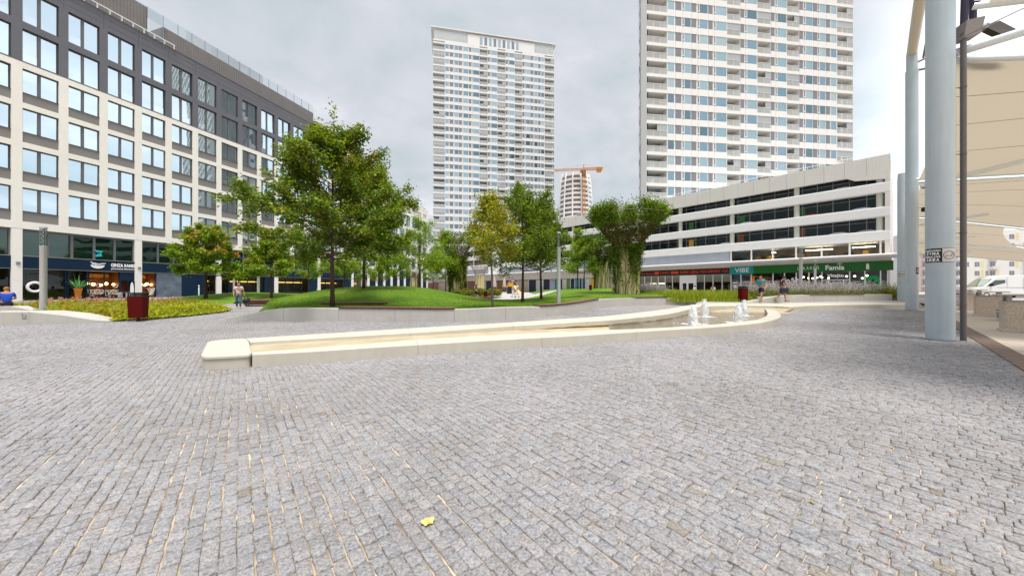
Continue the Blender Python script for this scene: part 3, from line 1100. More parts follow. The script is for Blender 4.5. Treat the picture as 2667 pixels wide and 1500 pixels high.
def build_right_wall():
    t = thing('planter_wall', 'straight pale concrete planter wall with a thin dark seat, in front of the purple sage', 'wall', (0, 0, 0))
    def g(px, py):
        D = (EYE - TERR) * F / (py - CY)
        return Vector((PX(px, D), D, TERR))
    f = [g(1946, 788), g(2014, 787.4), g(2050, 787), g(2109, 786.3), g(2180, 785.2), g(2250, 784), g(2324, 782.6)]
    top = [TERR + 0.02, TERR + 0.40, TERR + 0.50, TERR + 0.53, TERR + 0.53, TERR + 0.53, TERR + 0.53]
    d = (f[-1] - f[0]).normalized()
    nrm = Vector((-d.y, d.x, 0))
    bk = [p + nrm * 0.5 for p in f]
    zb = [TERR - 0.1] * 7
    mb = MB()
    for a, b in ((0, 2), (2, 3), (3, 4), (4, 5), (5, 6)):
        strip(mb, f, bk, top, top, zb, zb, a, b, 0.012, gap=0.006)
    mb.build('wall_block', M['concrete'], t)
    o2 = [p - nrm * 0.04 for p in f]; i2 = [p + nrm * 0.45 for p in f]
    mb = MB()
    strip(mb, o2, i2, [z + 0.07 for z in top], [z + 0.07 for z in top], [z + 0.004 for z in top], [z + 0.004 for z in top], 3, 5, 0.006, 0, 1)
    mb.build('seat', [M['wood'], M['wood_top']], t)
    # shallow ribs under the seat
    mb = MB()
    for k in range(1, 13):
        s = k / 13
        p = f[3].lerp(f[5], s) - nrm * 0.006
        mb.tube([Vector((p.x, p.y, TERR + 0.02)), Vector((p.x, p.y, TERR + 0.50))], 0.012, 5)
    mb.build('rib', M['concrete'], t)
    return f, bk


# ------------------------------------------------------------------ lawns, terrace, paths
def lawn_material():
    m_, t, out = new_mat('mown_grass')
    L = t.links.new
    b = t.nodes.new('ShaderNodeBsdfPrincipled'); setin(b, Roughness=0.85); b.inputs['Specular IOR Level'].default_value = 0.15
    tc = t.nodes.new('ShaderNodeTexCoord')
    n1 = t.nodes.new('ShaderNodeTexNoise'); setin(n1, Scale=0.45, Detail=6.0, Roughness=0.65)
    n2 = t.nodes.new('ShaderNodeTexNoise'); setin(n2, Scale=24.0, Detail=6.0, Roughness=0.7)
    L(tc.outputs['Object'], n1.inputs[0]); L(tc.outputs['Object'], n2.inputs[0])
    r1 = ramp(t, [(0.28, (0.085, 0.180, 0.016)), (0.5, (0.125, 0.228, 0.020)), (0.66, (0.175, 0.262, 0.028)), (0.80, (0.32, 0.29, 0.06))])
    L(n1.outputs['Fac'], r1.inputs[0])
    r2 = ramp(t, [(0.3, (0.68, 0.72, 0.6)), (0.7, (1.25, 1.2, 1.1))])
    L(n2.outputs['Fac'], r2.inputs[0])
    mm = t.nodes.new('ShaderNodeMix'); mm.data_type = 'RGBA'; mm.blend_type = 'MULTIPLY'; mm.inputs['Factor'].default_value = 1.0
    L(r1.outputs[0], mm.inputs['A']); L(r2.outputs[0], mm.inputs['B']); L(mm.outputs['Result'], b.inputs['Base Color'])
    n4 = t.nodes.new('ShaderNodeTexNoise'); setin(n4, Scale=50.0, Detail=4.0)
    L(tc.outputs['Object'], n4.inputs['Vector'])
    bp = t.nodes.new('ShaderNodeBump'); setin(bp, Strength=0.8, Distance=0.04)
    L(n4.outputs['Fac'], bp.inputs['Height']); L(bp.outputs[0], b.inputs['Normal'])
    L(b.outputs[0], out.inputs[0])
    return m_


M['lawn'] = lawn_material()


def sheet(name, poly, zf, material, res=0.4, drop=1.6, margin=0.4):
    xs = [p[0] for p in poly]; ys = [p[1] for p in poly]
    gx = np.arange(min(xs) - 1, max(xs) + 1, res); gy = np.arange(min(ys) - 1, max(ys) + 1, res)
    X, Y = np.meshgrid(gx, gy)
    P = np.stack([X.ravel(), Y.ravel()], 1)
    ins = inpoly(P, poly); d = polydist(P, poly)
    sd = np.where(ins, -d, d)
    z = np.array([zf(x, y) for x, y in P])
    z = z - drop * np.clip(sd + 0.06, 0, None)
    V = np.column_stack([P, z])
    nx = len(gx)
    i, j = np.meshgrid(np.arange(len(gy) - 1), np.arange(nx - 1), indexing='ij')
    a = (i * nx + j).ravel()
    Q = np.stack([a, a + 1, a + nx + 1, a + nx], 1)
    Q = Q[(sd[Q] < margin).all(1)]
    me = np_mesh(name, V, Q, material, smooth=True)
    return tag(link(name, me), kind='structure')


class Frame:
    """facade frame: x along the facade, y into the building, z up"""
    def __init__(self, o, e):
        self.o = Vector((o[0], o[1], 0)); self.e = Vector((e[0], e[1], 0)).normalized()
        self.n = Vector((-self.e.y, self.e.x, 0)); self.rz = math.atan2(self.e.y, self.e.x)

    def s(self, px, y=0.0):
        """distance along the facade under a pixel column"""
        k = (px - CX) / F
        o = self.o + self.n * y
        return (k * o.y - o.x) / (self.e.x - k * self.e.y)

    def w(self, s, y, z):
        p = self.o + self.e * s + self.n * y
        return Vector((p.x, p.y, z))

    def z(self, px, py, y=0.0):
        return PZ(py, self.w(self.s(px, y), y, 0).y)


# ------------------------------------------------------------------ office building on the left
OB = Frame((-48.8, 33.8), (0.308, 1.0))
BAY = 2.84 * 1.0464
PIER = 0.66
OB_Z0 = 0.26
DRK = [(28.10, 31.34), (24.14, 27.38)]           # sill and head of the windows, storey by storey
WHT = [(21.02, 23.40), (17.08, 19.46), (13.12, 15.50), (9.16, 11.54)]


def window_unit(w, h, glass, mull=0.47, blind=0.0, mw=0.22):
    """frame mesh and pane mesh of a recessed two-light window, origin at the lower left corner of the opening"""
    f = MB()
    b = 0.06
    f.box(0, w, 0.16, 0.30, 0, b); f.box(0, w, 0.16, 0.30, h - 0.11, h)
    f.box(0, b, 0.16, 0.30, b, h - 0.11); f.box(w - b, w, 0.16, 0.30, b, h - 0.11)
    m0 = w * mull - mw / 2
    f.box(m0, m0 + mw, 0.19, 0.31, b, h - 0.11, 1)
    p = MB()
    p.quad((b, 0.26, b), (m0, 0.26, b), (m0, 0.26, h - 0.11), (b, 0.26, h - 0.11))
    p.quad((m0 + mw, 0.262, b), (w - b, 0.262, b), (w - b, 0.262, h - 0.11), (m0 + mw, 0.262, h - 0.11))
    return f, p


def build_office():
    t = thing('office_building', 'long white gridded office block with two dark grey top storeys and navy shops below', 'building', OB.o, OB.rz)
    nb0, nb1 = -2, 16
    s_end = nb1 * BAY - (BAY - PIER) * 0 + 0.0
    ps = lambda i: i * BAY - 0.66                    # left side of pier i
    x0, x1 = ps(nb0), ps(nb1) + PIER
    wall, dark = MB(), MB()
    dp = 0.42
    for i in range(nb0, nb1 + 1):
        a = ps(i)
        wall.box(a, a + PIER, 0, dp, 7.40, 24.02)
        dark.box(a, a + PIER, 0, dp, 24.02, 33.3)
        if (i) % 3 == 0:
            wall.box(a, a + PIER, 0.0, dp, OB_Z0 - 0.4, 7.40)
    for i in range(nb0, nb1):
        a, b = ps(i) + PIER, ps(i + 1)
        zz = 7.40
        for k, (sl, hd) in enumerate(reversed(WHT)):
            wall.box(a, b, 0.004, dp, zz, sl - 1.02)               # beam
            wall.box(a, b, 0.10, dp, sl - 1.02, sl - 0.03, 1)        # grey spandrel panel
            wall.box(a, b, 0.02, dp, sl - 0.03, sl, 2)             # sill
            zz = hd
        wall.box(a, b, 0.004, dp, zz, 24.02)
        zz = 24.02
        for sl, hd in reversed(DRK):
            dark.box(a, b, 0.004, dp, zz, sl); zz = hd
        dark.box(a, b, 0.004, dp, zz, 33.3)
        for gzz in (31.95, 32.65):
            dark.box(a - 0.2, b + 0.2, -0.003, 0.01, gzz, gzz + 0.03, 1)
        dark.box(a - PIER / 2 - 0.015, a - PIER / 2 + 0.015, -0.004, 0.01, 31.4, 33.3, 1)
    wall.box(x0 + 0.01, x1 - 0.01, dp + 0.01, 16, 7.5, 24.0, 3)
    wall.box(x0 + 0.01, x1 - 0.4, 4.2, 16, OB_Z0 - 0.4, 7.45, 3)
    wall.box(x0 + 0.01, x1 - 0.4, 0.45, 4.2, 3.5, 3.9, 3)
    wall.box(x1 - 0.35, x1 - 0.004, 0.02, 16, OB_Z0 - 0.4, 24.0, 0)
    dark.box(x0 + 0.01, x1 - 0.01, dp + 0.01, 16, 24.05, 33.2, 0)
    dark.box(x0 - 0.05, x1 + 0.05, -0.05, 16.05, 33.3, 33.42, 0)
    # horizontal cladding joints
    for zz in (24.02, 7.40):
        wall.box(x0, x1, -0.002, 0.008, zz - 0.02, zz + 0.01, 2)
    wall.build('wall', [M['white_clad'], M['grey_panel'], M['frame_grey'], M['frame_dark']], t)
    dark.build('upper_wall', [M['dark_clad'], M['groove']], t)
    # windows
    rng = random.Random(5)
    gl = [M['glass_office'], M['glass_office2']]
    kinds = {}
    for h, tag_ in ((DRK[0][1] - DRK[0][0], 'tall'), (2.38, 'low')):
        for g in range(2):
            f, p = window_unit(BAY - PIER, h, gl[g])
            kinds[tag_, g] = (f.mesh('window', [M['frame_dark'], M['frame_grey']]), p.mesh('pane', gl[g]))
    # pale lower screens seen behind some panes of the top storeys
    for r, (sl, hd) in enumerate(DRK + WHT):
        for i in range(nb0, nb1):
            if i < -1 and r > 3:
                continue
            fm, pm = kinds['tall' if r < 2 else 'low', 1 if rng.random() < 0.13 else 0]
            w = link('window', fm, t, (ps(i) + PIER, 0, sl))
            link('pane', pm, w).rotation_euler = (R(rng.gauss(0, 0.35)), 0, R(rng.gauss(0, 0.45)))
            if r < 2 and rng.random() < 0.5:
                m0 = (BAY - PIER) * 0.47
                s_ = MB(); lo = rng.random() < 0.5
                xa, xb = (0.07, m0 - 0.12) if lo else (m0 + 0.12, BAY - PIER - 0.07)
                s_.quad((xa, 0.254, 0.07), (xb, 0.254, 0.07), (xb, 0.254, 0.85), (xa, 0.254, 0.85))
                s_.build('screen', M['glass_office2'], w)
    # mezzanine glazing, navy fascia and shopfronts
    mez, fas, shop = MB(), MB(), MB()
    for i in range(nb0, nb1, 1):
        pass
    bays3 = [(ps(i) + PIER, ps(i + 3)) for i in range(-3, nb1, 3)]
    for bi, (a, b) in enumerate(bays3):
        a = max(a, x0)
        fas.box(a, b, 0.06, 0.40, 3.46, 4.66); fas.box(a, b, 0.03, 0.40, 4.66, 4.74, 1); fas.box(a, b, 0.03, 0.40, 3.41, 3.46, 1)
        n = 5
        for k in range(n):
            xa, xb = a + (b - a) * k / n + 0.1, a + (b - a) * (k + 1) / n - 0.1
            q_ = MB(); q_.quad((xa, 0.34, 4.74), (xb, 0.34, 4.74), (xb, 0.34, 7.2), (xa, 0.34, 7.2)); q_.build('mezzanine_window', M['glass_tree_reflection'], t)
        for k in range(n + 1):
            xx = a + (b - a) * k / n
            mez.box(xx - 0.10, xx + 0.10, 0.24, 0.36, 4.74, 7.36, 1)
        mez.box(a, b, 0.22, 0.36, 7.20, 7.398, 1)
    mez.build('mezzanine_frame', [M['glass_tree_reflection'], M['frame_grey']], t)
    fas.build('fascia', [M['navy'], M['grey_panel']], t)
    # shopfront fillings: per 3-bay opening a list of panels (from, to, kind) in fractions
    fronts = {
        0: [(0, 1, 'glass')],
        1: [(0.0, 0.16, 'glass'), (0.18, 0.345, 'glass'), (0.365, 0.53, 'glass'), (0.55, 0.845, 'lit'), (0.845, 1.0, 'door')],
        2: [(0.0, 0.17, 'lit'), (0.18, 0.50, 'shutter'), (0.50, 0.82, 'navy'), (0.84, 1.0, 'glass')],
        3: [(0.0, 0.13, 'glass'), (0.15, 0.8, 'glass'), (0.8, 1.0, 'navy')],
        4: [(0, 0.75, 'glass'), (0.75, 1, 'navy')], 5: [(0, 0.7, 'glass'), (0.7, 1, 'navy')], 6: [(0.0, 0.6, 'glass'), (0.6, 1.0, 'navy')]}
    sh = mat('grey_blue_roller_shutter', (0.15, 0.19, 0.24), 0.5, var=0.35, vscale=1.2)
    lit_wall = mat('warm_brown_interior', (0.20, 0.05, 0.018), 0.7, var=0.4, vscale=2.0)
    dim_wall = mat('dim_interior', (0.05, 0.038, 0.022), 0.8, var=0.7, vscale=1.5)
    amber = mat('amber_interior_beam', (0.55, 0.25, 0.06), 0.6)
    glow = lamp_mat('globe_lamp_glow', (1.0, 0.74, 0.24), 7.0)
    strip_ = lamp_mat('ceiling_strip_glow', (1.0, 0.66, 0.15), 1.2)
    for bi, (a, b) in enumerate(bays3):
        a = max(a, x0)
        fr, gls, pan, inn, lam = MB(), MB(), MB(), MB(), MB()
        panes, frames = [], []
        for f0, f1, k in fronts.get(bi, [(0, 1, 'glass')]):
            xa, xb = a + (b - a) * f0, a + (b - a) * f1
            z0, z1 = OB_Z0 - 0.2, 3.41
            if k in ('glass', 'lit'):
                gq = MB(); gq.quad((xa, 0.30, z0), (xb, 0.30, z0), (xb, 0.30, z1), (xa, 0.30, z1)); panes.append(gq); fr = MB(); frames.append(fr)
                nm = max(1, round((xb - xa) / 1.5))
                for q in range(nm + 1):
                    xx = xa + (xb - xa) * q / nm
                    fr.box(xx - 0.04, xx + 0.04, 0.22, 0.34, z0, z1)
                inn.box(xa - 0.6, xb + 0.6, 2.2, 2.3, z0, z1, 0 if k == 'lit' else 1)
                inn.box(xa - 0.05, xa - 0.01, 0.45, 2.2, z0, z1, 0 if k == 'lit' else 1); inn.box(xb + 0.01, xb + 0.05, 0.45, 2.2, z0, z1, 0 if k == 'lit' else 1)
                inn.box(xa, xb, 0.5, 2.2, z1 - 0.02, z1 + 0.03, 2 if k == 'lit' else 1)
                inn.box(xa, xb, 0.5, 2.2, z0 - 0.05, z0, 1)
                if k == 'lit':
                    inn.box(xa + 0.1, xb - 0.3, 1.6, 2.15, 2.75, 3.15, 2)
                    inn.box(xa + 0.3, xa + 0.7, 1.4, 2.1, z0, z0 + 1.1, 1); inn.box(xb - 0.8, xb - 0.2, 1.3, 2.1, z0, z0 + 0.9, 1)
                    for q in range(5):
                        xx = xa + (xb - xa) * (0.08 + 0.84 * q / 4)
                        lam.ball((xx, 0.9 + 0.25 * (q % 2), 2.0 - 0.08 * (q % 3)), 0.17 if q % 2 else 0.13, 10, 6)
                        inn.tube([(xx, 0.9 + 0.25 * (q % 2), 2.1), (xx, 0.9 + 0.25 * (q % 2), z1)], 0.012, 4, 1)
                elif bi >= 2:
                    lam.box(xa + 0.05, xb - 0.05, 1.7, 1.85, 2.45, 2.60, 1)
            elif k == 'door':
                pan.box(xa, xb, 0.10, 0.40, 2.35, z1, 0)
                inn.box(xa + 0.5, xb, 1.2, 1.3, z0, 2.35, 0)
                pan.box(xa, xa + 0.1, 0.1, 0.4, z0, 2.35, 0)
                pan.box(xb - 0.62, xb - 0.56, 0.0, 0.2, z0, 2.3, 2); pan.box(xb - 0.06, xb - 0.01, 0.0, 0.2, z0, 2.3, 2); pan.box(xb - 0.56, xb - 0.06, 0.0, 0.2, 2.25, 2.3, 2)
            elif k == 'shutter':
                pan.box(xa, xb, 0.18, 0.40, z0, z1, 1)
                for q in range(26):
                    zz = z0 + 0.12 + q * 0.125
                    if zz < z1 - 0.1:
                        pan.box(xa + 0.02, xb - 0.02, 0.155, 0.20, zz, zz + 0.085, 1)
            else:
                pan.box(xa, xb, 0.12, 0.40, z0, z1, 0)
                pan.box((xa + xb) / 2 - 0.01, (xa + xb) / 2 + 0.01, 0.112, 0.13, z0, z1 - 0.9, 2)
        sp = thing('shopfront', None, None); sp.parent = t
        for q_ in frames: q_.build('frame', M['navy'], sp)
        for q_ in panes: q_.build('shop_window', M['glass_clear'], sp)
        if pan.v: pan.build('door_panel', [M['navy'], sh, M['black']], sp)
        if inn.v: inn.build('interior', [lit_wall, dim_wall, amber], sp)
        if lam.v: lam.build('lamp', [glow, strip_], sp)
    # wall lights on the piers
    m = MB(); m.box(-0.12, 0.12, -0.09, 0, -0.14, 0.14)
    me = m.mesh('wall_light', M['steel'])
    for i in (0, 3, 6, 9):
        link('wall_light', me, t, (ps(i) + 0.40, 0, 3.95))
    # roof storey set back, glass balustrade, white coping rail
    ph = MB()
    sA, sB = OB.s(384, 1.2), OB.s(425, 1.2)
    ph.box(x0, sA, 1.2, 12, 33.42, 37.6)
    ph.box(sB, OB.s(816, 1.2), 1.2, 12, 33.42, 36.3)
    for k in range(160):
        xx = x0 + k * 0.3
        if xx < sA - .1 or sB < xx < OB.s(816, 1.2) - .1:
            ph.box(xx, xx + 0.02, 1.185, 1.21, 33.45, 37.55 if xx < sA else 36.25, 1)
    ph.build('roof_storey', [M['pent_clad'], M['dark_clad']], t)
    rl = MB()
    rl.quad((x0, 1.25, 36.3), (OB.s(816, 1.25), 1.25, 36.3), (OB.s(816, 1.25), 1.25, 37.75), (x0, 1.25, 37.75))
    rl.quad((sA, 1.0, 33.42), (sB, 1.0, 33.42), (sB, 1.0, 37.6), (sA, 1.0, 37.6))
    rl.build('balustrade', M['glass_rail'], t)
    po = MB()
    for k in range(40):
        xx = sA + k * 1.6
        if xx < OB.s(816, 1.25):
            q_ = MB(); q_.box(xx, xx + 0.04, 1.22, 1.28, 36.3, 37.78); q_.build('rail_post', M['steel'], t)
    po.box(x0, sB + 0.5, -0.30, -0.18, 33.75, 33.83, 1)
    for k in range(-4, 14):
        if x0 < k * 1.0 + sA - 9 < sB + .5:
            po.box(k * 1.0 + sA - 9, k * 1.0 + sA - 8.95, -0.26, -0.05, 33.3, 33.8, 1)
    po.build('coping_rail', [M['steel'], M['white_paint']], t)

    # second block further along the street
    t2 = thing('office_building', 'farther white office block with dark window strips, between the trees left of the first tower', 'building', OB.w(OB.s(960), 0, 0), OB.rz)
    Fb = Frame(OB.w(OB.s(960), 0, 0), (OB.e.x, OB.e.y))
    Lb = Fb.s(1113)
    nbb = 9
    bw = Lb / nbb
    b2, wn = MB(), MB()
    for i in range(nbb + 1):
        b2.box(i * bw - 0.35, i * bw + 0.35, 0, 0.5, -0.3, 25.2)
    fl = [6.6, 10.6, 14.6, 18.6, 22.4]
    for i in range(nbb):
        a, b = i * bw + 0.35, (i + 1) * bw - 0.35
        for z in fl:
            b2.box(a, b, 0.004, 0.5, z - 0.55, z + 0.3)
        b2.box(a, b, 0.004, 0.5, 24.3, 25.2)
    b2.box(-0.35, Lb + 0.36, 0.5, 14, -0.3, 25.15)
    b2.box(-0.4, Lb + 0.4, -0.06, 14, 25.2, 25.9)
    b2.build('wall', M['white_clad'], t2)
    wq = MB()
    wq.quad((0.06, 0.30, 0), (bw - 0.76, 0.30, 0), (bw - 0.76, 0.30, 3.12), (0.06, 0.30, 3.12))
    wq.box((bw - .7) * 0.48, (bw - .7) * 0.55, 0.22, 0.34, 0, 3.1, 1)
    wm = wq.mesh('window', [M['glass_t4'], M['frame_dark']])
    for i in range(nbb):
        for z in fl[:-1] + [20.5 + 2.4 - 0.5]:
            if z == fl[-1]: continue
            link('window', wm, t2, (i * bw + 0.35, 0, z + 0.3))
    g2 = MB(); g2.box(0, Lb, 0.2, 0.48, -0.3, 6.0)
    g2.build('ground_floor', M['navy'], t2)


# ------------------------------------------------------------------ podium with shops and parking decks
PB = Frame((47.3, 42.4), (0.875, -1.0))
PZ0 = TERR


def build_podium():
    M['deck_frame_reflect'] = mat('deck_frame_reflection_tone', (0.24, 0.235, 0.22), 0.5)  # frame colour lightened to stand in for reflections in the deck glass
    t = thing('parking_building', 'long white parking building with horizontal bands, dark glazed decks and shops under a canopy', 'building', PB.o, PB.rz)
    SL, SM = -126.0, -62.0
    body = MB()
    body.box(SL, -0.3, 1.6, 34, 7.6, 15.6, 1)
    body.box(SL, -0.3, 5.6, 34, 0.2, 7.59, 1)
    body.box(SL, -0.3, 0.8, 5.6, 3.76, 5.2, 1)
    body.box(SM, -0.3, 1.6, 34, 15.6, 17.6, 1)
    body.box(-0.45, -0.002, 0.02, 34, 5.75, 18.2, 0)          # end wall
    body.box(SM, -0.01, 0.6, 34, 17.6, 17.9, 0)
    body.build('deck_structure', [M['off_white'], M['loggia']], t)
    par = MB()
    par.box(SM, 0, 0, 0.6, 16.1, 18.3, 0)
    # deeper white panel at the corner bay, with a slanted end
    a = PB.s(2205)
    par.add([(a, 0.003, 16.1), (0, 0.003, 16.1), (0, 0.003, 15.2), (a + 0.8, 0.003, 15.6), (a, 0.5, 16.1), (0, 0.5, 16.1), (0, 0.5, 15.2), (a + 0.8, 0.5, 15.6)],
            [(0, 1, 2, 3), (7, 6, 5, 4), (0, 3, 7, 4), (3, 2, 6, 7), (1, 5, 6, 2), (0, 4, 5, 1)])
    for k in range(30):
        xx = -k * 4.1 / 2
        if xx > SM:
            par.box(xx - 0.012, xx + 0.012, -0.004, 0.01, 16.1, 18.3, 1)
    par.build('parapet', [M['off_white'], M['grey_panel']], t)
    for (z0, z1, s0) in ((13.58, 14.87, -98.0), (10.52, 11.78, SL), (7.51, 8.79, SL)):
        b = MB()
        c = 0.12
        v, fs = [], []
        prof = [(0.5, z0), (0.06, z0), (0.0, z0 + c), (0.0, z1 - c), (0.06, z1), (1.7, z1 + 0.002), (1.7, z0)]
        for xx in (s0, 0.0):
            v += [(xx, y, z) for y, z in prof]
        n = len(prof)
        fs = [(k, (k + 1) % n, n + (k + 1) % n, n + k) for k in range(n)] + [tuple(range(n)), tuple(range(2 * n - 1, n - 1, -1))]
        b.add(v, fs)
        b.build('spandrel_band', M['white_metal'], t)
    # glazing of the three decks: dark panes and slim frames toned like reflections, behind the round columns
    cells = []
    for (z0, z1, s0) in ((14.87, 16.1, SM), (11.78, 13.58, -98), (8.79, 10.52, SL)):
        xx = -0.45
        while xx - 1.62 > s0:
            cells.append((xx - 1.62, xx, z0, z1)); xx -= 1.62
    cells.sort(key=lambda c: -c[1])
    rest = MB()
    for n_, (xa, xb, z0, z1) in enumerate(cells):
        g = MB() if n_ < 96 else rest
        g.quad((xa, 0.95, z0), (xb, 0.95, z0), (xb, 0.95, z1), (xa, 0.95, z1))
        g.box(xa - 0.035, xa + 0.035, 0.90, 0.99, z0, z1, 1); g.box(xa + 0.035, xb - 0.035, 0.91, 0.98, z1 - 0.46, z1 - 0.41, 1)  # post and transom bar also draw the reflected lines
        if n_ < 96:
            g.build('deck_window', [M['glass_dark'], M['deck_frame_reflect']], t)
    tag(rest.build('deck_window', [M['glass_dark'], M['deck_frame_reflect']], t), kind='stuff')
    cm = MB(); cm.lathe([(0.33, 0), (0.33, 1)], 20)
    cme = cm.mesh('column', mat('shaded_concrete_column', (0.56, 0.555, 0.49), 0.6, var=0.05), smooth=R(40))  # shade of the recessed columns put into this darker tone
    s_ = -0.9
    k = 0
    while s_ > -98:
        for (z0, z1) in ((14.87, 16.1), (11.78, 13.58), (8.79, 10.52)):
            if s_ < SM and z0 > 14: continue
            c = link('column', cme, t, (s_, 0.56, z0)); c.scale = (1, 1, z1 - z0)
        s_ -= 8.24
    # coloured lift doors and parked car roofs seen inside the decks
    dm = [mat('green_door', (0.02, 0.13, 0.03), 0.5), mat('brown_door', (0.16, 0.06, 0.02), 0.5), mat('yellow_door', (0.5, 0.30, 0.03), 0.5)]
    for px, z, h, k in ((2085, 11.79, 1.4, 0), (1928, 11.79, 1.4, 0), (1795, 11.79, 1.5, 0), (2085, 8.80, 1.4, 1), (1925, 8.80, 1.4, 1), (1795, 8.80, 1.4, 2)):
        cb = MB(); cb.box(PB.s(px) - 0.4, PB.s(px) + 0.4, 0.93, 0.945, z, z + h); cb.build('lift_door', dm[k], t)
    # roofs of cars parked just behind the glass of the decks
    for px, z, c in ((2105, 11.79, (0.35, 0.02, 0.03)), (2240, 11.79, (0.5, 0.5, 0.52)), (1940, 11.79, (0.6, 0.6, 0.6)), (1990, 11.79, (0.1, 0.1, 0.12)), (2180, 8.80, (0.55, 0.54, 0.53)), (2255, 8.80, (0.35, 0.35, 0.37)), (1885, 8.80, (0.55, 0.6, 0.6)), (2035, 8.80, (0.08, 0.08, 0.1)), (2000, 14.88, (0.3, 0.05, 0.05)), (2190, 14.88, (0.5, 0.5, 0.5))):
        x = PB.s(px); cb = MB()
        pr = [(-1.3, 0), (-0.9, 0.30), (-0.4, 0.46), (0.5, 0.48), (1.0, 0.34), (1.5, 0.0)]
        v = [(x + a_ * .8, 0.72, z + h_ * .62) for a_, h_ in pr] + [(x + a_ * .76, 0.90, z + h_ * .58) for a_, h_ in pr]
        cb.add(v, [tuple(range(6)), tuple(range(11, 5, -1))] + [(k, k + 1, 7 + k, 6 + k) for k in range(5)])
        cb.build('car_roof', mat('car_paint', c, 0.3, spec=0.5), t, smooth=R(50))
    # upper shop storey
    up = MB()
    gx = [PB.s(p) for p in (1902, 1955, 2011, 2072, 2139, 2212, 2293)] + [-0.45]
    for xa, xb in zip(gx[:-1], gx[1:]):
        q_ = MB(); q_.quad((xa + .09, 0.5, 5.75), (xb - .09, 0.5, 5.75), (xb - .09, 0.5, 7.51), (xa + .09, 0.5, 7.51)); q_.build('upper_shop_window', M['glass_clear'], t)
    for x in gx[:-1]:
        up.box(x - 0.09, x + 0.09, 0.36, 0.55, 5.75, 7.51, 1)
    up.box(SL, gx[0] - 0.2, 0.45, 0.7, 5.75, 7.51, 2)
    for k in range(60):
        xx = gx[0] - 0.2 - k * 1.7
        up.box(xx - 0.008, xx + 0.008, 0.44, 0.46, 5.75, 7.51, 3)
    up.build('upper_shop_front', [M['glass_clear'], M['white_paint'], mat('blue_grey_panel', (0.36, 0.385, 0.45), 0.5, var=0.05, vscale=0.6), M['grey_panel']], t)
    inn = MB()
    inn.box(gx[0], -0.5, 5.2, 5.3, 5.75, 7.51, 0); inn.box(gx[0], -0.5, 0.55, 5.2, 7.47, 7.50, 2); inn.box(gx[0], -0.5, 0.55, 5.2, 5.752, 5.78, 1)
    rr = random.Random(3)
    for k in range(9):
        x = gx[0] + 0.8 + k * (-gx[0] - 1.6) / 9
        inn.box(x, x + rr.uniform(0.4, 1.0), 1.6 + rr.random() * 2, 2.0 + rr.random() * 2 + 1, 5.78, 5.78 + rr.uniform(0.6, 1.0), rr.choice((1, 3, 3, 1)))
    inn.build('interior', [mat('brown_room', (0.34, 0.22, 0.13), 0.8, var=0.5, vscale=0.8), mat('dark_room', (0.05, 0.05, 0.055), 0.8, var=0.6, vscale=1), M['off_white'], mat('yellow_seat', (0.62, 0.32, 0.02), 0.6)], t)
    wl = lamp_mat('warm_pendant_light', (1.0, 0.84, 0.52), 9.0)
    lam = MB()
    for px, L_ in ((2015, 0.5), (2112, 1.2), (2130, 0.7), (2156, 1.0), (2232, 0.9), (2245, 1.1), (2268, 0.8)):
        x = PB.s(px, 2.0)
        lam.box(x - L_ / 2, x + L_ / 2, 1.9, 2.2, 6.95, 7.03)
    lam.build('pendant_lamp', wl, t)
    # canopy over the pavement
    can = MB()
    prof = [(0.5, 5.74), (-1.9, 5.74), (-2.1, 5.70), (-2.18, 5.60), (-2.12, 5.47), (-1.9, 5.40), (0.3, 5.28), (0.5, 5.28)]
    v = []
    for xx in (SL, 1.6):
        v += [(xx, y, z) for y, z in prof]
    n = len(prof)
    fs = [(k, (k + 1) % n, n + (k + 1) % n, n + k) for k in range(n)] + [tuple(range(n)), tuple(range(2 * n - 1, n - 1, -1))]
    can.add(v, fs)
    can.build('canopy', M['white_metal'], t)
    sj = MB()
    for k in range(40):
        xx = 1.0 - k * 2.05
        sj.add([(xx, -1.85, 5.385), (xx + 0.03, -1.85, 5.385), (xx + 0.03, 0.25, 5.272), (xx, 0.25, 5.272)], [(0, 1, 2, 3)])
    sj.build('soffit_joint', M['grey_panel'], t)
    # ground floor: fascia background, glazing, mullions, interior
    gf = MB()
    gf.box(SL, -0.05, 0.5, 0.75, 3.75, 5.3, 0)
    gf.build('fascia', M['soffit'], t)
    sh = thing('shopfront', None, None); sh.parent = t
    gl = MB()
    gl.quad((PB.s(1620), 0.62, PZ0), (-0.1, 0.62, PZ0), (-0.1, 0.62, 3.75), (PB.s(1620), 0.62, 3.75))
    gl.build('shop_window', M['glass_clear'], sh)
    mu = MB()
    pxs = [1655, 1675.5, 1693, 1711, 1729, 1748, 1767.5, 1810, 1831.5, 1854, 1878, 1901, 1927, 1954, 2011, 2041, 2072, 2105, 2139, 2212, 2252, 2293, 2312]
    for p in pxs:
        x = PB.s(p)
        mu.box(x - 0.055, x + 0.055, 0.52, 0.66, PZ0, 3.75)
    a, b = PB.s(1767.5), PB.s(1810)
    mu.box(a, b, 0.50, 0.60, 2.35, 3.75); mu.box(a, a + 0.5, 0.505, 0.6, PZ0, 2.35); mu.box((a + b) / 2 - 0.25, (a + b) / 2 + 0.1, 0.505, 0.6, PZ0, 2.35); mu.box(b - 0.45, b, 0.505, 0.6, PZ0, 2.35)
    a, b = PB.s(2139), PB.s(2212)
    mu.box(a, b, 0.515, 0.64, 2.55, 2.65)
    for p in (2157, 2196):
        x = PB.s(p); mu.box(x - 0.05, x + 0.05, 0.515, 0.64, PZ0, 2.55)
    mu.build('frame', M['white_paint'], sh)
    bl = MB()
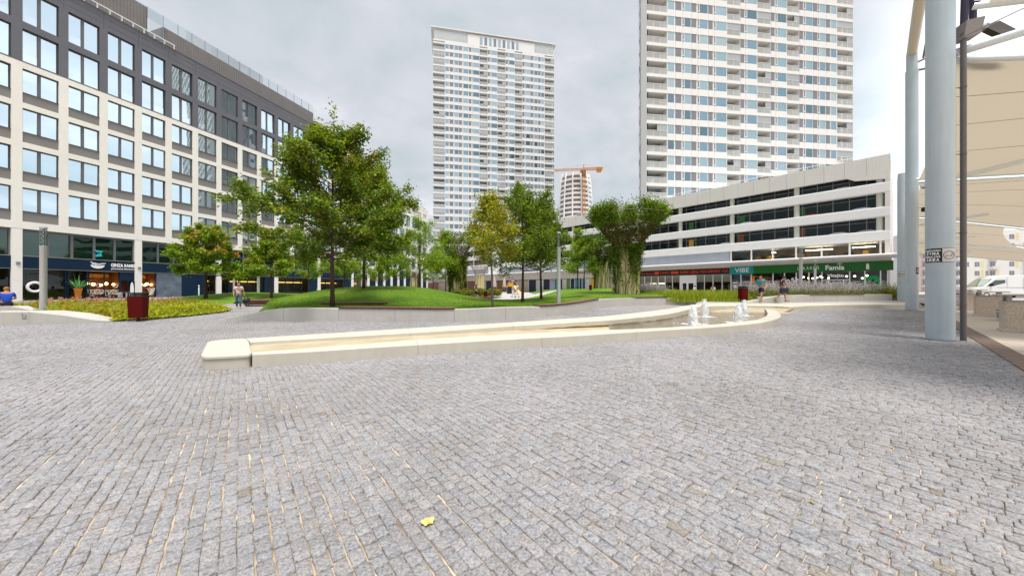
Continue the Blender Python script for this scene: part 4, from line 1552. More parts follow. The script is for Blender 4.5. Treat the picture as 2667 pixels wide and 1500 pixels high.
    for p0, p1 in zip(pxs[:-1], pxs[1:]):
        if p1 <= 1767.5 or (p0 >= 1810 and p1 <= 1901):
            bl.quad((PB.s(p0) + .06, 0.70, 2.55), (PB.s(p1) - .06, 0.70, 2.55), (PB.s(p1) - .06, 0.70, 3.25), (PB.s(p0) + .06, 0.70, 3.25), 0)
            bl.quad((PB.s(p0) + .06, 0.69, 3.25), (PB.s(p1) - .06, 0.69, 3.25), (PB.s(p1) - .06, 0.69, 3.75), (PB.s(p0) + .06, 0.69, 3.75), 1)
    bl.build('blind', [mat('tan_blind', (0.42, 0.33, 0.22), 0.8), mat('grey_blind', (0.42, 0.42, 0.42), 0.7)], sh)
    it = MB()
    it.box(PB.s(1620), PB.s(1901), 4.6, 4.7, PZ0, 3.75, 0); it.box(PB.s(1901), -0.2, 4.6, 4.7, PZ0, 3.75, 1)
    it.box(PB.s(1620), -0.2, 0.8, 4.6, 3.70, 3.74, 0)
    it.box(PB.s(1901), PB.s(1954), 0.75, 0.85, PZ0, 3.75, 2)
    rr = random.Random(8)
    for k in range(26):
        x = PB.s(1640) + k * 1.15
        it.box(x, x + rr.uniform(0.3, 0.9), 1.5, 3.0, PZ0, PZ0 + rr.uniform(0.7, 1.6), rr.choice((0, 1, 3, 4)))
    it.build('interior', [mat('dark_red_room', (0.06, 0.012, 0.010), 0.8, var=0.6, vscale=1.0), mat('dark_shop', (0.035, 0.030, 0.030), 0.8, var=0.7, vscale=1.0), mat('ink_blue_film', (0.012, 0.018, 0.045), 0.4),
                          mat('shop_red', (0.30, 0.03, 0.015), 0.6), mat('shop_ochre', (0.35, 0.20, 0.06), 0.6)], sh)
    lam = MB()
    for p, z in ((2093, 3.1), (2106, 2.95), (2117, 2.9), (2128, 3.0), (2137, 3.15), (2141, 3.0), (2158, 2.9), (2205, 3.1), (2226, 3.1), (2246, 2.8), (2258, 3.15)):
        x = PB.s(p, 2.0)
        lam.ball((x, 2.0, z), 0.11, 8, 5)
    for p in (1702, 1722):
        x = PB.s(p, 2.5); lam.box(x - 0.6, x + 0.6, 2.4, 2.6, 2.35, 2.41)
    lam.build('lamp', wl, sh)
    # far left part of the arcade: coloured shop panels
    fp = MB()
    pal = {'navy': 0, 'white': 1, 'lilac': 2, 'teal': 3, 'green': 4, 'tan': 5, 'brown': 6, 'yellow': 7}
    cols = [(0.012, 0.018, 0.05), (0.6, 0.6, 0.6), (0.42, 0.42, 0.58), (0.01, 0.27, 0.32), (0.12, 0.24, 0.02), (0.45, 0.38, 0.30), (0.22, 0.09, 0.04), (0.6, 0.4, 0.03)]
    for p0, p1, k in ((1107, 1140, 'brown'), (1140, 1200, 'tan'), (1214, 1238, 'brown'), (1238, 1262, 'tan'), (1262, 1290, 'navy'), (1290, 1345, 'brown'), (1345, 1372, 'tan'), (1373, 1391, 'navy'), (1393, 1410, 'white'), (1411, 1428, 'navy'), (1429, 1439, 'lilac'),
                      (1440, 1448, 'teal'), (1461, 1470, 'white'), (1471, 1480, 'green'), (1482, 1491, 'navy'), (1493, 1503, 'teal'), (1505, 1512, 'navy'), (1512, 1519, 'teal'), (1521, 1531, 'white'), (1533, 1546, 'yellow'), (1547, 1552, 'green'), (1552, 1620, 'tan')):
        a, b = PB.s(p0), PB.s(p1)
        fp.box(a, b, 0.62, 0.72, PZ0, 3.6, pal[k])
        fp.box(a - 0.08, a + 0.08, 0.5, 0.7, PZ0, 3.75, 1)
    fp.build('shop_panel', [mat('shop_panel_' + k, c, 0.5, var=0.15, vscale=0.7) for k, c in zip(pal, cols)], sh)
    # roof edge railing
    rl = MB()
    rl.tube([(SM + 4, 0.3, 18.75), (-2.5, 0.3, 18.75)], 0.035, 6)
    for k in range(32):
        rl.tube([(-2.5 - k * 1.8, 0.3, 18.3), (-2.5 - k * 1.8, 0.3, 18.75)], 0.022, 5)
    rl.build('roof_rail', M['white_paint'], t)
    # white blank wall of the stair core farther along
    wc = MB(); wc.box(PB.s(1300), PB.s(1272), -0.05, 1.6, 5.74, 17.0)
    wc.build('stair_core', M['white_metal'], t)


# ------------------------------------------------------------------ apartment towers
PAT = [('b', 0.000, 0.092), ('w', 0.095, 0.124), ('g', 0.130, 0.157), ('v', 0.162, 0.200), ('g', 0.203, 0.226), ('v', 0.232, 0.278), ('g', 0.282, 0.302), ('v', 0.308, 0.366),
       ('b', 0.368, 0.432), ('g', 0.434, 0.452), ('v', 0.456, 0.512), ('b', 0.514, 0.580), ('g', 0.582, 0.600), ('v', 0.604, 0.658), ('b', 0.660, 0.722), ('g', 0.724, 0.742),
       ('v', 0.746, 0.790), ('g', 0.793, 0.815), ('v', 0.818, 0.856), ('g', 0.860, 0.880), ('w', 0.884, 0.912), ('b', 0.916, 1.000)]


def build_tower(label, fr, L, zw, pitch, first, last, depth, seed, vis, wh=1.78, crown=False, side=None, base=0.0):
    """zw: window sill of storey 0; storeys first..last; vis: storeys whose windows and balconies are parts of their own"""
    rng = random.Random(seed)
    t = thing('apartment_tower', label, 'tower', fr.o, fr.rz)
    ztop = zw + pitch * last + wh + 0.2
    core = MB()
    if side:
        core.prism([(0.3, 2.2), (L - 0.3, 2.2), (L - 0.3, depth), (side[0] + 3.0, depth), (side[0] + 0.15, side[1])], base, ztop, 0)
    else:
        core.box(0.3, L - 0.3, 2.2, depth, base, ztop, 0)
    runs, a = [], None
    xs = [(p[1] * L, p[2] * L) for p in PAT if p[0] == 'b']
    prev = 0.0
    for b0, b1 in xs + [(L, L)]:
        if b0 - prev > 0.3:
            core.box(prev + 0.01, b0 - 0.01, 0.10, 2.2, base, ztop, 1)
        prev = b1
    core.build('wall', [M['loggia'], M['white_metal']], t)
    gp = MB()
    for fl in range(first, last + 1):
        z = zw + pitch * fl
        for k, a, b in PAT:
            if k == 'g':
                gp.box(a * L, b * L, 0.06, 0.11, z - 0.02, z + wh, 0)
            elif k == 'v':
                gp.box(a * L, a * L + 0.30, 0.03, 0.12, z + 0.25, z + wh, 1)
                gp.box(a * L + 0.06, a * L + 0.22, 0.02, 0.10, z + 0.45, z + wh - 0.1, 2)
                gp.box(a * L - 0.03, a * L + 0.40, -0.06, 0.05, z + 0.2, z + 0.27, 1)
    gp.build('cladding', [M['grey_tower'], M['white_metal'], M['frame_dark']], t)
    # storey bands
    bm = MB()
    prev = 0.0
    hb = pitch - wh
    bm.box(0, L, 0.0, 2.3, -hb, -hb + 0.62, 0)
    for b0, b1 in xs + [(L, L)]:
        if b0 - prev > 0.3:
            bm.box(prev + 0.004, b0 - 0.004, 0.002, 0.3, -hb + 0.62, 0)
        prev = b1
    for k, a, b in PAT:
        if k in 'gv':
            bm.box(a * L - 0.012, a * L + 0.012, -0.004, 0.01, -hb + 0.02, -0.02, 1)
    bme = bm.mesh('floor_band', [M['white_metal'], M['grey_panel']])
    for fl in range(first, last + 2):
        link('floor_band', bme, t, (0, 0, zw + pitch * fl))
    # windows
    glasses = [M['glass_t1'], M['glass_t2'], M['glass_t3'], M['glass_t4']]
    wmesh = {}
    for k, a, b in PAT:
        if k in 'wv':
            for g in range(4):
                m = MB()
                x0 = 0.42 if k == 'v' else 0.0
                w = (b - a) * L
                m.quad((x0, 0.075, 0), (w, 0.075, 0), (w, 0.075, wh), (x0, 0.075, wh), 0)
                m.box(x0 - 0.04, x0 + 0.03, 0.03, 0.10, 0, wh, 1); m.box(w - 0.03, w + 0.04, 0.03, 0.10, 0, wh, 1)
                if k == 'v':
                    m.quad((0, 0.085, 0), (x0 - 0.04, 0.085, 0), (x0 - 0.04, 0.085, 0.22), (0, 0.085, 0.22), 0)
                wmesh[a, g] = m
    wm_l = {key: m.mesh('window', [glasses[key[1]], M['white_metal']]) for key, m in wmesh.items()}
    rest = MB()
    cells = []
    for fl in range(first, last + 1):
        for k, a, b in PAT:
            if k in 'wv':
                g = rng.choices((0, 1, 2, 3), (5, 4, 2, 1.6 if fl > vis[1] - 6 else 3))[0]
                cells.append((0 if vis[0] <= fl <= vis[1] else 1, abs(fl - (vis[0] + vis[1]) / 2), fl, a, g))
    cells.sort(key=lambda c: (c[0], -c[2] if crown else c[2]))
    for n, (h, d_, fl, a, g) in enumerate(cells):
        z = zw + pitch * fl
        if n < 96:
            link('window', wm_l[a, g], t, (a * L, 0, z))
        else:
            s = wmesh[a, g]
            b = len(rest.v)
            rest.v.extend([(v[0] + a * L, v[1], v[2] + z) for v in s.v])
            rest.f.extend([tuple(b + i for i in q) for q in s.f])
            rest.m.extend([g if m == 0 else 4 for m in s.m])
    if rest.v:
        tag(rest.build('window', glasses + [M['white_metal']], t), kind='stuff')
    # balconies: parapet glass, rail, sometimes a closed glass screen
    bal = {}
    for k, a, b in PAT:
        if k == 'b':
            for g in range(3):
                m = MB()
                w = (b - a) * L
                z0 = -hb + 0.62
                m.quad((0.05, 0.06, z0), (w - 0.05, 0.06, z0), (w - 0.05, 0.06, 0.45), (0.05, 0.06, 0.45), 0)
                m.box(0.02, w - 0.02, 0.02, 0.10, 0.45, 0.52, 1)
                nn = max(2, round(w / 1.3))
                for q in range(nn + 1):
                    xx = 0.04 + (w - 0.08) * q / nn
                    m.box(xx - 0.025, xx + 0.025, 0.03, 0.10, z0, 0.45, 1)
                m.box(0, 0.06, 0.03, 2.2, z0, wh, 3); m.box(w - 0.06, w, 0.03, 2.2, z0, wh, 3)
                if g == 1:
                    x1 = w * (0.52 + 0.1 * (a > 0.4))
                    m.quad((x1, 0.09, 0.5), (w - 0.06, 0.09, 0.5), (w - 0.06, 0.09, wh), (x1, 0.09, wh), 2)
                elif g == 2:
                    m.quad((0.06, 0.09, 0.5), (w - 0.06, 0.09, 0.5), (w - 0.06, 0.09, wh), (0.06, 0.09, wh), 2)
                # door frames and a chair or two at the back
                for q in range(3):
                    xx = 0.3 + (w - 0.6) * q / 3
                    m.box(xx, xx + (w - 0.6) / 3 - 0.12, 2.10, 2.19, z0, wh - 0.15, 4)
                m.box(w * .3, w * .3 + 0.5, 0.8, 1.3, z0, z0 + 0.75, 5 if g else 1)
                m.box(w * .62, w * .62 + 0.4, 0.9, 1.3, z0, z0 + 0.85, 5)
                bal[a, g] = m
    scr = coated_glass('balcony_screen_glass', (0.40, 0.41, 0.41), (0.8, 0.85, 0.85), 0.25)
    bmats = [M['balcony_glass'], M['white_metal'], scr, M['white_metal'], M['glass_t4'], M['frame_grey']]
    bl_l = {key: m.mesh('balcony', bmats) for key, m in bal.items()}
    rest = MB(); cells = []
    for fl in range(first, last + 1):
        for k, a, b in PAT:
            if k == 'b':
                g = rng.choices((0, 1, 2), (5, 1.4, 1.2))[0]
                cells.append((0 if vis[0] <= fl <= vis[1] else 1, fl, a, g))
    cells.sort(key=lambda c: (c[0], -c[1] if crown else c[1]))
    for n, (h, fl, a, g) in enumerate(cells):
        z = zw + pitch * fl
        if n < 90:
            link('balcony', bl_l[a, g], t, (a * L, 0, z))
        else:
            s = bal[a, g]
            b = len(rest.v)
            rest.v.extend([(v[0] + a * L, v[1], v[2] + z) for v in s.v])
            rest.f.extend([tuple(b + i for i in q) for q in s.f]); rest.m.extend(s.m)
    if rest.v:
        tag(rest.build('balcony', bmats, t), kind='stuff')
    if side:
        # perforated white screen along the narrow end
        sc = MB()
        x1, y1 = side
        for k in range(7):
            u0, u1 = k / 7, (k + 0.62) / 7
            for fl in range(first, last + 2):
                z = zw + pitch * fl - hb
                off = rng.uniform(0, 0.35)
                sc.add([(x1 * u0, y1 * u0, z), (x1 * u1, y1 * u1, z), (x1 * u1, y1 * u1, z + pitch * (0.55 + off)), (x1 * u0, y1 * u0, z + pitch * (0.55 + off))], [(0, 1, 2, 3)], 0)
                sc.add([(x1 * u1, y1 * u1, z + 0.5), (x1 * (u1 + 0.05), y1 * (u1 + 0.05), z + 0.5), (x1 * (u1 + 0.05), y1 * (u1 + 0.05), z + pitch), (x1 * u1, y1 * u1, z + pitch)], [(0, 1, 2, 3)], rng.choice((0, 2, 1)))
        sc.add([(0.3, 0.06, base), (x1, y1, base), (x1, y1, ztop), (0.3, 0.06, ztop)], [(0, 1, 2, 3)], 1)
        sc.build('screen_wall', [M['white_metal'], M['grey_tower'], M['off_white']], t)
    if crown:
        z0 = zw + pitch * (last + 1) - 0.2
        c = MB()
        zt = z0 + 5.6
        c.box(0.27 * L, 0.83 * L, 0.02, depth, z0 + 0.3, zt - 0.8, 0)
        c.box(0, L, 0.0, depth, z0, z0 + 0.5, 0)
        c.box(-0.8, L + 0.8, -0.45, depth, zt - 0.35, zt, 0)
        for x0_, x1_ in ((0.01 * L, 0.265 * L), (0.835 * L, 0.99 * L)):
            for q in range(13):
                c.box(x0_, x1_, 0.05, 0.16, z0 + 0.55 + q * 0.36, z0 + 0.70 + q * 0.36, 2)
            for q in range(4):
                xx = x0_ + (x1_ - x0_) * q / 3
                c.box(xx - 0.05, xx + 0.05, 0.0, 0.12, z0 + 0.5, zt - 0.36, 0)
            c.box(x0_, x1_, 0.30, 0.4, z0 + 0.5, zt - 0.4, 0)
        for q in range(9):
            xx = 0.37 * L + q * 0.0375 * L
            c.box(xx, xx + 0.022 * L, -0.02, 0.03, z0 - 1.5 + 2.2, z0 + 4.1, 3 if q % 2 == 0 else 1)
        c.build('crown', [M['white_metal'], M['grey_tower'], M['tube_white'], M['glass_t1']], t)
    return t


def build_towers():
    T1 = Frame((-33.6, 144.0), (5.0, 1.0))
    build_tower('slender white apartment tower with glass louvred crown, behind the trees in the middle', T1, T1.s(1443.5), 20.6, 3.2, -3, 26, 17.0, 4, (3, 26), wh=1.86, crown=True, base=2.0)
    T2 = Frame((26.4, 66.5), (7.55, 1.0))
    build_tower('large white apartment tower cut off by the picture top, behind the parking building', T2, T2.s(2222), 25.9 - 3.07 * 3, 3.07, 0, 28, 17.0, 9, (2, 14), wh=1.78, side=(T2.s(1664, 12.0), 12.0), base=15.0)


# ------------------------------------------------------------------ round tower, crane, distant flats
def build_round_tower():
    D = 250.0
    cx = PX(1498, D)
    t = thing('round_tower', 'round barrel shaped tower with white ribs and brown panels, behind the crane', 'tower', (cx, D, 0))
    r0 = 12.6
    zs = [PZ(py, D) for py in (462, 475, 488, 500, 511, 523, 535, 547, 559, 571, 583, 595, 607, 619, 631, 643)]
    def rad(z):
        s = max(0.0, (zs[0] - z) / 34.0)
        return r0 * (0.80 + 0.20 * min(1, s) ** 0.55) if s < 1 else r0
    n = 48
    for i, z in enumerate(zs):
        m = MB()
        r_ = rad(z)
        m.lathe([(r_ - 1.5, z - 1.35), (r_, z - 1.35), (r_ + 0.02, z), (r_ - 1.5, z)], n)
        m.build('floor_ring', M['white_paint'], t)
    core = MB(); core.lathe([(rad(zs[-1]) - 1.3, 20)] + [(rad(z) - 1.3, z) for z in reversed(zs)], n)
    core.build('facade', mat('brown_brick_panel', (0.34, 0.255, 0.20), 0.7, var=0.25, vscale=0.35), t)
    win = MB()
    cnt = 0
    rng = random.Random(2)
    for i in range(1, len(zs) - 1):
        z1, z0 = zs[i] - 1.4, zs[i + 1] + 0.05
        for k in range(24):
            if rng.random() < 0.72:
                a0 = 2 * math.pi * (k + 0.15) / 24; a1 = 2 * math.pi * (k + 0.8) / 24
                r_ = rad(zs[i]) - 1.22 * 1.0
                front = math.sin((a0 + a1) / 2) < -0.1 and cnt < 96
                cnt += front
                wq = MB() if front else win
                wq.quad((r_ * math.cos(a0), r_ * math.sin(a0), z0), (r_ * math.cos(a1), r_ * math.sin(a1), z0), (r_ * math.cos(a1), r_ * math.sin(a1), z1), (r_ * math.cos(a0), r_ * math.sin(a0), z1), rng.choice((0, 0, 1, 2)))
                if front: wq.build('window', [M['glass_t4'], M['glass_t1'], M['frame_grey']], t)
    tag(win.build('window', [M['glass_t4'], M['glass_t1'], M['frame_grey']], t), kind='stuff')
    for k in range(12):
        a = 2 * math.pi * (k + 0.35) / 12
        m = MB()
        m.tube([((rad(z) + 0.05) * math.cos(a), (rad(z) + 0.05) * math.sin(a), z) for z in [22] + list(reversed(zs)) + [zs[0] + 1.2]], 0.55, 6)
        m.build('rib', M['white_paint'], t)
    # tower crane standing before it
    D = 236.0
    org = mat('orange_crane_steel', (0.62, 0.30, 0.08), 0.5)
    c = thing('tower_crane', 'orange lattice tower crane before the round tower', 'crane', (PX(1520.5, D), D, 0))
    zt = PZ(441, D)
    def lattice(mb, p0, p1, w, n, up=Vector((0, 0, 1)), r_=0.16):
        p0, p1 = Vector(p0), Vector(p1)
        d = (p1 - p0).normalized(); a = d.cross(Vector((0, 1, 0)) if abs(d.y) < 0.9 else Vector((1, 0, 0))).normalized(); b = d.cross(a)
        cs = [a * w / 2 + b * w / 2, a * w / 2 - b * w / 2, -a * w / 2 - b * w / 2, -a * w / 2 + b * w / 2]
        for q in cs:
            mb.tube([p0 + q, p1 + q], r_, 4)
        for i in range(n):
            u0, u1 = p0.lerp(p1, i / n), p0.lerp(p1, (i + 1) / n)
            for k in range(4):
                mb.tube([u0 + cs[k], u1 + cs[(k + 1) % 4]], r_ * 0.7, 4)
                mb.tube([u0 + cs[(k + 1) % 4], u1 + cs[k]], r_ * 0.6, 4)
    m = MB(); lattice(m, (0, 0, 10), (0, 0, zt - 3), 2.0, 36, r_=0.10); m.build('mast', org, c)
    m = MB(); lattice(m, (0, 0, zt), (PX(1425, D) - PX(1520, D), 3, zt), 1.2, 30, r_=0.08); m.build('jib', org, c)
    m = MB(); lattice(m, (0, 0, zt), (PX(1568, D) - PX(1520, D), -1, zt), 1.4, 12, r_=0.12); m.build('counter_jib', org, c)
    m = MB(); m.cbox(9.0, 12.0, -1.2, 1.0, zt - 2.0, zt + 0.6, 0.1); m.cbox(9.0, 13.2, -1.0, 0.8, zt + 0.62, zt + 1.4, 0.1); m.build('counterweight', org, c)
    m = MB(); m.cbox(-1.3, 1.3, -1.4, 1.4, zt - 4.2, zt - 0.7, 0.2); m.cbox(-2.6, -1.3, -1.6, -0.4, zt - 2.8, zt - 0.8, 0.1); m.build('cab', mat('crane_cab', (0.28, 0.12, 0.05), 0.5), c)
    m = MB(); m.tube([(0, 0, zt + 0.6), (0, 0, zt + 3.2)], 0.35, 6); m.tube([(0, 0, zt + 3.2), (PX(1460, D) - PX(1520, D), 2, zt + 0.7)], 0.09, 4); m.tube([(0, 0, zt + 3.2), (11, -1, zt + 0.8)], 0.09, 4)
    m.build('tie_bar', org, c)
    m = MB(); m.box(-19.2, -18.2, 0.2, 1.4, zt - 1.4, zt - 0.7); m.build('trolley', org, c)


def build_far_flats():
    M['glass_flat'] = coated_glass('flat_window_glass', (0.16, 0.16, 0.17), (0.8, 0.82, 0.84), 0.25)
    D = 112.0
    fr = Frame((PX(2395, D), D), (1.0, -0.16))
    t = thing('apartment_building', 'distant white block of flats with yellow panels and small windows, behind the canopy', 'building', fr.o, fr.rz)
    L = fr.s(2760)
    H = 20.0
    w = MB(); w.box(0, L, 0, 14, 0, H)
    w.build('wall', mat('white_render', (0.80, 0.78, 0.74), 0.7, var=0.04, vscale=0.4), t)
    yl = MB(); pk = MB(); bal = MB()
    win = {}
    for v in range(2):
        m = MB(); ww = 1.3 if v == 0 else 0.7
        m.box(0, ww, -0.02, 0.04, 0, 1.5, 0); m.box(-0.06, 0, -0.04, 0.04, -0.06, 1.56, 1); m.box(ww, ww + 0.06, -0.04, 0.04, -0.06, 1.56, 1); m.box(ww / 2 - .03, ww / 2 + .03, -0.04, 0.03, 0, 1.5, 1)
        win[v] = m.mesh('window', [M['glass_flat'], M['white_paint']])
    n = int(L / 4.6)
    for fl in range(6):
        z = 2.6 + fl * 2.9
        for k in range(n):
            x = 0.8 + k * 4.6 + (0.5 if k % 2 else 0)
            if (fl + k) % 3:
                yl.box(x + 1.62, x + 2.5, -0.012, 0.02, z - 0.5, z + 1.9)
            if z < 15 or fl < 6:
                link('window', win[0], t, (x, 0, z))
                if (k + fl) % 4 == 0: link('window', win[1], t, (x + 2.9, 0, z))
            if k % 2 == 0:
                bal.box(x - 0.3, x + 1.8, -1.0, 0, z - 0.9, z - 0.8); bal.box(x - 0.3, x + 1.8, -1.0, -0.94, z - 0.8, z + 0.05)
    yl.build('panel', mat('pale_yellow_panel', (0.78, 0.68, 0.38), 0.7), t)
    pk.box(0.0, 3.2, -0.02, 0.02, 0, H); pk.build('end_bay', mat('pale_pink_render', (0.74, 0.56, 0.50), 0.7), t)
    bal.build('balcony_front', mat('balcony_render', (0.72, 0.71, 0.70), 0.7), t)


# ------------------------------------------------------------------ leaves and trees
def leaf_cloud(C, size, rng, tint, up=0.35, fold=0.18, aspect=0.62):
    """one folded four-corner leaf per centre; returns vertices, quads, colours"""
    n = len(C)
    d = rng.normal(0, 1, (n, 3)); d[:, 2] *= 0.6
    d /= np.linalg.norm(d, axis=1)[:, None]
    nn = rng.normal(0, 1, (n, 3)); nn[:, 2] = np.abs(nn[:, 2]) + up
    nn -= (nn * d).sum(1)[:, None] * d
    nn /= np.linalg.norm(nn, axis=1)[:, None] + 1e-9
    s = np.cross(d, nn)
    L = (size * rng.uniform(0.65, 1.25, n))[:, None]
    w = L * aspect * 0.5
    p0 = C - d * L * 0.5
    p2 = C + d * L * 0.5 - nn * L * 0.12
    p1 = C + s * w + nn * L * fold
    p3 = C - s * w + nn * L * fold
    V = np.stack([p0, p1, p2, p3], 1).reshape(-1, 3)
    Q = np.arange(4 * n).reshape(-1, 4)
    return V, Q, np.repeat(tint, 4, axis=0)


MAPLE = [(0.1216, 0.2025, 0.0267), (0.1789, 0.2565, 0.034), (0.2647, 0.324, 0.0437), (0.0859, 0.1485, 0.0243), (0.2862, 0.2295, 0.0425)]
MAPLE_Y = [(0.2416, 0.3008, 0.0295), (0.3768, 0.3645, 0.0361), (0.1643, 0.2279, 0.0262), (0.4762, 0.3919, 0.0394), (0.3366, 0.2279, 0.0361)]
LOCUST = [(0.192, 0.3277, 0.031), (0.2743, 0.4054, 0.0388), (0.1426, 0.2501, 0.0279), (0.3291, 0.4312, 0.0466)]
KOEL = [(0.1781, 0.312, 0.0346), (0.2544, 0.384, 0.0432), (0.1272, 0.228, 0.0302), (0.318, 0.396, 0.0475)]
VINE = [(0.1293, 0.2441, 0.0205), (0.1898, 0.3174, 0.0264), (0.0863, 0.1628, 0.0176), (0.2588, 0.3581, 0.0322)]
IVY = [(0.0572, 0.135, 0.0194), (0.0954, 0.189, 0.0227), (0.1526, 0.243, 0.0259), (0.4961, 0.414, 0.0324)]
ORANGE = [(0.78, 0.36, 0.04), (0.85, 0.46, 0.06), (0.70, 0.28, 0.04)]


def make_tree(label, base, H, z0, cr, nleaf, lsize, pal, seed, group=None, trunk_r=0.11, lean=(0, 0), nlimb=20, el=(22, 52), prof='round', bark='bark', leader=0.0, extra=None, weights=None, spread=0.16, offc=(0, 0)):
    """tree with a tapered trunk, curved limbs, twigs, and leaves gathered along the twigs"""
    rng = np.random.default_rng(seed)
    t = thing('tree', label, 'tree', base, 0, group)
    tb = MB()
    base_sink = -0.25
    K = 12
    wob = rng.normal(0, 0.02 * H / 8, (K + 1, 2)); wob[0] = 0; wob[1] *= 0.3
    wob = np.cumsum(wob, 0) * 0.5
    tp, tr = [], []
    for i in range(K + 1):
        s = i / K
        tp.append(Vector((lean[0] * s + wob[i, 0], lean[1] * s + wob[i, 1], base_sink + s * (H * 0.93 - base_sink))))
        tr.append(trunk_r * (1.0 - 0.80 * s ** 0.8) * (1.25 if i == 0 else 1))
    tb.tube(tp, tr, 10)
    def trunk_at(z):
        s = min(1, max(0, (z - base_sink) / (H * 0.93 - base_sink))) * K
        i = min(K - 1, int(s)); return tp[i].lerp(tp[i + 1], s - i), tr[i] + (tr[i + 1] - tr[i]) * (s - i)
    twigs = []
    for k in range(nlimb):
        s = (k + rng.uniform(0.1, 0.9)) / nlimb
        h = z0 + (H * 0.90 - z0) * s ** 1.1
        p, r_ = trunk_at(h)
        if prof == 'round':
            ln = cr * (0.62 + 0.58 * math.sin(math.pi * (0.28 + 0.62 * s)) ) * (1 - 0.55 * s ** 2)
        elif prof == 'broad':
            ln = cr * (1.04 - 0.66 * s ** 1.7)
        elif prof == 'ovate':
            ln = cr * (1.05 - 0.80 * s ** 1.2)
        else:
            ln = cr * (0.85 - 0.3 * abs(s - 0.4))
        ln *= rng.uniform(0.74, 1.14)
        az = k * 2.39996 + rng.normal(0, 0.25)
        e = R(el[0] + (el[1] - el[0]) * s + rng.normal(0, 6))
        pts = [p]
        for q in range(1, 6):
            u = q / 5
            ee = e + 0.22 * (u - 0.3)
            pts.append(pts[-1] + Vector((math.cos(az) * math.cos(ee), math.sin(az) * math.cos(ee), math.sin(ee))) * ln / 5 + Vector(rng.normal(0, 0.025 * ln, 3)))
        r0 = min(r_ * 0.55, 0.012 + 0.018 * ln)
        tb.tube(pts, [r0 * (1 - 0.82 * q / 5) for q in range(6)], 5, cap=False)
        ntw = max(5, int(6 + ln * 2.2))
        for w in range(ntw):
            u = rng.uniform(0.22, 1.0)
            i = min(4, int(u * 5)); a = pts[i].lerp(pts[i + 1], u * 5 - i)
            tl = ln * rng.uniform(0.16, 0.40) * (1.15 - 0.5 * u) + 0.12
            da = az + rng.normal(0, 0.95); de = e + rng.normal(0.05, 0.45)
            dd = Vector((math.cos(da) * math.cos(de), math.sin(da) * math.cos(de), math.sin(de)))
            b = a + dd * tl
            tb.tube([a, a.lerp(b, 0.5) + Vector(rng.normal(0, 0.02, 3)), b], [r0 * 0.34, r0 * 0.22, 0.003], 3, cap=False)
            twigs.append((a, b, 0.35 + 0.9 * u))
        twigs.append((pts[3], pts[5], 1.3))
    p, _ = trunk_at(H * 0.85)
    for k in range(5):
        twigs.append((p, p + Vector((rng.normal(0, 0.16 * cr), rng.normal(0, 0.16 * cr), H * rng.uniform(0.05, 0.14))), 0.8))
    if leader > 0:
        top = tp[-1]
        tb.tube([top, top + Vector((0.05, 0, leader * 0.5)), top + Vector((0.10, 0, leader))], [0.025, 0.015, 0.004], 4, cap=False)
        twigs.append((top, top + Vector((0.10, 0, leader)), 0.30))
    A = np.array([tuple(a) for a, b, w in twigs]); B = np.array([tuple(b) for a, b, w in twigs])
    ln = np.linalg.norm(B - A, axis=1)
    wgt = np.array([w for a, b, w in twigs]) * (ln + 0.1) * rng.uniform(0.35, 1.6, len(twigs))
    idx = rng.choice(len(twigs), nleaf, p=wgt / wgt.sum())
    u = rng.beta(1.7, 1.1, nleaf)
    sp = np.minimum(spread, 0.10 + 0.22 * ln[idx])
    C = A[idx] + (B - A)[idx] * u[:, None] + rng.normal(0, 1, (nleaf, 3)) * sp[:, None] * np.array([1, 1, 0.8])
    P = np.array(pal)
    wt_ = np.array(weights if weights else [1.0] * len(pal)); wt_ = wt_ / wt_.sum()
    cl = rng.choice(len(pal), len(twigs), p=wt_)
    each = np.where(rng.random(nleaf) < 0.55, cl[idx], rng.choice(len(pal), nleaf, p=wt_))
    T = P[each] * rng.uniform(0.55, 1.45, (nleaf, 1))
    tb.build('trunk', M[bark], t, smooth=True)
    V, Q, TT = leaf_cloud(C, lsize, rng, T)
    link('crown', np_mesh('crown', V, Q, M['leaf'], TT), t)
    if extra:
        name, npal, count, cs, zmin = extra
        sel = [w for w in twigs if w[1].z > zmin]
        ends = np.array([tuple(w[1]) for w in sel])
        kk = rng.choice(len(sel), count)
        cc = []
        for q in kk:
            cc.append(ends[q] + rng.normal(0, 0.13, (14, 3)) + np.array([0, 0, 0.10]))
        cc = np.concatenate(cc)
        tt = np.array(npal)[rng.integers(0, len(npal), len(cc))] * rng.uniform(0.8, 1.2, (len(cc), 1))
        V, Q, TT = leaf_cloud(cc, cs, rng, tt, aspect=0.8)
        tag(link(name, np_mesh(name, V, Q, M['petal'], TT), t), kind='stuff')
    return t


def lawn_pt(px, D, f=lz):
    x = PX(px, D); return (x, D, f(x, D))


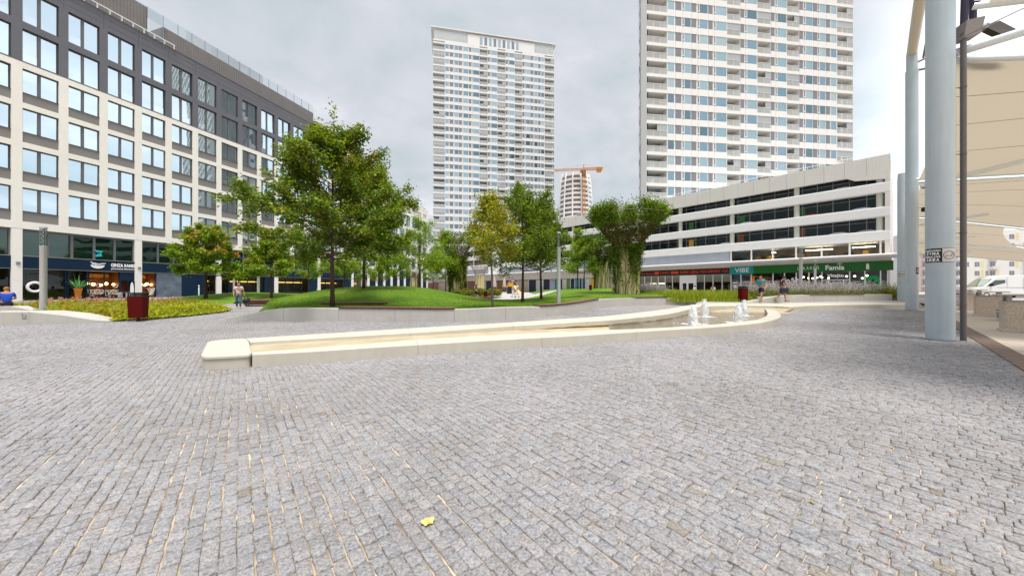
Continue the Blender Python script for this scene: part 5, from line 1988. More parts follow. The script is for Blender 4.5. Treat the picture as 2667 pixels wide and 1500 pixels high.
def build_trees():
    g = 'park trees on the mounded lawn'
    make_tree('largest dark green maple with a thin leader shoot, just behind the curved wall', lawn_pt(866, 17.3), 9.0, 2.35, 3.75, 38000, 0.15, MAPLE, 21, g, 0.125, nlimb=44, el=(8, 58), prof='broad', leader=1.9, weights=[4, 4, 2.2, 2, .5])
    make_tree('tall maple on top of the grass mound, half hidden behind the large maple', lawn_pt(947, 24.5), 9.0, 2.2, 3.4, 30000, 0.17, MAPLE, 22, g, 0.11, nlimb=34, el=(12, 55), prof='broad', weights=[3, 4, 2.6, 1, .3])
    make_tree('golden rain tree with orange seed pods before the navy shopfronts', lawn_pt(536, 30.5, llz), 6.3, 2.0, 2.75, 17000, 0.20, KOEL, 23, g, 0.16, nlimb=30, el=(6, 48), prof='broad', extra=('seed_pods', ORANGE, 115, 0.13, 3.8))
    make_tree('green tree with a few orange tips, left of the large maple behind the steel lamp', lawn_pt(707, 32, llz), 6.3, 2.0, 2.3, 13000, 0.20, KOEL, 24, g, 0.14, nlimb=26, el=(10, 48), prof='broad', extra=('seed_pods', ORANGE, 30, 0.13, 3.0))
    make_tree('slim yellow green young maple with a leaning grey stem, directly behind the wall', lawn_pt(1284, 16.4), 5.7, 2.0, 1.8, 5200, 0.135, MAPLE_Y, 25, g, 0.075, lean=(-0.22, 0), nlimb=22, el=(20, 58), prof='ovate', bark='bark_grey', weights=[3, 3, 2, 1.2, .6])
    make_tree('dense maple with a dark stem, between the yellow maple and the lamp', lawn_pt(1361, 24), 7.4, 2.1, 3.7, 18000, 0.155, MAPLE[:2] + MAPLE[3:4] + MAPLE_Y[:1], 26, g, 0.12, nlimb=34, el=(12, 60), prof='broad')
    make_tree('maple behind the tall lamp with a leaning dark stem', lawn_pt(1410, 28), 8.0, 2.2, 3.5, 15000, 0.17, MAPLE[:2] + MAPLE[3:4], 27, g, 0.12, lean=(-0.25, 0), nlimb=26, el=(18, 60), prof='ovate')
    make_tree('feathery light green locust standing on the crest of the grass mound', lawn_pt(1093, 30), 6.4, 1.6, 2.0, 9000, 0.115, LOCUST, 28, g, 0.10, nlimb=26, el=(18, 50), prof='round', spread=0.2)
    make_tree('thin feathery locust right of the mound, before the first tower', lawn_pt(1161, 40), 7.9, 2.4, 2.0, 6500, 0.15, LOCUST, 29, g, 0.08, nlimb=22, el=(18, 50), prof='round', spread=0.2)
    make_tree('small light green locust left of the vine covered pillars', lawn_pt(1505, 44), 8.2, 1.9, 2.2, 7500, 0.16, LOCUST, 30, g, 0.10, nlimb=24, el=(15, 50), prof='ovate', spread=0.22)
    make_tree('short light green locust directly beside the rear vine covered pillar', lawn_pt(1521, 47), 6.6, 2.0, 2.1, 6500, 0.17, LOCUST, 31, g, 0.10, nlimb=22, el=(12, 50), prof='round', spread=0.22)
    make_tree('small tree with a brown stem behind the mound, right of the large maple', (PX(1029, 44), 44, 0.9), 4.9, 1.6, 2.2, 6000, 0.18, KOEL, 32, g, 0.09, nlimb=18, prof='round')
    make_tree('small tree seen under the large maple crown, right of its stem', (PX(898, 44), 44, 0.5), 5.2, 1.9, 2.2, 6000, 0.18, KOEL, 33, g, 0.12, nlimb=18, prof='round')
    make_tree('small tree seen under the large maple crown, left of its stem', (PX(803, 46), 46, 0.5), 5.2, 2.0, 2.4, 6000, 0.18, KOEL, 34, g, 0.12, nlimb=18, prof='round')
    make_tree('bushy small tree in the gap between the mound trees, before the farther office block', (PX(985, 52), 52, 0.6), 5.6, 1.3, 2.6, 6000, 0.20, KOEL, 35, g, 0.12, nlimb=18, prof='round')
    make_tree('bushy locust low behind the first locust, before the arcade', (PX(1128, 62), 62, 0.5), 6.5, 2.0, 2.6, 5500, 0.22, LOCUST, 36, g, 0.12, nlimb=18, prof='round')


# ------------------------------------------------------------------ pillars overgrown with vines
def build_pylon(label, px, D, zb, r_body, h_body, r_top, z_top, nvine, seed, pal, cover, rods=18, lsize=0.13, mast=True, drop=1.0):
    rng = np.random.default_rng(seed)
    t = thing('vine_pillar', label, 'pillar', (PX(px, D), D, zb), 0, 'fluted pillars with vine baskets')
    lob = 9
    n = 72
    V, Fq = [], []
    zs = np.linspace(-0.3, h_body, 9)
    for z in zs:
        for k in range(n):
            a = 2 * math.pi * k / n
            r_ = r_body * (0.80 + 0.20 * abs(math.sin(a * lob / 2)) ** 0.55)
            V.append((r_ * math.cos(a), r_ * math.sin(a), z))
    for i in range(len(zs) - 1):
        for k in range(n):
            l = (k + 1) % n
            Fq.append((i * n + k, i * n + l, (i + 1) * n + l, (i + 1) * n + k))
    Fq.append(tuple((len(zs) - 1) * n + k for k in range(n)))
    m = MB(); m.add(V, Fq)
    m.build('shaft', M['pylon'], t, smooth=R(50))
    def flare(s):
        """radius of the basket from the top of the shaft (0) to the rim (1)"""
        return r_body + (r_top - r_body) * s ** 1.5
    rb = MB()
    hh = z_top - h_body
    for k in range(rods):
        a0 = 2 * math.pi * k / rods
        for sgn in (-1, 1):
            pts = []
            for q in range(7):
                s = q / 6
                a = a0 + sgn * 0.55 * s
                r_ = flare(s)
                pts.append((r_ * math.cos(a), r_ * math.sin(a), h_body * 0.96 + hh * s * (1.10 if k % 5 == 0 else 1.0)))
            rb.tube(pts, 0.015, 4, cap=False)
    for s in (0.35, 0.7, 1.0):
        rb.tube([(flare(s) * math.cos(2 * math.pi * q / 36), flare(s) * math.sin(2 * math.pi * q / 36), h_body * 0.96 + hh * s) for q in range(37)], 0.022, 4, cap=False)
    rb.build('basket_rods', M['rust_rod'], t)
    if nvine:
        # stems climbing the shaft
        st = MB()
        for k in range(34):
            a = rng.uniform(0, 2 * math.pi); pts = []
            for q in range(10):
                z = h_body * q / 9 * 1.05
                a += rng.normal(0, 0.09)
                pts.append(((r_body * 1.02) * math.cos(a), (r_body * 1.02) * math.sin(a), z))
            st.tube(pts, rng.uniform(0.010, 0.028), 4, cap=False)
        # tangled runners under the basket
        for k in range(60):
            a = rng.uniform(0, 2 * math.pi); pts = []
            for q in range(6):
                s = q / 5 * rng.uniform(0.6, 0.95); a += rng.normal(0, 0.07)
                pts.append((flare(s) * math.cos(a), flare(s) * math.sin(a), h_body * 0.96 + hh * s))
            st.tube(pts, 0.014, 3, cap=False)
        st.build('stems', M['bark'], t)
        lumps = np.arange(11) * 2 * math.pi / 11 + rng.normal(0, 0.12, 11)
        lz_ = rng.uniform(0.0, 0.28, 11); lr = np.where(np.arange(11) % 3 == 2, rng.uniform(0.15, 0.5, 11), rng.uniform(0.86, 1.04, 11))
        n1 = int(nvine * cover[0])
        k1 = rng.integers(0, 11, n1)
        inlump = rng.random(n1) < 0.66
        s = np.where(inlump, 1.0, rng.beta(2.0, 1.3, n1))
        a = np.where(inlump, lumps[k1] + rng.normal(0, 0.20, n1), rng.uniform(0, 2 * math.pi, n1))
        sc_ = r_top / 3.4
        r_ = r_body + (r_top - r_body) * s ** 1.5 * np.where(inlump, lr[k1], 1.0) + np.where(inlump, rng.normal(-0.15, 0.30, n1), rng.normal(0, 0.12, n1)) * sc_
        z = h_body * 0.96 + hh * s + np.where(inlump, lz_[k1] + rng.normal(0.12, 0.33, n1), rng.normal(0, 0.12, n1))
        C1 = np.stack([r_ * np.cos(a), r_ * np.sin(a), z], 1)
        # leaf strands hanging along the shaft
        n2 = nvine - n1
        nst = 26
        sa = rng.uniform(0, 2 * math.pi, nst); lo = rng.uniform(0.0, 0.75, nst) ** cover[1]
        k = rng.integers(0, nst, n2)
        u = rng.beta(1.6, 1.1, n2)
        zz = h_body * (lo[k] + (1.08 - lo[k]) * u)
        aa = sa[k] + rng.normal(0, 0.075 + 0.10 * u, n2) + 0.15 * np.sin(zz * 2 + k)
        rr = r_body * 1.03 + np.abs(rng.normal(0.03, 0.10 + 0.13 * u, n2))
        C2 = np.stack([rr * np.cos(aa), rr * np.sin(aa), zz], 1)
        C = np.concatenate([C1, C2])
        T = np.array(pal)[rng.integers(0, len(pal), len(C))] * rng.uniform(0.4, 1.25, (len(C), 1))
        dry = np.zeros(len(C), bool); dry[:n1] = (~inlump) & (s < 0.72) & (rng.random(n1) < 0.6)
        T[dry] = np.array([0.10, 0.055, 0.025]) * rng.uniform(0.6, 1.4, (dry.sum(), 1))
        Vv, Q, TT = leaf_cloud(C, lsize, rng, T)
        link('vine', np_mesh('vine', Vv, Q, M['leaf'], TT), t)
    return t


def build_pylons():
    build_pylon('large fluted pale yellow pillar with a spreading basket of green vines, nearest of them', 1634, 29.5, 0.80, 1.02, 4.1, 3.2, 7.0, 29000, 51, VINE, (0.82, 1.0), lsize=0.16)
    build_pylon('second vine covered pillar partly hidden behind the large one, dark green basket', 1568, 46, 1.30, 1.05, 4.2, 3.3, 6.3, 18000, 52, IVY[:3], (0.82, 0.7), lsize=0.18)
    build_pylon('pillar wholly wrapped in dark ivy with yellow leaves, right of the mound', 1190, 42, 0.45, 0.92, 4.6, 2.1, 7.0, 15000, 53, IVY, (0.28, 2.6), lsize=0.17)
    build_pylon('bare pale yellow pillar with an empty steel rod basket and no vines', 1249.5, 47, 0.40, 0.66, 2.9, 1.5, 4.6, 0, 54, VINE, (1, 1))
    build_pylon('distant pale yellow pillar behind the crest of the mound, almost bare', 1078, 66, 0.4, 0.75, 3.2, 1.3, 4.4, 400, 55, VINE, (0.8, 1.0), lsize=0.2)


# ------------------------------------------------------------------ planting
def blades(P, zf, n_seg_h, wid, lean, tint, rng):
    n = len(P)
    z = np.array([zf(x, y) for x, y in P]) if callable(zf) else np.full(n, zf)
    h = n_seg_h
    az = rng.uniform(0, 2 * math.pi, n); ax = np.stack([np.cos(az), np.sin(az)], 1)
    la = rng.uniform(0, 2 * math.pi, n); ld = np.stack([np.cos(la), np.sin(la)], 1) * (lean * h)[:, None]
    w = (wid / 2)[:, None] * ax
    b = np.column_stack([P, z])
    def pt(off, u, dz):
        return np.column_stack([b[:, :2] + off + ld * u, b[:, 2] + dz])
    V = np.stack([pt(-w, 0, 0 * h), pt(w, 0, 0 * h), pt(w * .8, 0.35, h * 0.55), pt(-w * .8, 0.35, h * 0.55), pt(w * .15, 1.0, h), pt(-w * .15, 1.0, h)], 1).reshape(-1, 3)
    i = np.arange(n)[:, None] * 6
    Q = np.concatenate([i + np.array([0, 1, 2, 3]), i + np.array([3, 2, 4, 5])], 0)
    return V, Q, np.repeat(tint, 6, axis=0)


def rand_in(poly, n, rng, weight=None):
    P = np.array([p[:2] for p in poly]); lo, hi = P.min(0), P.max(0)
    out = []
    tot = 0
    while tot < n:
        q = rng.uniform(lo, hi, (n, 2)); q = q[inpoly(q, poly)]
        if weight is not None and len(q):
            q = q[rng.random(len(q)) < weight(q)]
        out.append(q); tot += len(q)
    return np.concatenate(out)[:n]


BED = [(-17.55, 14.9), (-16.75, 15.6), (-16.3, 17.3), (-16.45, 19.2), (-17.0, 20.6), (-19.0, 22.2), (-22.5, 24.0), (-27.5, 24.4), (-31.0, 23.0), (-30.0, 19.2), (-25.5, 18.2), (-23.0, 16.2), (-20.3, 15.0)]


def build_left_bed():
    rng = np.random.default_rng(71)
    soil = sheet('planting_bed_soil', BED, lambda x, y: gz(x, y) + 0.05, M['soil'], 0.35)
    def h(x, y):
        return gz(x, y) + 0.05
    n = 26000
    P = rand_in(BED, n, rng)
    lump = 0.5 + 0.5 * np.sin(P[:, 0] * 2.7 + 1.3 * np.sin(P[:, 1] * 1.9)) * np.cos(P[:, 1] * 2.3 + P[:, 0] * .7)
    edge = np.clip(polydist(P, BED) / 0.8, 0.15, 1)
    H = (0.18 + 0.42 * lump) * edge * rng.uniform(0.35, 1.0, n) + 0.02
    C = np.column_stack([P, gz_np(P[:, 0], P[:, 1]) + 0.05 + H])
    pal_y = np.array([(0.48, 0.48, 0.04), (0.32, 0.41, 0.04), (0.20, 0.30, 0.035), (0.56, 0.52, 0.08)])
    pal_o = np.array([(0.40, 0.36, 0.04), (0.25, 0.31, 0.035), (0.46, 0.27, 0.05), (0.17, 0.25, 0.03)])
    left = (P[:, 0] < -18.6 + 0.8 * np.sin(P[:, 1] * 1.3))
    T = np.where(left[:, None], pal_o[rng.integers(0, 4, n)], pal_y[rng.integers(0, 4, n)]) * rng.uniform(0.7, 1.3, (n, 1))
    V, Q, TT = leaf_cloud(C, 0.15, rng, T, up=1.0, aspect=0.6)
    # arching grass-like leaves in clumps
    n2 = 9000
    P2 = rand_in(BED, n2, rng)
    V2, Q2, T2 = blades(P2, h, rng.uniform(0.25, 0.62, n2) * np.clip(polydist(P2, BED) / 0.5, 0.3, 1), np.full(n2, 0.03), rng.uniform(0.3, 0.9, n2), pal_y[rng.integers(0, 4, n2)] * rng.uniform(0.8, 1.25, (n2, 1)), rng)
    o = link('ground_cover', np_mesh('ground_cover', np.concatenate([V, V2]), np.concatenate([Q, Q2 + len(V)]), M['leaf'], np.concatenate([TT, T2])))
    tag(o, 'yellow green and orange tinted ground cover filling the flower bed at left', 'ground cover', kind='stuff')
    # pink flower heads on thin stems along the back of the bed
    back = [(-22.5, 21.6), (-27.0, 19.8), (-30.2, 20.6), (-30.4, 22.8), (-27.0, 24.2), (-22.6, 23.6)]
    n3 = 230
    P3 = rand_in(back, n3, rng)
    z3 = gz_np(P3[:, 0], P3[:, 1]) + rng.uniform(0.35, 0.78, n3)
    V3, Q3, T3 = blades(P3, h, z3 - 0.0, np.full(n3, 0.015), np.full(n3, 0.05), np.tile([0.10, 0.14, 0.03], (n3, 1)), rng)
    cc = np.repeat(np.column_stack([P3, z3]), 9, axis=0) + rng.normal(0, 0.035, (n3 * 9, 3))
    pk = np.array([(0.62, 0.20, 0.22), (0.68, 0.30, 0.28), (0.50, 0.14, 0.18), (0.70, 0.42, 0.36)])
    V4, Q4, T4 = leaf_cloud(cc, 0.07, rng, pk[rng.integers(0, 4, len(cc))], aspect=0.9)
    o = link('pink_flowers', np_mesh('pink_flowers', np.concatenate([V3, V4]), np.concatenate([Q3, Q4 + len(V3)]), M['petal'], np.concatenate([T3, T4])))
    tag(o, 'small pink flower heads along the back of the left flower bed', 'flowers', kind='stuff')


def build_lawns(back):
    poly = [p for p in back[14:108]]
    poly += [(19.5, 38), (22, 52), (10, 60), (-6, 58), (-17.5, 40), (-18.3, 31), (-17.2, 24.5), (-13.2, 18.0)]
    sheet('lawn', poly, lz, M['lawn'], 0.35, drop=1.1)
    lp = [(-33.0, 27.2), (-29, 26.6), (-25.4, 27.9), (-23.6, 29.8), (-20.6, 33.5), (-17.5, 40), (-15, 47), (-27, 52), (-36, 44), (-37, 34)]
    sheet('lawn', lp, llz, M['lawn'], 0.4, drop=0.9)
    rng = np.random.default_rng(5)
    n = 60000
    P = rand_in(poly, n, rng, lambda q: np.clip((30 - q[:, 1]) / 12, 0.03, 1))
    pal = np.array([(0.088, 0.182, 0.016), (0.128, 0.230, 0.020), (0.170, 0.255, 0.026), (0.28, 0.25, 0.06)])
    T = pal[rng.choice(4, n, p=[.35, .4, .2, .05])] * rng.uniform(0.8, 1.25, (n, 1))
    V, Q, TT = blades(P, lambda x, y: lz(x, y) - 0.01, rng.uniform(0.025, 0.065, n), np.full(n, 0.014), rng.uniform(0.1, 0.7, n), T, rng)
    o = link('grass', np_mesh('grass', V, Q, M['leaf'], TT))
    tag(o, 'short mown green grass blades on the mounded lawn', 'grass', kind='stuff')
    # bare sandy path between the lawns and the playground
    pth = [(-5.6, 36.5), (-1.0, 34.6), (4.0, 38.5), (8.0, 47), (6, 60), (-16, 60), (-9, 44)]
    sheet('path', pth, lambda x, y: max(lz(x, y), gz(x, y)) + 0.03 if y < 44 else max(lz(x, y) * 0.5, 0.45) + 0.25, mat('pale_paved_path', (0.44, 0.41, 0.40), 0.8, var=0.06, vscale=0.8), 0.5, drop=0.5)
    return poly


def build_terrace():
    poly = [(13.0, 24.1), (17.5, 24.4), (21.2, 24.75), (27.9, 25.9), (34, 27.0), (60, 30), (90, 60), (40, 64), (14, 50), (16.5, 29.5)]
    sheet('terrace', poly, lambda x, y: TERR - 0.05 * (1 - sm((y - 24.2) / 1.2)), M['terrace'], 0.35, drop=1.2)
    o = MB()
    o.quad((-40, 46, 0.32), (-36, 100, 0.32), (100, 140, 0.42), (100, 44, 0.42))
    pav = o.build('pavement', M['slab_far'])
    tag(pav, kind='structure')


def build_right_beds(f, bk):
    rng = np.random.default_rng(77)
    # tall grasses between the lawn and the planter wall
    gb = [(13.2, 26.2), (16.0, 25.2), (18.2, 25.3), (20.2, 27.2), (20.5, 31), (12.6, 34), (10.8, 33.2), (11.4, 29.5)]
    n = 15000
    P = rand_in(gb, n, rng)
    pal = np.array([(0.26, 0.38, 0.03), (0.38, 0.45, 0.04), (0.16, 0.27, 0.025), (0.52, 0.48, 0.08)])
    H = rng.uniform(0.35, 1.0, n) * np.clip(polydist(P, gb) / 0.7, 0.35, 1)
    V, Q, T = blades(P, TERR - 0.05, H, np.full(n, 0.035), rng.uniform(0.1, 0.5, n), pal[rng.integers(0, 4, n)] * rng.uniform(0.75, 1.25, (n, 1)), rng)
    o = link('ornamental_grass', np_mesh('ornamental_grass', V, Q, M['leaf'], T))
    tag(o, 'tall yellow green ornamental grass between the lawn and the right planter wall', 'ornamental grass', kind='stuff')
    # lavender left and pale purple sage behind the wall at right
    lav = [(10.6, 30.2), (14.6, 31.5), (14.0, 35), (10.6, 36.4)]
    k = 1.0
    d = (f[-1] - f[0]).normalized(); nrm = Vector((-d.y, d.x, 0))
    w0, w1 = bk[1], bk[-1] + d * 1.7
    sage = [(w0.x, w0.y), (w1.x, w1.y), tuple((w1 + nrm * 3.4).xy), tuple((w0 + nrm * 3.4).xy)]
    for nm, poly, cnt, hh, lab in (('lavender', lav, 3200, (0.9, 1.6), 'pale lilac lavender spikes beside the large vine pillar'),
                                   ('flowering_sage', sage, 2700, (0.50, 1.35), 'hazy pale purple flowering sage growing over the right planter wall')):
        P = rand_in(poly, cnt, rng)
        H = rng.uniform(hh[0], hh[1], cnt)
        z = TERR + (0.38 if nm != 'lavender' else 0.0)
        V, Q, T = blades(P, z, H, np.full(cnt, 0.022), rng.uniform(0.05, 0.4, cnt), np.tile([0.16, 0.20, 0.09], (cnt, 1)) * rng.uniform(0.8, 1.2, (cnt, 1)), rng)
        top = V.reshape(cnt, 6, 3)[:, 4]
        bot = V.reshape(cnt, 6, 3)[:, 2]
        m = 7
        u = rng.uniform(0.0, 1.0, (cnt, m, 1))
        cc = (bot[:, None] + (top - bot)[:, None] * u).reshape(-1, 3) + rng.normal(0, 0.03, (cnt * m, 3))
        fl = np.array([(0.62, 0.53, 0.64), (0.68, 0.59, 0.64), (0.54, 0.47, 0.56), (0.64, 0.58, 0.57)])
        V2, Q2, T2 = leaf_cloud(cc, 0.055, rng, fl[rng.integers(0, 4, len(cc))] * rng.uniform(0.8, 1.15, (len(cc), 1)), aspect=0.8)
        # leafy feet
        nl = cnt * 3
        P3 = rand_in(poly, nl, rng)
        C3 = np.column_stack([P3, z + rng.uniform(0.0, 0.50, nl)])
        pl = np.array([(0.20, 0.24, 0.05), (0.28, 0.28, 0.05), (0.13, 0.18, 0.04)])
        V3, Q3, T3 = leaf_cloud(C3, 0.13, rng, pl[rng.integers(0, 3, nl)], up=0.6)
        o = link(nm, np_mesh(nm, np.concatenate([V, V2, V3]), np.concatenate([Q, Q2 + len(V), Q3 + len(V) + len(V2)]), M['leaf'], np.concatenate([T, T2, T3])))
        tag(o, lab, nm.replace('_', ' '), kind='stuff')
    # yellow green shrub at the right end of the wall
    e = bk[-1] + d * 0.95
    t = thing('shrub', 'small yellow green shrub at the right end of the planter wall by the pale column', 'shrub', (e.x, e.y, TERR))
    n = 2200
    C = rng.normal(0, 1, (n, 3)) * np.array([0.42, 0.42, 0.34]) + np.array([0, 0, 0.55]); C[:, 2] = np.clip(C[:, 2], 0.03, 1.5)
    pl = np.array([(0.30, 0.33, 0.03), (0.20, 0.26, 0.03), (0.38, 0.36, 0.05)])
    V, Q, T = leaf_cloud(C, 0.11, rng, pl[rng.integers(0, 3, n)])
    link('foliage', np_mesh('foliage', V, Q, M['leaf'], T), t)
    st = MB()
    for k in range(9):
        a = k * 0.7
        st.tube([(0, 0, -0.05), (0.25 * math.cos(a), 0.25 * math.sin(a), 0.5), (0.45 * math.cos(a), 0.45 * math.sin(a), 0.85)], [0.015, 0.01, 0.004], 4)
    st.build('stem', M['bark'], t)
    # low hedge cover beside the ivy pillar
    hb = [(-7.0, 39.5), (-1.6, 38.0), (-1.2, 42.5), (-7.5, 44)]
    n = 7000
    P = rand_in(hb, n, rng)
    C = np.column_stack([P, 0.55 + rng.uniform(0, 1, n) ** 0.6 * (0.65 + 0.3 * np.sin(P[:, 0] * 2) * np.cos(P[:, 1] * 2))])
    pl = np.array([(0.10, 0.16, 0.02), (0.16, 0.21, 0.025), (0.26, 0.24, 0.03)])
    V, Q, T = leaf_cloud(C, 0.2, rng, pl[rng.integers(0, 3, n)] * rng.uniform(0.7, 1.3, (n, 1)))
    o = link('low_shrubs', np_mesh('low_shrubs', V, Q, M['leaf'], T))
    tag(o, 'low yellow green shrubs at the foot of the ivy wrapped pillar', 'shrubs', kind='stuff')


M['terrace'] = mat('terrace_paving', (0.36, 0.345, 0.35), 0.8, var=0.10, vscale=6.0, bump=0.2, bscale=30)
M['slab_far'] = mat('far_pavement', (0.40, 0.38, 0.36), 0.8, var=0.06, vscale=0.6)


# ------------------------------------------------------------------ lamps, bins, benches
def build_lamps():
    gl = clear_glass('lamp_glass', (0.86, 0.90, 0.92), 0.12)
    t0 = None
    spec = [(113, 17.4, gz, 4.58, 'steel light column with glass head rising from the left flower bed, nearest and tallest looking'),
            (1455, 22.0, lz, 4.60, 'steel light column on the lawn behind the curved wall, before the dark maples'),
            (673, 36.0, llz, 4.6, 'steel light column beside the wooden deck bench on the left lawn'),
            (609, 52.0, llz, 4.6, 'thin distant steel light column behind the walking man'),
            (2085.5, 29.4, lambda x, y: TERR, 4.6, 'thicker steel light column in the sage bed, covering part of the green pharmacy sign'),
            (2123, 42.0, lambda x, y: TERR, 4.4, 'farther thin steel light column before the pharmacy sign, right of the thicker one'),
            (1334, 72.0, lambda x, y: 0.45, 3.6, 'small far light column behind the playground arch')]
    for px, D, zf, h, lab in spec:
        x = PX(px, D)
        z = zf(x, D)
        if t0 is None:
            t = t0 = thing('light_column', lab, 'lamp', (x, D, z), 0, 'steel light columns')
            m = MB(); m.lathe([(0.125, -0.3), (0.125, 3.55), (0.13, 3.56), (0.13, 3.60), (0.11, 3.61)], 20); m.box(-0.05, 0.05, -0.128, -0.1, 0.35, 0.75); m.build('pole', M['lamp_steel'], t, smooth=R(40))
            m = MB(); m.lathe([(0.12, 3.60), (0.12, 4.52)], 20, cap=False); m.build('glass_head', gl, t, smooth=R(40))
            m = MB()
            for k in range(4):
                zz = 3.70 + k * 0.22
                m.lathe([(0.02, zz), (0.09, zz + 0.09), (0.095, zz + 0.10), (0.02, zz + 0.105)], 14)
            m.lathe([(0.018, 3.6), (0.018, 4.5)], 8)
            for k in range(3):
                a = 2.1 * k
                m.tube([(0.105 * math.cos(a), 0.105 * math.sin(a), 3.6), (0.105 * math.cos(a), 0.105 * math.sin(a), 4.52)], 0.010, 5)
            m.build('reflector', M['reflector'], t, smooth=R(40))
            m = MB(); m.lathe([(0.132, 4.50), (0.132, 4.58), (0.10, 4.60)], 20); m.build('cap', M['lamp_steel'], t, smooth=R(40))
        else:
            t = copy_tree(t0); t.location = (x, D, z); t.scale = (1, 1, h / 4.6); t['label'] = lab


def build_bins():
    t = thing('litter_bin', 'dark red slatted litter bin on a black post beside the left flower bed', 'bin', tuple(ground_at(360, 837)), R(24), 'dark red litter bins')
    b = MB()
    for s in range(4):
        c, sn = math.cos(s * math.pi / 2), math.sin(s * math.pi / 2)
        for k in range(9):
            u0, u1 = -0.225 + k * 0.05, -0.225 + k * 0.05 + 0.044
            vs = []
            for (u, v, z) in ((u0, -0.235, 0.17), (u1, -0.235, 0.17), (u1, -0.215, 0.17), (u0, -0.215, 0.17), (u0, -0.262, 1.10), (u1, -0.262, 1.10), (u1, -0.242, 1.10), (u0, -0.242, 1.10)):
                g = (1.08 if z > 1 else 1.0)
                vs.append((u * g * c - v * sn, u * g * sn + v * c, z))
            b.add(vs, [(0, 3, 2, 1), (4, 5, 6, 7), (0, 1, 5, 4), (1, 2, 6, 5), (2, 3, 7, 6), (3, 0, 4, 7)])
    b.build('slats', M['bin_red'], t)
    b = MB(); b.box(-0.21, 0.21, -0.21, 0.21, 0.20, 1.08); b.box(-0.19, 0.19, -0.19, 0.19, 1.16, 1.24); b.cbox(-0.25, 0.25, -0.25, 0.25, 1.10, 1.15, 0.01); b.build('liner', M['black'], t)
    b = MB()
    for q in ((-0.22, -0.22), (0.22, -0.22), (0.22, 0.22), (-0.22, 0.22)):
        b.box(q[0] - 0.02, q[0] + 0.02, q[1] - 0.02, q[1] + 0.02, 1.14, 1.26)
    b.cbox(-0.27, 0.27, -0.27, 0.27, 1.25, 1.29, 0.012); b.build('cap', M['black'], t)
    b = MB(); b.lathe([(0.06, -0.1), (0.06, 0.2)], 12); b.build('post', M['black'], t)
    D = (EYE - TERR) * F / (786.5 - CY)
    x2, D3, D4 = PX(1935, D), 38.0, 35.0
    for loc, rz_, sc, lab in (((x2, D, TERR), 0.1, 0.92, 'dark red litter bin at the edge of the tall grass behind the fountain jets'),
                              ((PX(1538, D3), D3, lz(PX(1538, D3), D3)), 0.3, 0.5, 'small dark red bin standing alone on the lawn left of the big vine pillar'),
                              ((PX(1264.5, D4), D4, lz(PX(1264, D4), D4) - 0.02), 0.0, 0.72, 'dark red bin next to the low deck and the woman, behind the lawn')):
        c = copy_tree(t); c.location = loc; c.rotation_euler.z = rz_; c.scale = (sc, sc, sc); c['label'] = lab


def deck(label, loc, rz_, w, d, h, cat='bench'):
    t = thing('wooden_deck', label, cat, loc, rz_)
    top = MB(); n = max(4, int(d / 0.14))
    for k in range(n):
        y0 = -d / 2 + d * k / n
        top.box(-w / 2, w / 2, y0, y0 + d / n - 0.008, h - 0.04, h)
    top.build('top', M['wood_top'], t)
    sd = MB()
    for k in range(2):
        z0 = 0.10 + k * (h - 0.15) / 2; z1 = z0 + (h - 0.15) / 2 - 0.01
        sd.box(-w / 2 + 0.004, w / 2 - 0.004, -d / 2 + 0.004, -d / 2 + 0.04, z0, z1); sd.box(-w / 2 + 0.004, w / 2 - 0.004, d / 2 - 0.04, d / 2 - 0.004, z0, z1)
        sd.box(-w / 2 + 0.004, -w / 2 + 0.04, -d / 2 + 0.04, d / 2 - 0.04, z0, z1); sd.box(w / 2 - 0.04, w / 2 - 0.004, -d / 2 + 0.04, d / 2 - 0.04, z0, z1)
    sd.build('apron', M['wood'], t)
    for sx in (-1, 1):
        for sy in (-1, 1):
            m = MB(); x, y = sx * (w / 2 - 0.15), sy * (d / 2 - 0.15); m.box(x - 0.04, x + 0.04, y - 0.04, y + 0.04, -0.2, 0.12); m.build('leg', M['black'], t)
    return t


def build_benches():
    deck('square low wooden deck bench at the corner of the path and the grass mound', (-18.95, 26.4, 0.14), R(33), 2.9, 2.0, 0.46)
    deck('long dark wooden bench behind the left flower bed, before the left lawn', (PX(446, 26.3), 26.3, 0.16), R(-3), 3.7, 0.55, 0.46)
    deck('low wooden deck on the lawn beside the standing woman', (PX(1240, 34), 34.0, lz(PX(1240, 34), 34) - 0.10), R(4), 3.1, 1.3, 0.30)
    deck('second dark wooden bench just behind the deck and the woman', (PX(1265, 37.5), 37.5, lz(PX(1265, 37), 37) - 0.05), R(4), 1.4, 0.5, 0.48)
    w = thing('wooden_deck', 'long thin wooden platform edge on the lawn behind the large maple stem', 'bench', (PX(880, 18.6), 18.6, lz(-9.6, 18.6)), R(2))
    m = MB(); m.cbox(-0.75, 2.6, -0.3, 0.3, -0.1, 0.10, 0.01); m.build('top', M['wood'], w)


# ------------------------------------------------------------------ canopy on the right
C1, C2 = Vector((PX(2448.5, 9.8), 9.8, 0)), Vector((PX(2375, 21.3), 21.3, 0))
CD = (C2 - C1).normalized(); CN = Vector((CD.y, -CD.x, 0)); CSP = (C2 - C1).length


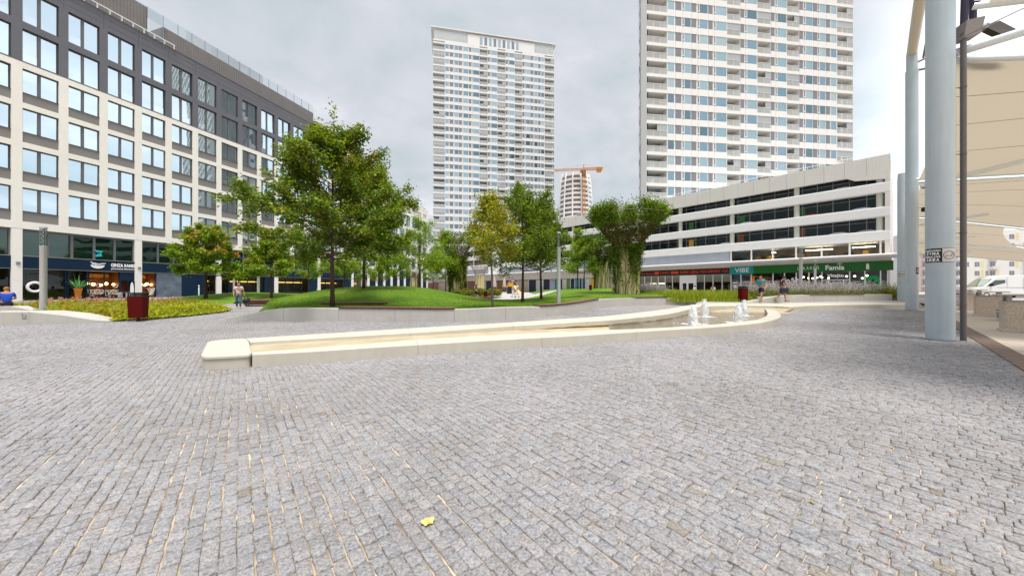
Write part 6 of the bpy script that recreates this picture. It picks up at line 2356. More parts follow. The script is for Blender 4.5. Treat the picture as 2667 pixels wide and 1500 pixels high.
def build_canopy():
    c3D = 27.6
    specs = [(C1, -0.1, 17.0, 'nearest pale blue grey round steel column with a smoking area sign and a downpipe'),
             (C2, gz(C2.x, C2.y) - 0.1, 16.2, 'second pale blue grey round column, directly left of the nearest one'),
             (Vector((PX(2350, c3D), c3D, 0)), TERR - 0.1, 10.8, 'farthest and shortest of the three pale round columns, at the end of the planter wall')]
    for p, z0, z1, lab in specs:
        t = thing('steel_column', lab, 'column', (p.x, p.y, 0), 0, 'round columns of the canopy')
        m = MB()
        if z1 < 12:
            m.lathe([(0.28, z0), (0.28, z1 - 0.6), (0.25, z1)], 40)
        else:
            m.lathe([(0.28, z0), (0.28, z1 - 1.1), (0.245, z1 - 1.08), (0.245, z1)], 40)
        m.build('shaft', M['col_blue'], t, smooth=R(40))
        m = MB(); m.lathe([(0.305, z0 + 0.1), (0.305, z0 + 0.125), (0.285, z0 + 0.13)], 40); m.build('base_ring', M['steel'], t, smooth=R(40))
    # downpipe of the first column
    D = 9.66
    t = thing('downpipe', 'dark grey brown downpipe running up beside the nearest column', 'pipe', (PX(2509, D), D, 0))
    m = MB(); m.lathe([(0.062, -0.02), (0.062, 8.75)], 16); m.build('pipe', M['pipe_brown'], t, smooth=R(40))
    for z in (1.0, 3.05, 5.3, 7.2):
        m = MB(); m.lathe([(0.07, z), (0.07, z + 0.035)], 16); m.tube([(0, 0, z + 0.015), (C1.x - PX(2509, D), C1.y - D, z + 0.015)], 0.012, 6); m.build('pipe_clip', M['pipe_brown'], t)
    # membranes, edge tubes, ridge struts between stations along the column line
    mem, tt, out = new_mat('beige_membrane')
    L = tt.links.new
    b = tt.nodes.new('ShaderNodeBsdfDiffuse'); b.inputs[0].default_value = (0.45, 0.385, 0.30, 1)
    tr = tt.nodes.new('ShaderNodeBsdfTranslucent'); tr.inputs[0].default_value = (0.45, 0.385, 0.30, 1)
    mx = tt.nodes.new('ShaderNodeMixShader'); mx.inputs[0].default_value = 0.5
    L(b.outputs[0], mx.inputs[1]); L(tr.outputs[0], mx.inputs[2]); L(mx.outputs[0], out.inputs[0])
    seam = mat('membrane_seam', (0.20, 0.15, 0.11), 0.7)
    H = {-1: (8.6, 0.20), 0: (8.25, 0.46), 1: (8.15, 0.155), 2: (8.45, 0.33), 3: (7.55, 0.19), 4: (7.4, 0.2)}
    labs = {-1: 'beige fabric canopy sail overhead at the top right corner', 0: 'wide beige fabric canopy sail between the nearest and the second column', 1: 'middle beige fabric canopy sail behind the nearest column',
            2: 'third beige fabric canopy sail, with a curved cut edge at the right', 3: 'farthest beige fabric canopy sail'}
    def edge(j, w):
        h, sl = H[j]
        return h - sl * w
    for j in range(-1, 4):
        base = C1 + CD * CSP * j
        t = thing('canopy_sail', labs[j], 'canopy', (base.x, base.y, 0), 0, 'fabric canopy sails')
        def pt(u, w, top=0):
            s = CSP * u
            z = edge(j, w) * (1 - u) + edge(j + 1, w) * u
            z += (0.6 + 0.12 * min(w, 5)) * math.sin(math.pi * u) + top
            q = CD * s + CN * w
            if j == -1:
                z += 0.5 * u
            return (q.x, q.y, z)
        w0 = 0.55 if j == -1 else 0.25
        w1 = {-1: 9, 0: 9, 1: 12, 2: 9.0, 3: 16}[j]
        nu, nw = 24, 14
        V = []
        for a in range(nu + 1):
            u = (0.50 + 0.43 * a / nu) if j == -1 else (0.035 + 0.935 * a / nu)
            for c in range(nw + 1):
                s = c / nw
                lo = w0 + 0.9 * math.sin(math.pi * u) * (0.6 if j == -1 else 0.35)
                hi = w1 - (2.2 * math.sin(math.pi * u) ** 0.7 if j in (2,) else 0.6 * math.sin(math.pi * u))
                V.append(pt(u, lo + (hi - lo) * s))
        Fq = [(a * (nw + 1) + c, a * (nw + 1) + c + 1, (a + 1) * (nw + 1) + c + 1, (a + 1) * (nw + 1) + c) for a in range(nu) for c in range(nw)]
        m = MB(); m.add(V, Fq); m.build('membrane', mem, t, smooth=True)
        m = MB()
        for k in range(1, 4):
            u = 0.035 + 0.93 * k / 4
            if j == -1 and u < 0.52: continue
            m.tube([pt(u, w0 + 0.4 + (w1 - w0 - 1.2) * q / 8, -0.012) for q in range(9)], 0.008, 4, cap=False)
        m.build('seam', seam, t)
        for u in ((0.495, 0.93) if j == -1 else (0.03, 0.972)):
            m = MB()
            m.tube([pt(u, w0 - 0.1 + (w1 - w0) * q / 6) for q in range(7)], 0.075, 10)
            m.build('edge_tube', M['tube_white'], t, smooth=R(40))
        m = MB()
        us, we = (1.03, w1) if j == -1 else (0.8, {0: 3.9, 1: 4.4, 2: 5.5, 3: 7}[j])
        p0, p1 = Vector(pt(us, 0.2)), Vector(pt(us, we))
        p0.z = {-1: 8.36, 0: 7.16, 1: 7.0, 2: 6.7, 3: 6.4}[j]
        p1.z = p0.z + {-1: 0.0, 0: 0.15, 1: 0.10, 2: 0.12, 3: 0.1}[j] * we
        m.tube([p0, p1], 0.115 if j <= 0 else 0.10, 12)
        m.build('ridge_strut', M['tube_white'], t, smooth=R(40))
        m = MB()
        p2 = Vector(pt(0.75, w1 * 0.8)); p2.z += 1.6
        m.tube([Vector(pt(0.985, 0.3)) + Vector((0, 0, -0.25)), p2], 0.014, 5)
        m.build('cable', M['pipe_brown'], t)
    # cream edge beam joining the column heads
    t = thing('edge_beam', 'cream edge beam running from the second column head up and out of the picture', 'beam', (C1.x, C1.y, 0))
    e = C2 - C1
    m = MB(); m.tube([(0.2, -0.2, 16.6), (e.x * 0.5 + 0.12, e.y * 0.5 - 0.1, 16.35), (e.x, e.y, 16.25)], 0.23, 16); m.build('beam', mat('cream_steel', (0.60, 0.53, 0.45), 0.4), t, smooth=R(40))
    m = MB(); m.tube([(0.6, -0.4, 16.2), (e.x + 0.35, e.y - 0.3, 15.75)], 0.05, 8); m.tube([(e.x, e.y, 15.5), (e.x + 1.3, e.y - .5, 16.1)], 0.06, 8); m.tube([(e.x, e.y, 15.1), (e.x + 1.2, e.y - .6, 15.1)], 0.07, 8)
    m.build('stay', M['pipe_brown'], t)
    # floodlights at the head of the downpipe
    D = 9.7
    z = PZ(80, D)
    t = thing('floodlight', 'brown floodlight on a grey junction box at the nearest column, under the canopy', 'floodlight', (PX(2522, D), D, z))
    m = MB(); m.add([(-0.27, -0.12, -0.30), (0.20, -0.12, -0.16), (0.33, -0.12, 0.33), (-0.20, -0.12, 0.20), (-0.27, 0.14, -0.34), (0.20, 0.14, -0.20), (0.33, 0.14, 0.29), (-0.20, 0.14, 0.16)],
                    [(0, 1, 2, 3), (7, 6, 5, 4), (0, 4, 5, 1), (1, 5, 6, 2), (2, 6, 7, 3), (3, 7, 4, 0)])
    m.build('junction_box', mat('warm_grey_steel', (0.20, 0.17, 0.16), 0.5), t)
    m = MB(); m.add([(0.46, -0.05, 0.05), (0.86, -0.25, -0.42), (1.40, -0.05, -0.05), (1.05, 0.10, 0.36), (0.48, 0.16, 0.12), (0.88, -0.05, -0.36), (1.44, 0.15, 0.05), (1.08, 0.28, 0.42)],
                    [(0, 1, 2, 3), (7, 6, 5, 4), (0, 4, 5, 1), (1, 5, 6, 2), (2, 6, 7, 3), (3, 7, 4, 0)])
    m.build('lamp_body', mat('dark_brown_housing', (0.035, 0.018, 0.008), 0.4), t)
    m = MB(); m.tube([(0.22, 0, 0.02), (0.40, 0, 0.06), (0.52, 0.02, 0.15)], 0.085, 10); m.build('bracket', M['steel'], t)
    m = MB(); m.tube([(-0.10, 0.02, 0.20), (-0.02, 0.05, 1.4), (0.05, 0.1, 3.2)], 0.075, 10); m.tube([(0.16, 0.02, 0.30), (0.20, 0.05, 1.5), (0.26, 0.1, 3.2)], 0.075, 10)
    m.tube([(0.15, -0.05, 0.75), (0.75, -0.1, 1.5)], 0.07, 4)
    m.build('feed_pipe', mat('dark_violet_pipe', (0.03, 0.022, 0.045), 0.4), t)
    for py, lab in ((484, 'small black security floodlight on the second column, upper one'), (545, 'small black security floodlight on the second column, lower one')):
        z = PZ(py, 21.0)
        t = thing('security_light', lab, 'floodlight', (C2.x + 0.30, C2.y - 0.22, z))
        m = MB(); m.cbox(-0.05, 0.35, -0.30, -0.02, -0.16, 0.08, 0.03); m.build('housing', M['black'], t)
        m = MB(); m.tube([(-0.12, 0.1, 0.12), (0.05, -0.1, 0.12), (0.15, -0.15, 0.05)], 0.03, 6); m.build('bracket', M['steel'], t)
    # beige tongues of fabric seen between the columns and the podium corner
    # signs on the columns
    dark, pale, ink = mat('sign_black', (0.012, 0.010, 0.016), 0.4), mat('sign_pale', (0.66, 0.62, 0.58), 0.5), mat('sign_white', (0.85, 0.85, 0.85), 0.5)
    def curved_panel(mb, r_, a0, a1, z0, z1, mi, n=12):
        for k in range(n):
            u0, u1 = a0 + (a1 - a0) * k / n, a0 + (a1 - a0) * (k + 1) / n
            mb.quad((r_ * math.cos(u0), r_ * math.sin(u0), z0), (r_ * math.cos(u1), r_ * math.sin(u1), z0), (r_ * math.cos(u1), r_ * math.sin(u1), z1), (r_ * math.cos(u0), r_ * math.sin(u0), z1), mi)
    va = math.atan2(-C1.y, -C1.x)                        # towards the camera
    z0, z1 = PZ(681, 9.5), PZ(646, 9.5)
    t = thing('smoking_sign', 'black and pale smoking area sign wrapped round the nearest column', 'sign', (C1.x, C1.y, 0))
    m = MB()
    a0, am, a1 = va - R(68), va + R(8), va + R(62)
    curved_panel(m, 0.2835, a0 - R(2), a1 + R(2), z0 - 0.012, z1 + 0.012, 0)
    curved_panel(m, 0.2850, a0, am, z0, z1, 0); curved_panel(m, 0.2855, am, a1, z0, z1, 1)
    m.build('panel', [dark, pale], t)
    def curved_text(body, zc, size, bold, width_deg, ac):
        """lettering bent round the column: one mesh per line, placed letter by letter"""
        n = len(body)
        for k, ch in enumerate(body):
            if ch == ' ': continue
            a = ac + R(width_deg) * ((k + 0.5) / n - 0.5)
            o = text('lettering', ch, size, ink, t, (0.288 * math.cos(a), 0.288 * math.sin(a), zc), (math.pi / 2, 0, a + math.pi / 2), bold, 0.002)
            w_ = max(v.co.x for v in o.data.vertices) - min(v.co.x for v in o.data.vertices)
            o.scale.x = min(1.0, 0.285 * R(width_deg) / n * 0.84 / w_)
    hh = z1 - z0
    ac = (a0 + am) / 2
    curved_text('FAJČIARSKA', z1 - hh * 0.15, 0.066, 0.003, 66, ac)
    curved_text('ZÓNA', z1 - hh * 0.375, 0.115, 0.005, 58, ac)
    curved_text('SMOKING', z1 - hh * 0.62, 0.072, 0.003, 62, ac)
    curved_text('AREA', z1 - hh * 0.85, 0.115, 0.005, 58, ac)
    m = MB()
    zc, rr = (z0 + z1) / 2, hh * 0.30
    pts = []
    ai = (am + a1) / 2
    for k in range(25):
        q = 2 * math.pi * k / 24
        a = ai + rr * 1.0 * math.cos(q) / 0.285
        pts.append((0.288 * math.cos(a), 0.288 * math.sin(a), zc + rr * math.sin(q)))
    m.tube(pts, 0.006, 5, cap=False)
    for (u0, w0_, u1, w1_) in ((-0.07, -0.012, 0.05, -0.012), (-0.07, -0.03, 0.05, -0.03), (0.055, -0.012, 0.065, 0.03), (0.065, 0.03, 0.04, 0.055)):
        m.tube([(0.288 * math.cos(ai + u / 0.285), 0.288 * math.sin(ai + u / 0.285), zc + w_) for u, w_ in ((u0, w0_), (u1, w1_))], 0.006, 4)
    m.build('pictogram', dark, t)
    va2 = math.atan2(-C2.y, -C2.x)
    t = thing('column_sign', 'small dark red notice at the right side of the second column', 'sign', (C2.x, C2.y, 0))
    m = MB(); curved_panel(m, 0.285, va2 + R(35), va2 + R(85), PZ(714, 21.2), PZ(697, 21.2), 0); 
    for q in (0.3, 0.62):
        zz = PZ(714, 21.2) + q * (PZ(697, 21.2) - PZ(714, 21.2)); curved_panel(m, 0.287, va2 + R(42), va2 + R(80), zz, zz + 0.05, 1)
    m.build('panel', [mat('dark_red_notice', (0.08, 0.012, 0.015), 0.5), pale], t)
    p3 = specs[2][0]; va3 = math.atan2(-p3.y, -p3.x)
    t = thing('column_sign', 'small pale outlined notice on the farthest column', 'sign', (p3.x, p3.y, 0))
    m = MB(); curved_panel(m, 0.285, va3 - R(40), va3 + R(45), PZ(720, 27.5), PZ(709, 27.5), 0); curved_panel(m, 0.287, va3 - R(33), va3 + R(38), PZ(719, 27.5), PZ(715.5, 27.5), 1); curved_panel(m, 0.287, va3 - R(33), va3 + R(38), PZ(713.5, 27.5), PZ(710, 27.5), 1)
    m.build('panel', [dark, pale], t)


def build_right_ground():
    a, b = K0 - KD * 14, K0 + KD * 60
    m = MB()
    w = 0.36
    for k in range(74):
        p, q = a + KD * (k + 0.004), a + KD * (k + 0.996)
        zp, zq = gz(p.x, p.y), gz(q.x, q.y)
        p2, q2 = p + KN * w, q + KN * w
        m.add([(p.x, p.y, zp - 0.1), (q.x, q.y, zq - 0.1), (q2.x, q2.y, zq - 0.1), (p2.x, p2.y, zp - 0.1), (p.x, p.y, zp + 0.012), (q.x, q.y, zq + 0.012), (q2.x, q2.y, zq + 0.012), (p2.x, p2.y, zp + 0.012)],
              [(4, 5, 6, 7), (0, 1, 5, 4), (1, 2, 6, 5), (2, 3, 7, 6), (3, 0, 4, 7)])
    tag(m.build('kerb_strip', M['kerb']), kind='structure')
    m = MB()
    for i in range(-14, 60):
        for j in range(26):
            p = K0 + KD * (i + 0.004) + KN * (w + j * 1.2 + 0.004); q = KD * 0.992; r_ = KN * 1.192
            c = [p, p + q, p + q + r_, p + r_]
            m.add([(v.x, v.y, gz(v.x, v.y) + 0.008) for v in c], [(0, 1, 2, 3)])
    tag(m.build('pavement', M['slab']), kind='structure')


def build_tables():
    rz_ = math.atan2(CD.y, CD.x)
    t = thing('standing_table', 'exposed aggregate concrete block with a table top on posts, the middle one of three', 'table', (PX(2575, 17.3), 17.3, 0.03), rz_, 'concrete block tables under the canopy')
    m = MB(); m.cbox(-0.42, 0.42, -0.42, 0.42, 0.07, 1.06, 0.05); m.build('block', M['rock'], t)
    m = MB(); m.cbox(-0.46, 0.46, -0.46, 0.46, 0.0, 0.085, 0.02); m.build('plinth', M['slab'], t)
    for sx, sy in ((-1, -1), (1, -1), (1, 1), (-1, 1)):
        m = MB(); m.box(sx * 0.3 - 0.05, sx * 0.3 + 0.05, sy * 0.3 - 0.05, sy * 0.3 + 0.05, 1.05, 1.24); m.build('post', M['steel'], t)
    m = MB(); m.cbox(-0.56, 0.56, -0.56, 0.56, 1.24, 1.29, 0.015); m.build('table_top', M['slab'], t)
    for px, D, lab in ((2664, 11.5, 'exposed aggregate concrete block table cut off by the right edge of the picture'), (2529, 20.8, 'exposed aggregate concrete block table half hidden behind the downpipe')):
        c = copy_tree(t); c.location = (PX(px, D), D, gz(PX(px, D), D)); c['label'] = lab
    t = thing('bench', 'low white bench with dark louvres and a wooden seat between two concrete block tables', 'bench', (PX(2630, 15.2), 15.2, 0.02), rz_)
    m = MB(); m.box(-0.75, 0.75, -0.25, 0.25, 0.04, 0.44); m.build('body', M['white_metal'], t)
    m = MB()
    for k in range(5):
        m.box(-0.66, 0.66, -0.262, -0.24, 0.09 + k * 0.06, 0.125 + k * 0.06); m.box(-0.762, -0.74, -0.2, 0.2, 0.09 + k * 0.06, 0.125 + k * 0.06); m.box(-0.66, 0.66, 0.24, 0.262, 0.09 + k * 0.06, 0.125 + k * 0.06)
    m.build('louvre', M['frame_dark'], t)
    m = MB()
    for k in range(4):
        m.box(-0.78, 0.78, -0.27 + k * 0.136, -0.27 + k * 0.136 + 0.125, 0.445, 0.485)
    m.build('seat', mat('brown_seat_wood', (0.22, 0.09, 0.045), 0.5, var=0.2, vscale=5), t)


def build_van():
    D = 37.5
    t = thing('white_van', 'white panel van parked in profile behind the concrete tables, facing left', 'van', (PX(2508, D), D, 0.34), R(-12), None)
    white = mat('white_van_paint', (0.78, 0.78, 0.78), 0.25, spec=0.5)
    prof = [(0.0, 0.55), (0.05, 1.0), (0.95, 1.28), (1.75, 2.02), (2.2, 2.38), (2.8, 2.50), (6.1, 2.52), (6.3, 2.35), (6.32, 0.5), (5.4, 0.42), (1.5, 0.38), (0.4, 0.38)]
    m = MB()
    n = len(prof)
    v = []
    for y, ins in ((-0.98, 0.10), (-0.90, 0), (0.90, 0), (0.98, 0.10)):
        pass
    rows = []
    for y, sc in ((-1.0, 0.97), (-0.93, 1.0), (0.93, 1.0), (1.0, 0.97)):
        rows.append([(3.1 + (x - 3.1) * sc, y * (1.0 if z < 1.3 else 0.94), 1.4 + (z - 1.4) * sc) for x, z in prof])
    v = [p for r_ in rows for p in r_]
    fs = [(i * n + k, i * n + (k + 1) % n, (i + 1) * n + (k + 1) % n, (i + 1) * n + k) for i in range(3) for k in range(n)] + [tuple(range(n)), tuple(range(4 * n - 1, 3 * n - 1, -1))]
    m.add(v, fs); m.build('body', white, t, smooth=R(35))
    gl = coated_glass('van_glass', (0.01, 0.02, 0.02), (0.75, 0.9, 0.85), 0.2)
    for y in (-0.975, 0.975):
        m = MB(); m.add([(1.15, y * 0.99, 1.34), (2.75, y * 0.965, 1.36), (2.75, y * 0.955, 2.02), (1.9, y * 0.955, 2.0)], [(0, 1, 2, 3)]); 
        s = -1 if y < 0 else 1
        m.v = [(x, yy + s * 0.035, z) for x, yy, z in m.v]
        m.build('side_window', gl, t)
    m = MB(); m.add([(1.02, -0.82, 1.33), (1.02, 0.82, 1.33), (1.86, 0.76, 2.12), (1.86, -0.76, 2.12)], [(0, 1, 2, 3)]); m.v = [(x - 0.03, y, z + 0.03) for x, y, z in m.v]; m.build('windscreen', gl, t)
    for x in (1.15, 5.0):
        for y in (-1, 1):
            w = MB()
            v = []
            for r_, o in ((0.20, 0), (0.33, 0.0), (0.35, 0.04), (0.35, 0.2), (0.2, 0.22)):
                for k in range(20):
                    a = 2 * math.pi * k / 20; v.append((x + r_ * math.cos(a), y * (1.0 - o), 0.35 + r_ * math.sin(a)))
            w.add(v, [(i * 20 + k, i * 20 + (k + 1) % 20, (i + 1) * 20 + (k + 1) % 20, (i + 1) * 20 + k) for i in range(4) for k in range(20)])
            wo = w.build('wheel', M['black'], t)
            w = MB(); w.add([(x + 0.2 * math.cos(2 * math.pi * k / 16), y * 0.99, 0.35 + 0.2 * math.sin(2 * math.pi * k / 16)) for k in range(16)], [tuple(range(16))]); w.build('rim', M['steel'], wo)
    m = MB(); m.box(0.02, 6.3, -0.99, 0.99, 0.40, 0.62); m.build('bumper_trim', M['frame_dark'], t)
    for y in (-0.7, 0.7):
        m = MB(); m.cbox(0.0, 0.3, y - 0.16, y + 0.16, 0.82, 1.04, 0.04); m.build('headlight', M['reflector'], t)
    m = MB(); m.cbox(1.5, 1.62, -1.22, -1.0, 1.35, 1.65, 0.03); m.build('mirror', M['frame_dark'], t)
    m = MB(); m.box(2.86, 2.88, -0.992, -0.985, 0.6, 2.3); m.box(4.2, 4.22, -0.992, -0.985, 0.6, 2.3); m.box(1.6, 6.2, -0.996, -0.985, 1.18, 1.22); m.build('panel_line', M['grey_panel'], t)


# ------------------------------------------------------------------ people
JOINTS = dict(pelvis=(0, 0, .95), waist=(0, .0, 1.10), chest=(0, .0, 1.33), neck=(0, .0, 1.485), head0=(0, -.01, 1.56), head1=(0, -.015, 1.64), head2=(0, 0, 1.715),
              shL=(.185, 0, 1.43), elL=(.245, .03, 1.15), wrL=(.265, -.04, .89), haL=(.27, -.06, .81), shR=(-.185, 0, 1.43), elR=(-.245, .03, 1.15), wrR=(-.265, -.04, .89), haR=(-.27, -.06, .81),
              hiL=(.095, 0, .91), knL=(.105, -.015, .50), anL=(.105, .03, .085), toL=(.12, -.15, .035), hiR=(-.095, 0, .91), knR=(-.105, -.015, .50), anR=(-.105, .03, .085), toR=(-.12, -.15, .035))
BONES = [('pelvis', 'waist'), ('waist', 'chest'), ('chest', 'neck'), ('neck', 'head0'), ('head0', 'head1'), ('head1', 'head2')]
for _s in 'LR':
    BONES += [('chest', 'sh' + _s), ('sh' + _s, 'el' + _s), ('el' + _s, 'wr' + _s), ('wr' + _s, 'ha' + _s), ('pelvis', 'hi' + _s), ('hi' + _s, 'kn' + _s), ('kn' + _s, 'an' + _s), ('an' + _s, 'to' + _s)]
RAD = dict(pelvis=.125, waist=.115, chest=.13, neck=.055, head0=.072, head1=.092, head2=.06, sh=.062, el=.043, wr=.030, ha=.030, hi=.085, kn=.058, an=.042, to=.034)


def skin_obj(name, J, bones, rad, material, parent, extra=(), level=2):
    names = []
    for a, b in bones:
        for q in (a, b):
            if q not in names: names.append(q)
    vs = [J[q] for q in names]
    es = [(names.index(a), names.index(b)) for a, b in bones]
    rs = [rad(q) for q in names]
    for anchor, p, r_ in extra:
        vs.append(p); rs.append(r_); es.append((names.index(anchor), len(vs) - 1))
    me = bpy.data.meshes.new(name)
    me.from_pydata(vs, es, [])
    me.materials.append(material)
    o = link(name, me, parent)
    o.modifiers.new('skin', 'SKIN').use_smooth_shade = True
    for k, r_ in enumerate(rs):
        s = me.skin_vertices[0].data[k]
        s.radius = r_ if isinstance(r_, tuple) else (r_, r_)
        s.use_root = (k == 0)
    sub = o.modifiers.new('subdivision', 'SUBSURF'); sub.levels = level; sub.render_levels = level
    return o


CLOTH = {}


def cloth(name, col, var=0.0, **kw):
    if name not in CLOTH:
        CLOTH[name] = mat(name, col, 0.8, var=var, vscale=12, **kw)
    return CLOTH[name]


def person(label, loc, rz_, H, top, bottom, hair, pose=None, sleeves='short', legs='long', shoes=(0.05, 0.05, 0.05), long_hair=False, girth=1.0, skin=None):
    t = thing('person', label, 'person', loc, rz_)
    t.scale = (H / 1.75,) * 3
    J = {k: Vector(v) for k, v in JOINTS.items()}
    for k, v in (pose or {}).items():
        J[k] = Vector(v)
    base = lambda q: RAD.get(q, RAD.get(q[:2], .05))
    body = lambda q: (base(q) * (girth if q in ('pelvis', 'waist', 'chest') else 1) * 1.15, base(q) * 0.92) if q in ('pelvis', 'waist', 'chest') else base(q)
    fingers = []
    for s in 'LR':
        h, w = J['ha' + s], J['wr' + s]
        d = (h - w).normalized(); side = Vector((0, 1, 0)) if abs(d.y) < 0.8 else Vector((0, 0, 1))
        side = (side - d * side.dot(d)).normalized()
        for k, ln in enumerate((0.075, 0.088, 0.084, 0.066)):
            fingers.append(('ha' + s, h + d * ln + side * (k - 1.5) * 0.021, 0.0085))
        fingers.append(('wr' + s, w + (h - w) * 0.8 - side * 0.06, 0.010))
    nose = [('head0', J['head0'] + Vector((0, -0.105, 0.045)), 0.014)]
    sk = skin or M['skin']
    skin_obj('body', J, BONES, body, sk, t, fingers + nose)
    face = MB()
    hc = J['head0'].lerp(J['head1'], 0.55)
    for s in (-1, 1):
        face.ball(hc + Vector((s * 0.034, -0.088, 0.03)), 0.011, 8, 5)
    face.ball(hc + Vector((0, -0.082, -0.055)), 0.018, 8, 5, sq=(1.3, 0.5, 0.35))
    face.build('face', M['black'], t)
    grow = lambda f, a: (lambda q: (body(q)[0] * f + a, body(q)[1] * f + a) if isinstance(body(q), tuple) else body(q) * f + a)
    tb = [('waist', 'chest'), ('chest', 'shL'), ('chest', 'shR')]
    J2 = dict(J); J2['hem'] = J['pelvis'].lerp(J['waist'], 0.05)
    tb = [('chest', 'waist'), ('waist', 'hem'), ('chest', 'shL'), ('chest', 'shR')]
    for s in 'LR':
        if sleeves == 'long':
            tb += [('sh' + s, 'el' + s), ('el' + s, 'wr' + s)]
        else:
            J2['sl' + s] = J['sh' + s].lerp(J['el' + s], 0.62); tb.append(('sh' + s, 'sl' + s))
    def trad(q):
        if q == 'hem': return (0.150 * girth, 0.118)
        if q[:2] == 'sl': return 0.066
        if q[:2] == 'sh': return 0.078
        if q == 'waist': return (0.140 * girth, 0.115)
        if q == 'chest': return (0.165 * girth ** .5, 0.125)
        return base(q) * 1.25 + 0.006
    skin_obj('shirt', J2, tb, trad, top, t)
    J3 = dict(J); lb = [('pelvis', 'hiL'), ('pelvis', 'hiR')]
    J3['seat'] = J['pelvis'] + Vector((0, 0, 0.06)); lb = [('pelvis', 'seat')] + lb
    for s in 'LR':
        if legs == 'long':
            lb += [('hi' + s, 'kn' + s), ('kn' + s, 'an' + s)]
        else:
            J3['cu' + s] = J['hi' + s].lerp(J['kn' + s], 0.85); lb.append(('hi' + s, 'cu' + s))
    def lrad(q):
        if q in ('pelvis', 'seat'): return (0.146 * girth, 0.122)
        if q[:2] == 'cu': return 0.085
        return base(q) * 1.18 + 0.008
    skin_obj('trousers', J3, lb, lrad, bottom, t)
    for s in 'LR':
        m = MB(); a, b = J['an' + s], J['to' + s]
        d = (b - a); 
        m.tube([a - d * 0.30 + Vector((0, 0, -0.03)), a + Vector((0, 0, -0.035)), a.lerp(b, 0.6), b + d * 0.25], [0.03, 0.048, 0.044, 0.02], 8)
        m.build('shoe', cloth('shoe_%d' % int(shoes[0] * 100), shoes), t, smooth=R(50))
    if hair is not None:
        m = MB(); c = J['head1'] + Vector((0, 0.012, 0.018)); m.ball(c, 0.104, 12, 8, sq=(0.93, 1.0, 0.95))
        m.v = [(x, max(y, c.y - 0.075 + 0.5 * max(0, (c.z + 0.02 - z))), z) for x, y, z in m.v]
        if long_hair:
            m.tube([c + Vector((0, 0.05, 0.02)), c + Vector((0, 0.09, -0.12)), c + Vector((0, 0.12, -0.30)), c + Vector((0, 0.12, -0.44))], [0.085, 0.10, 0.095, 0.03], 10)
        m.build('hair', hair, t, smooth=True)
    return t


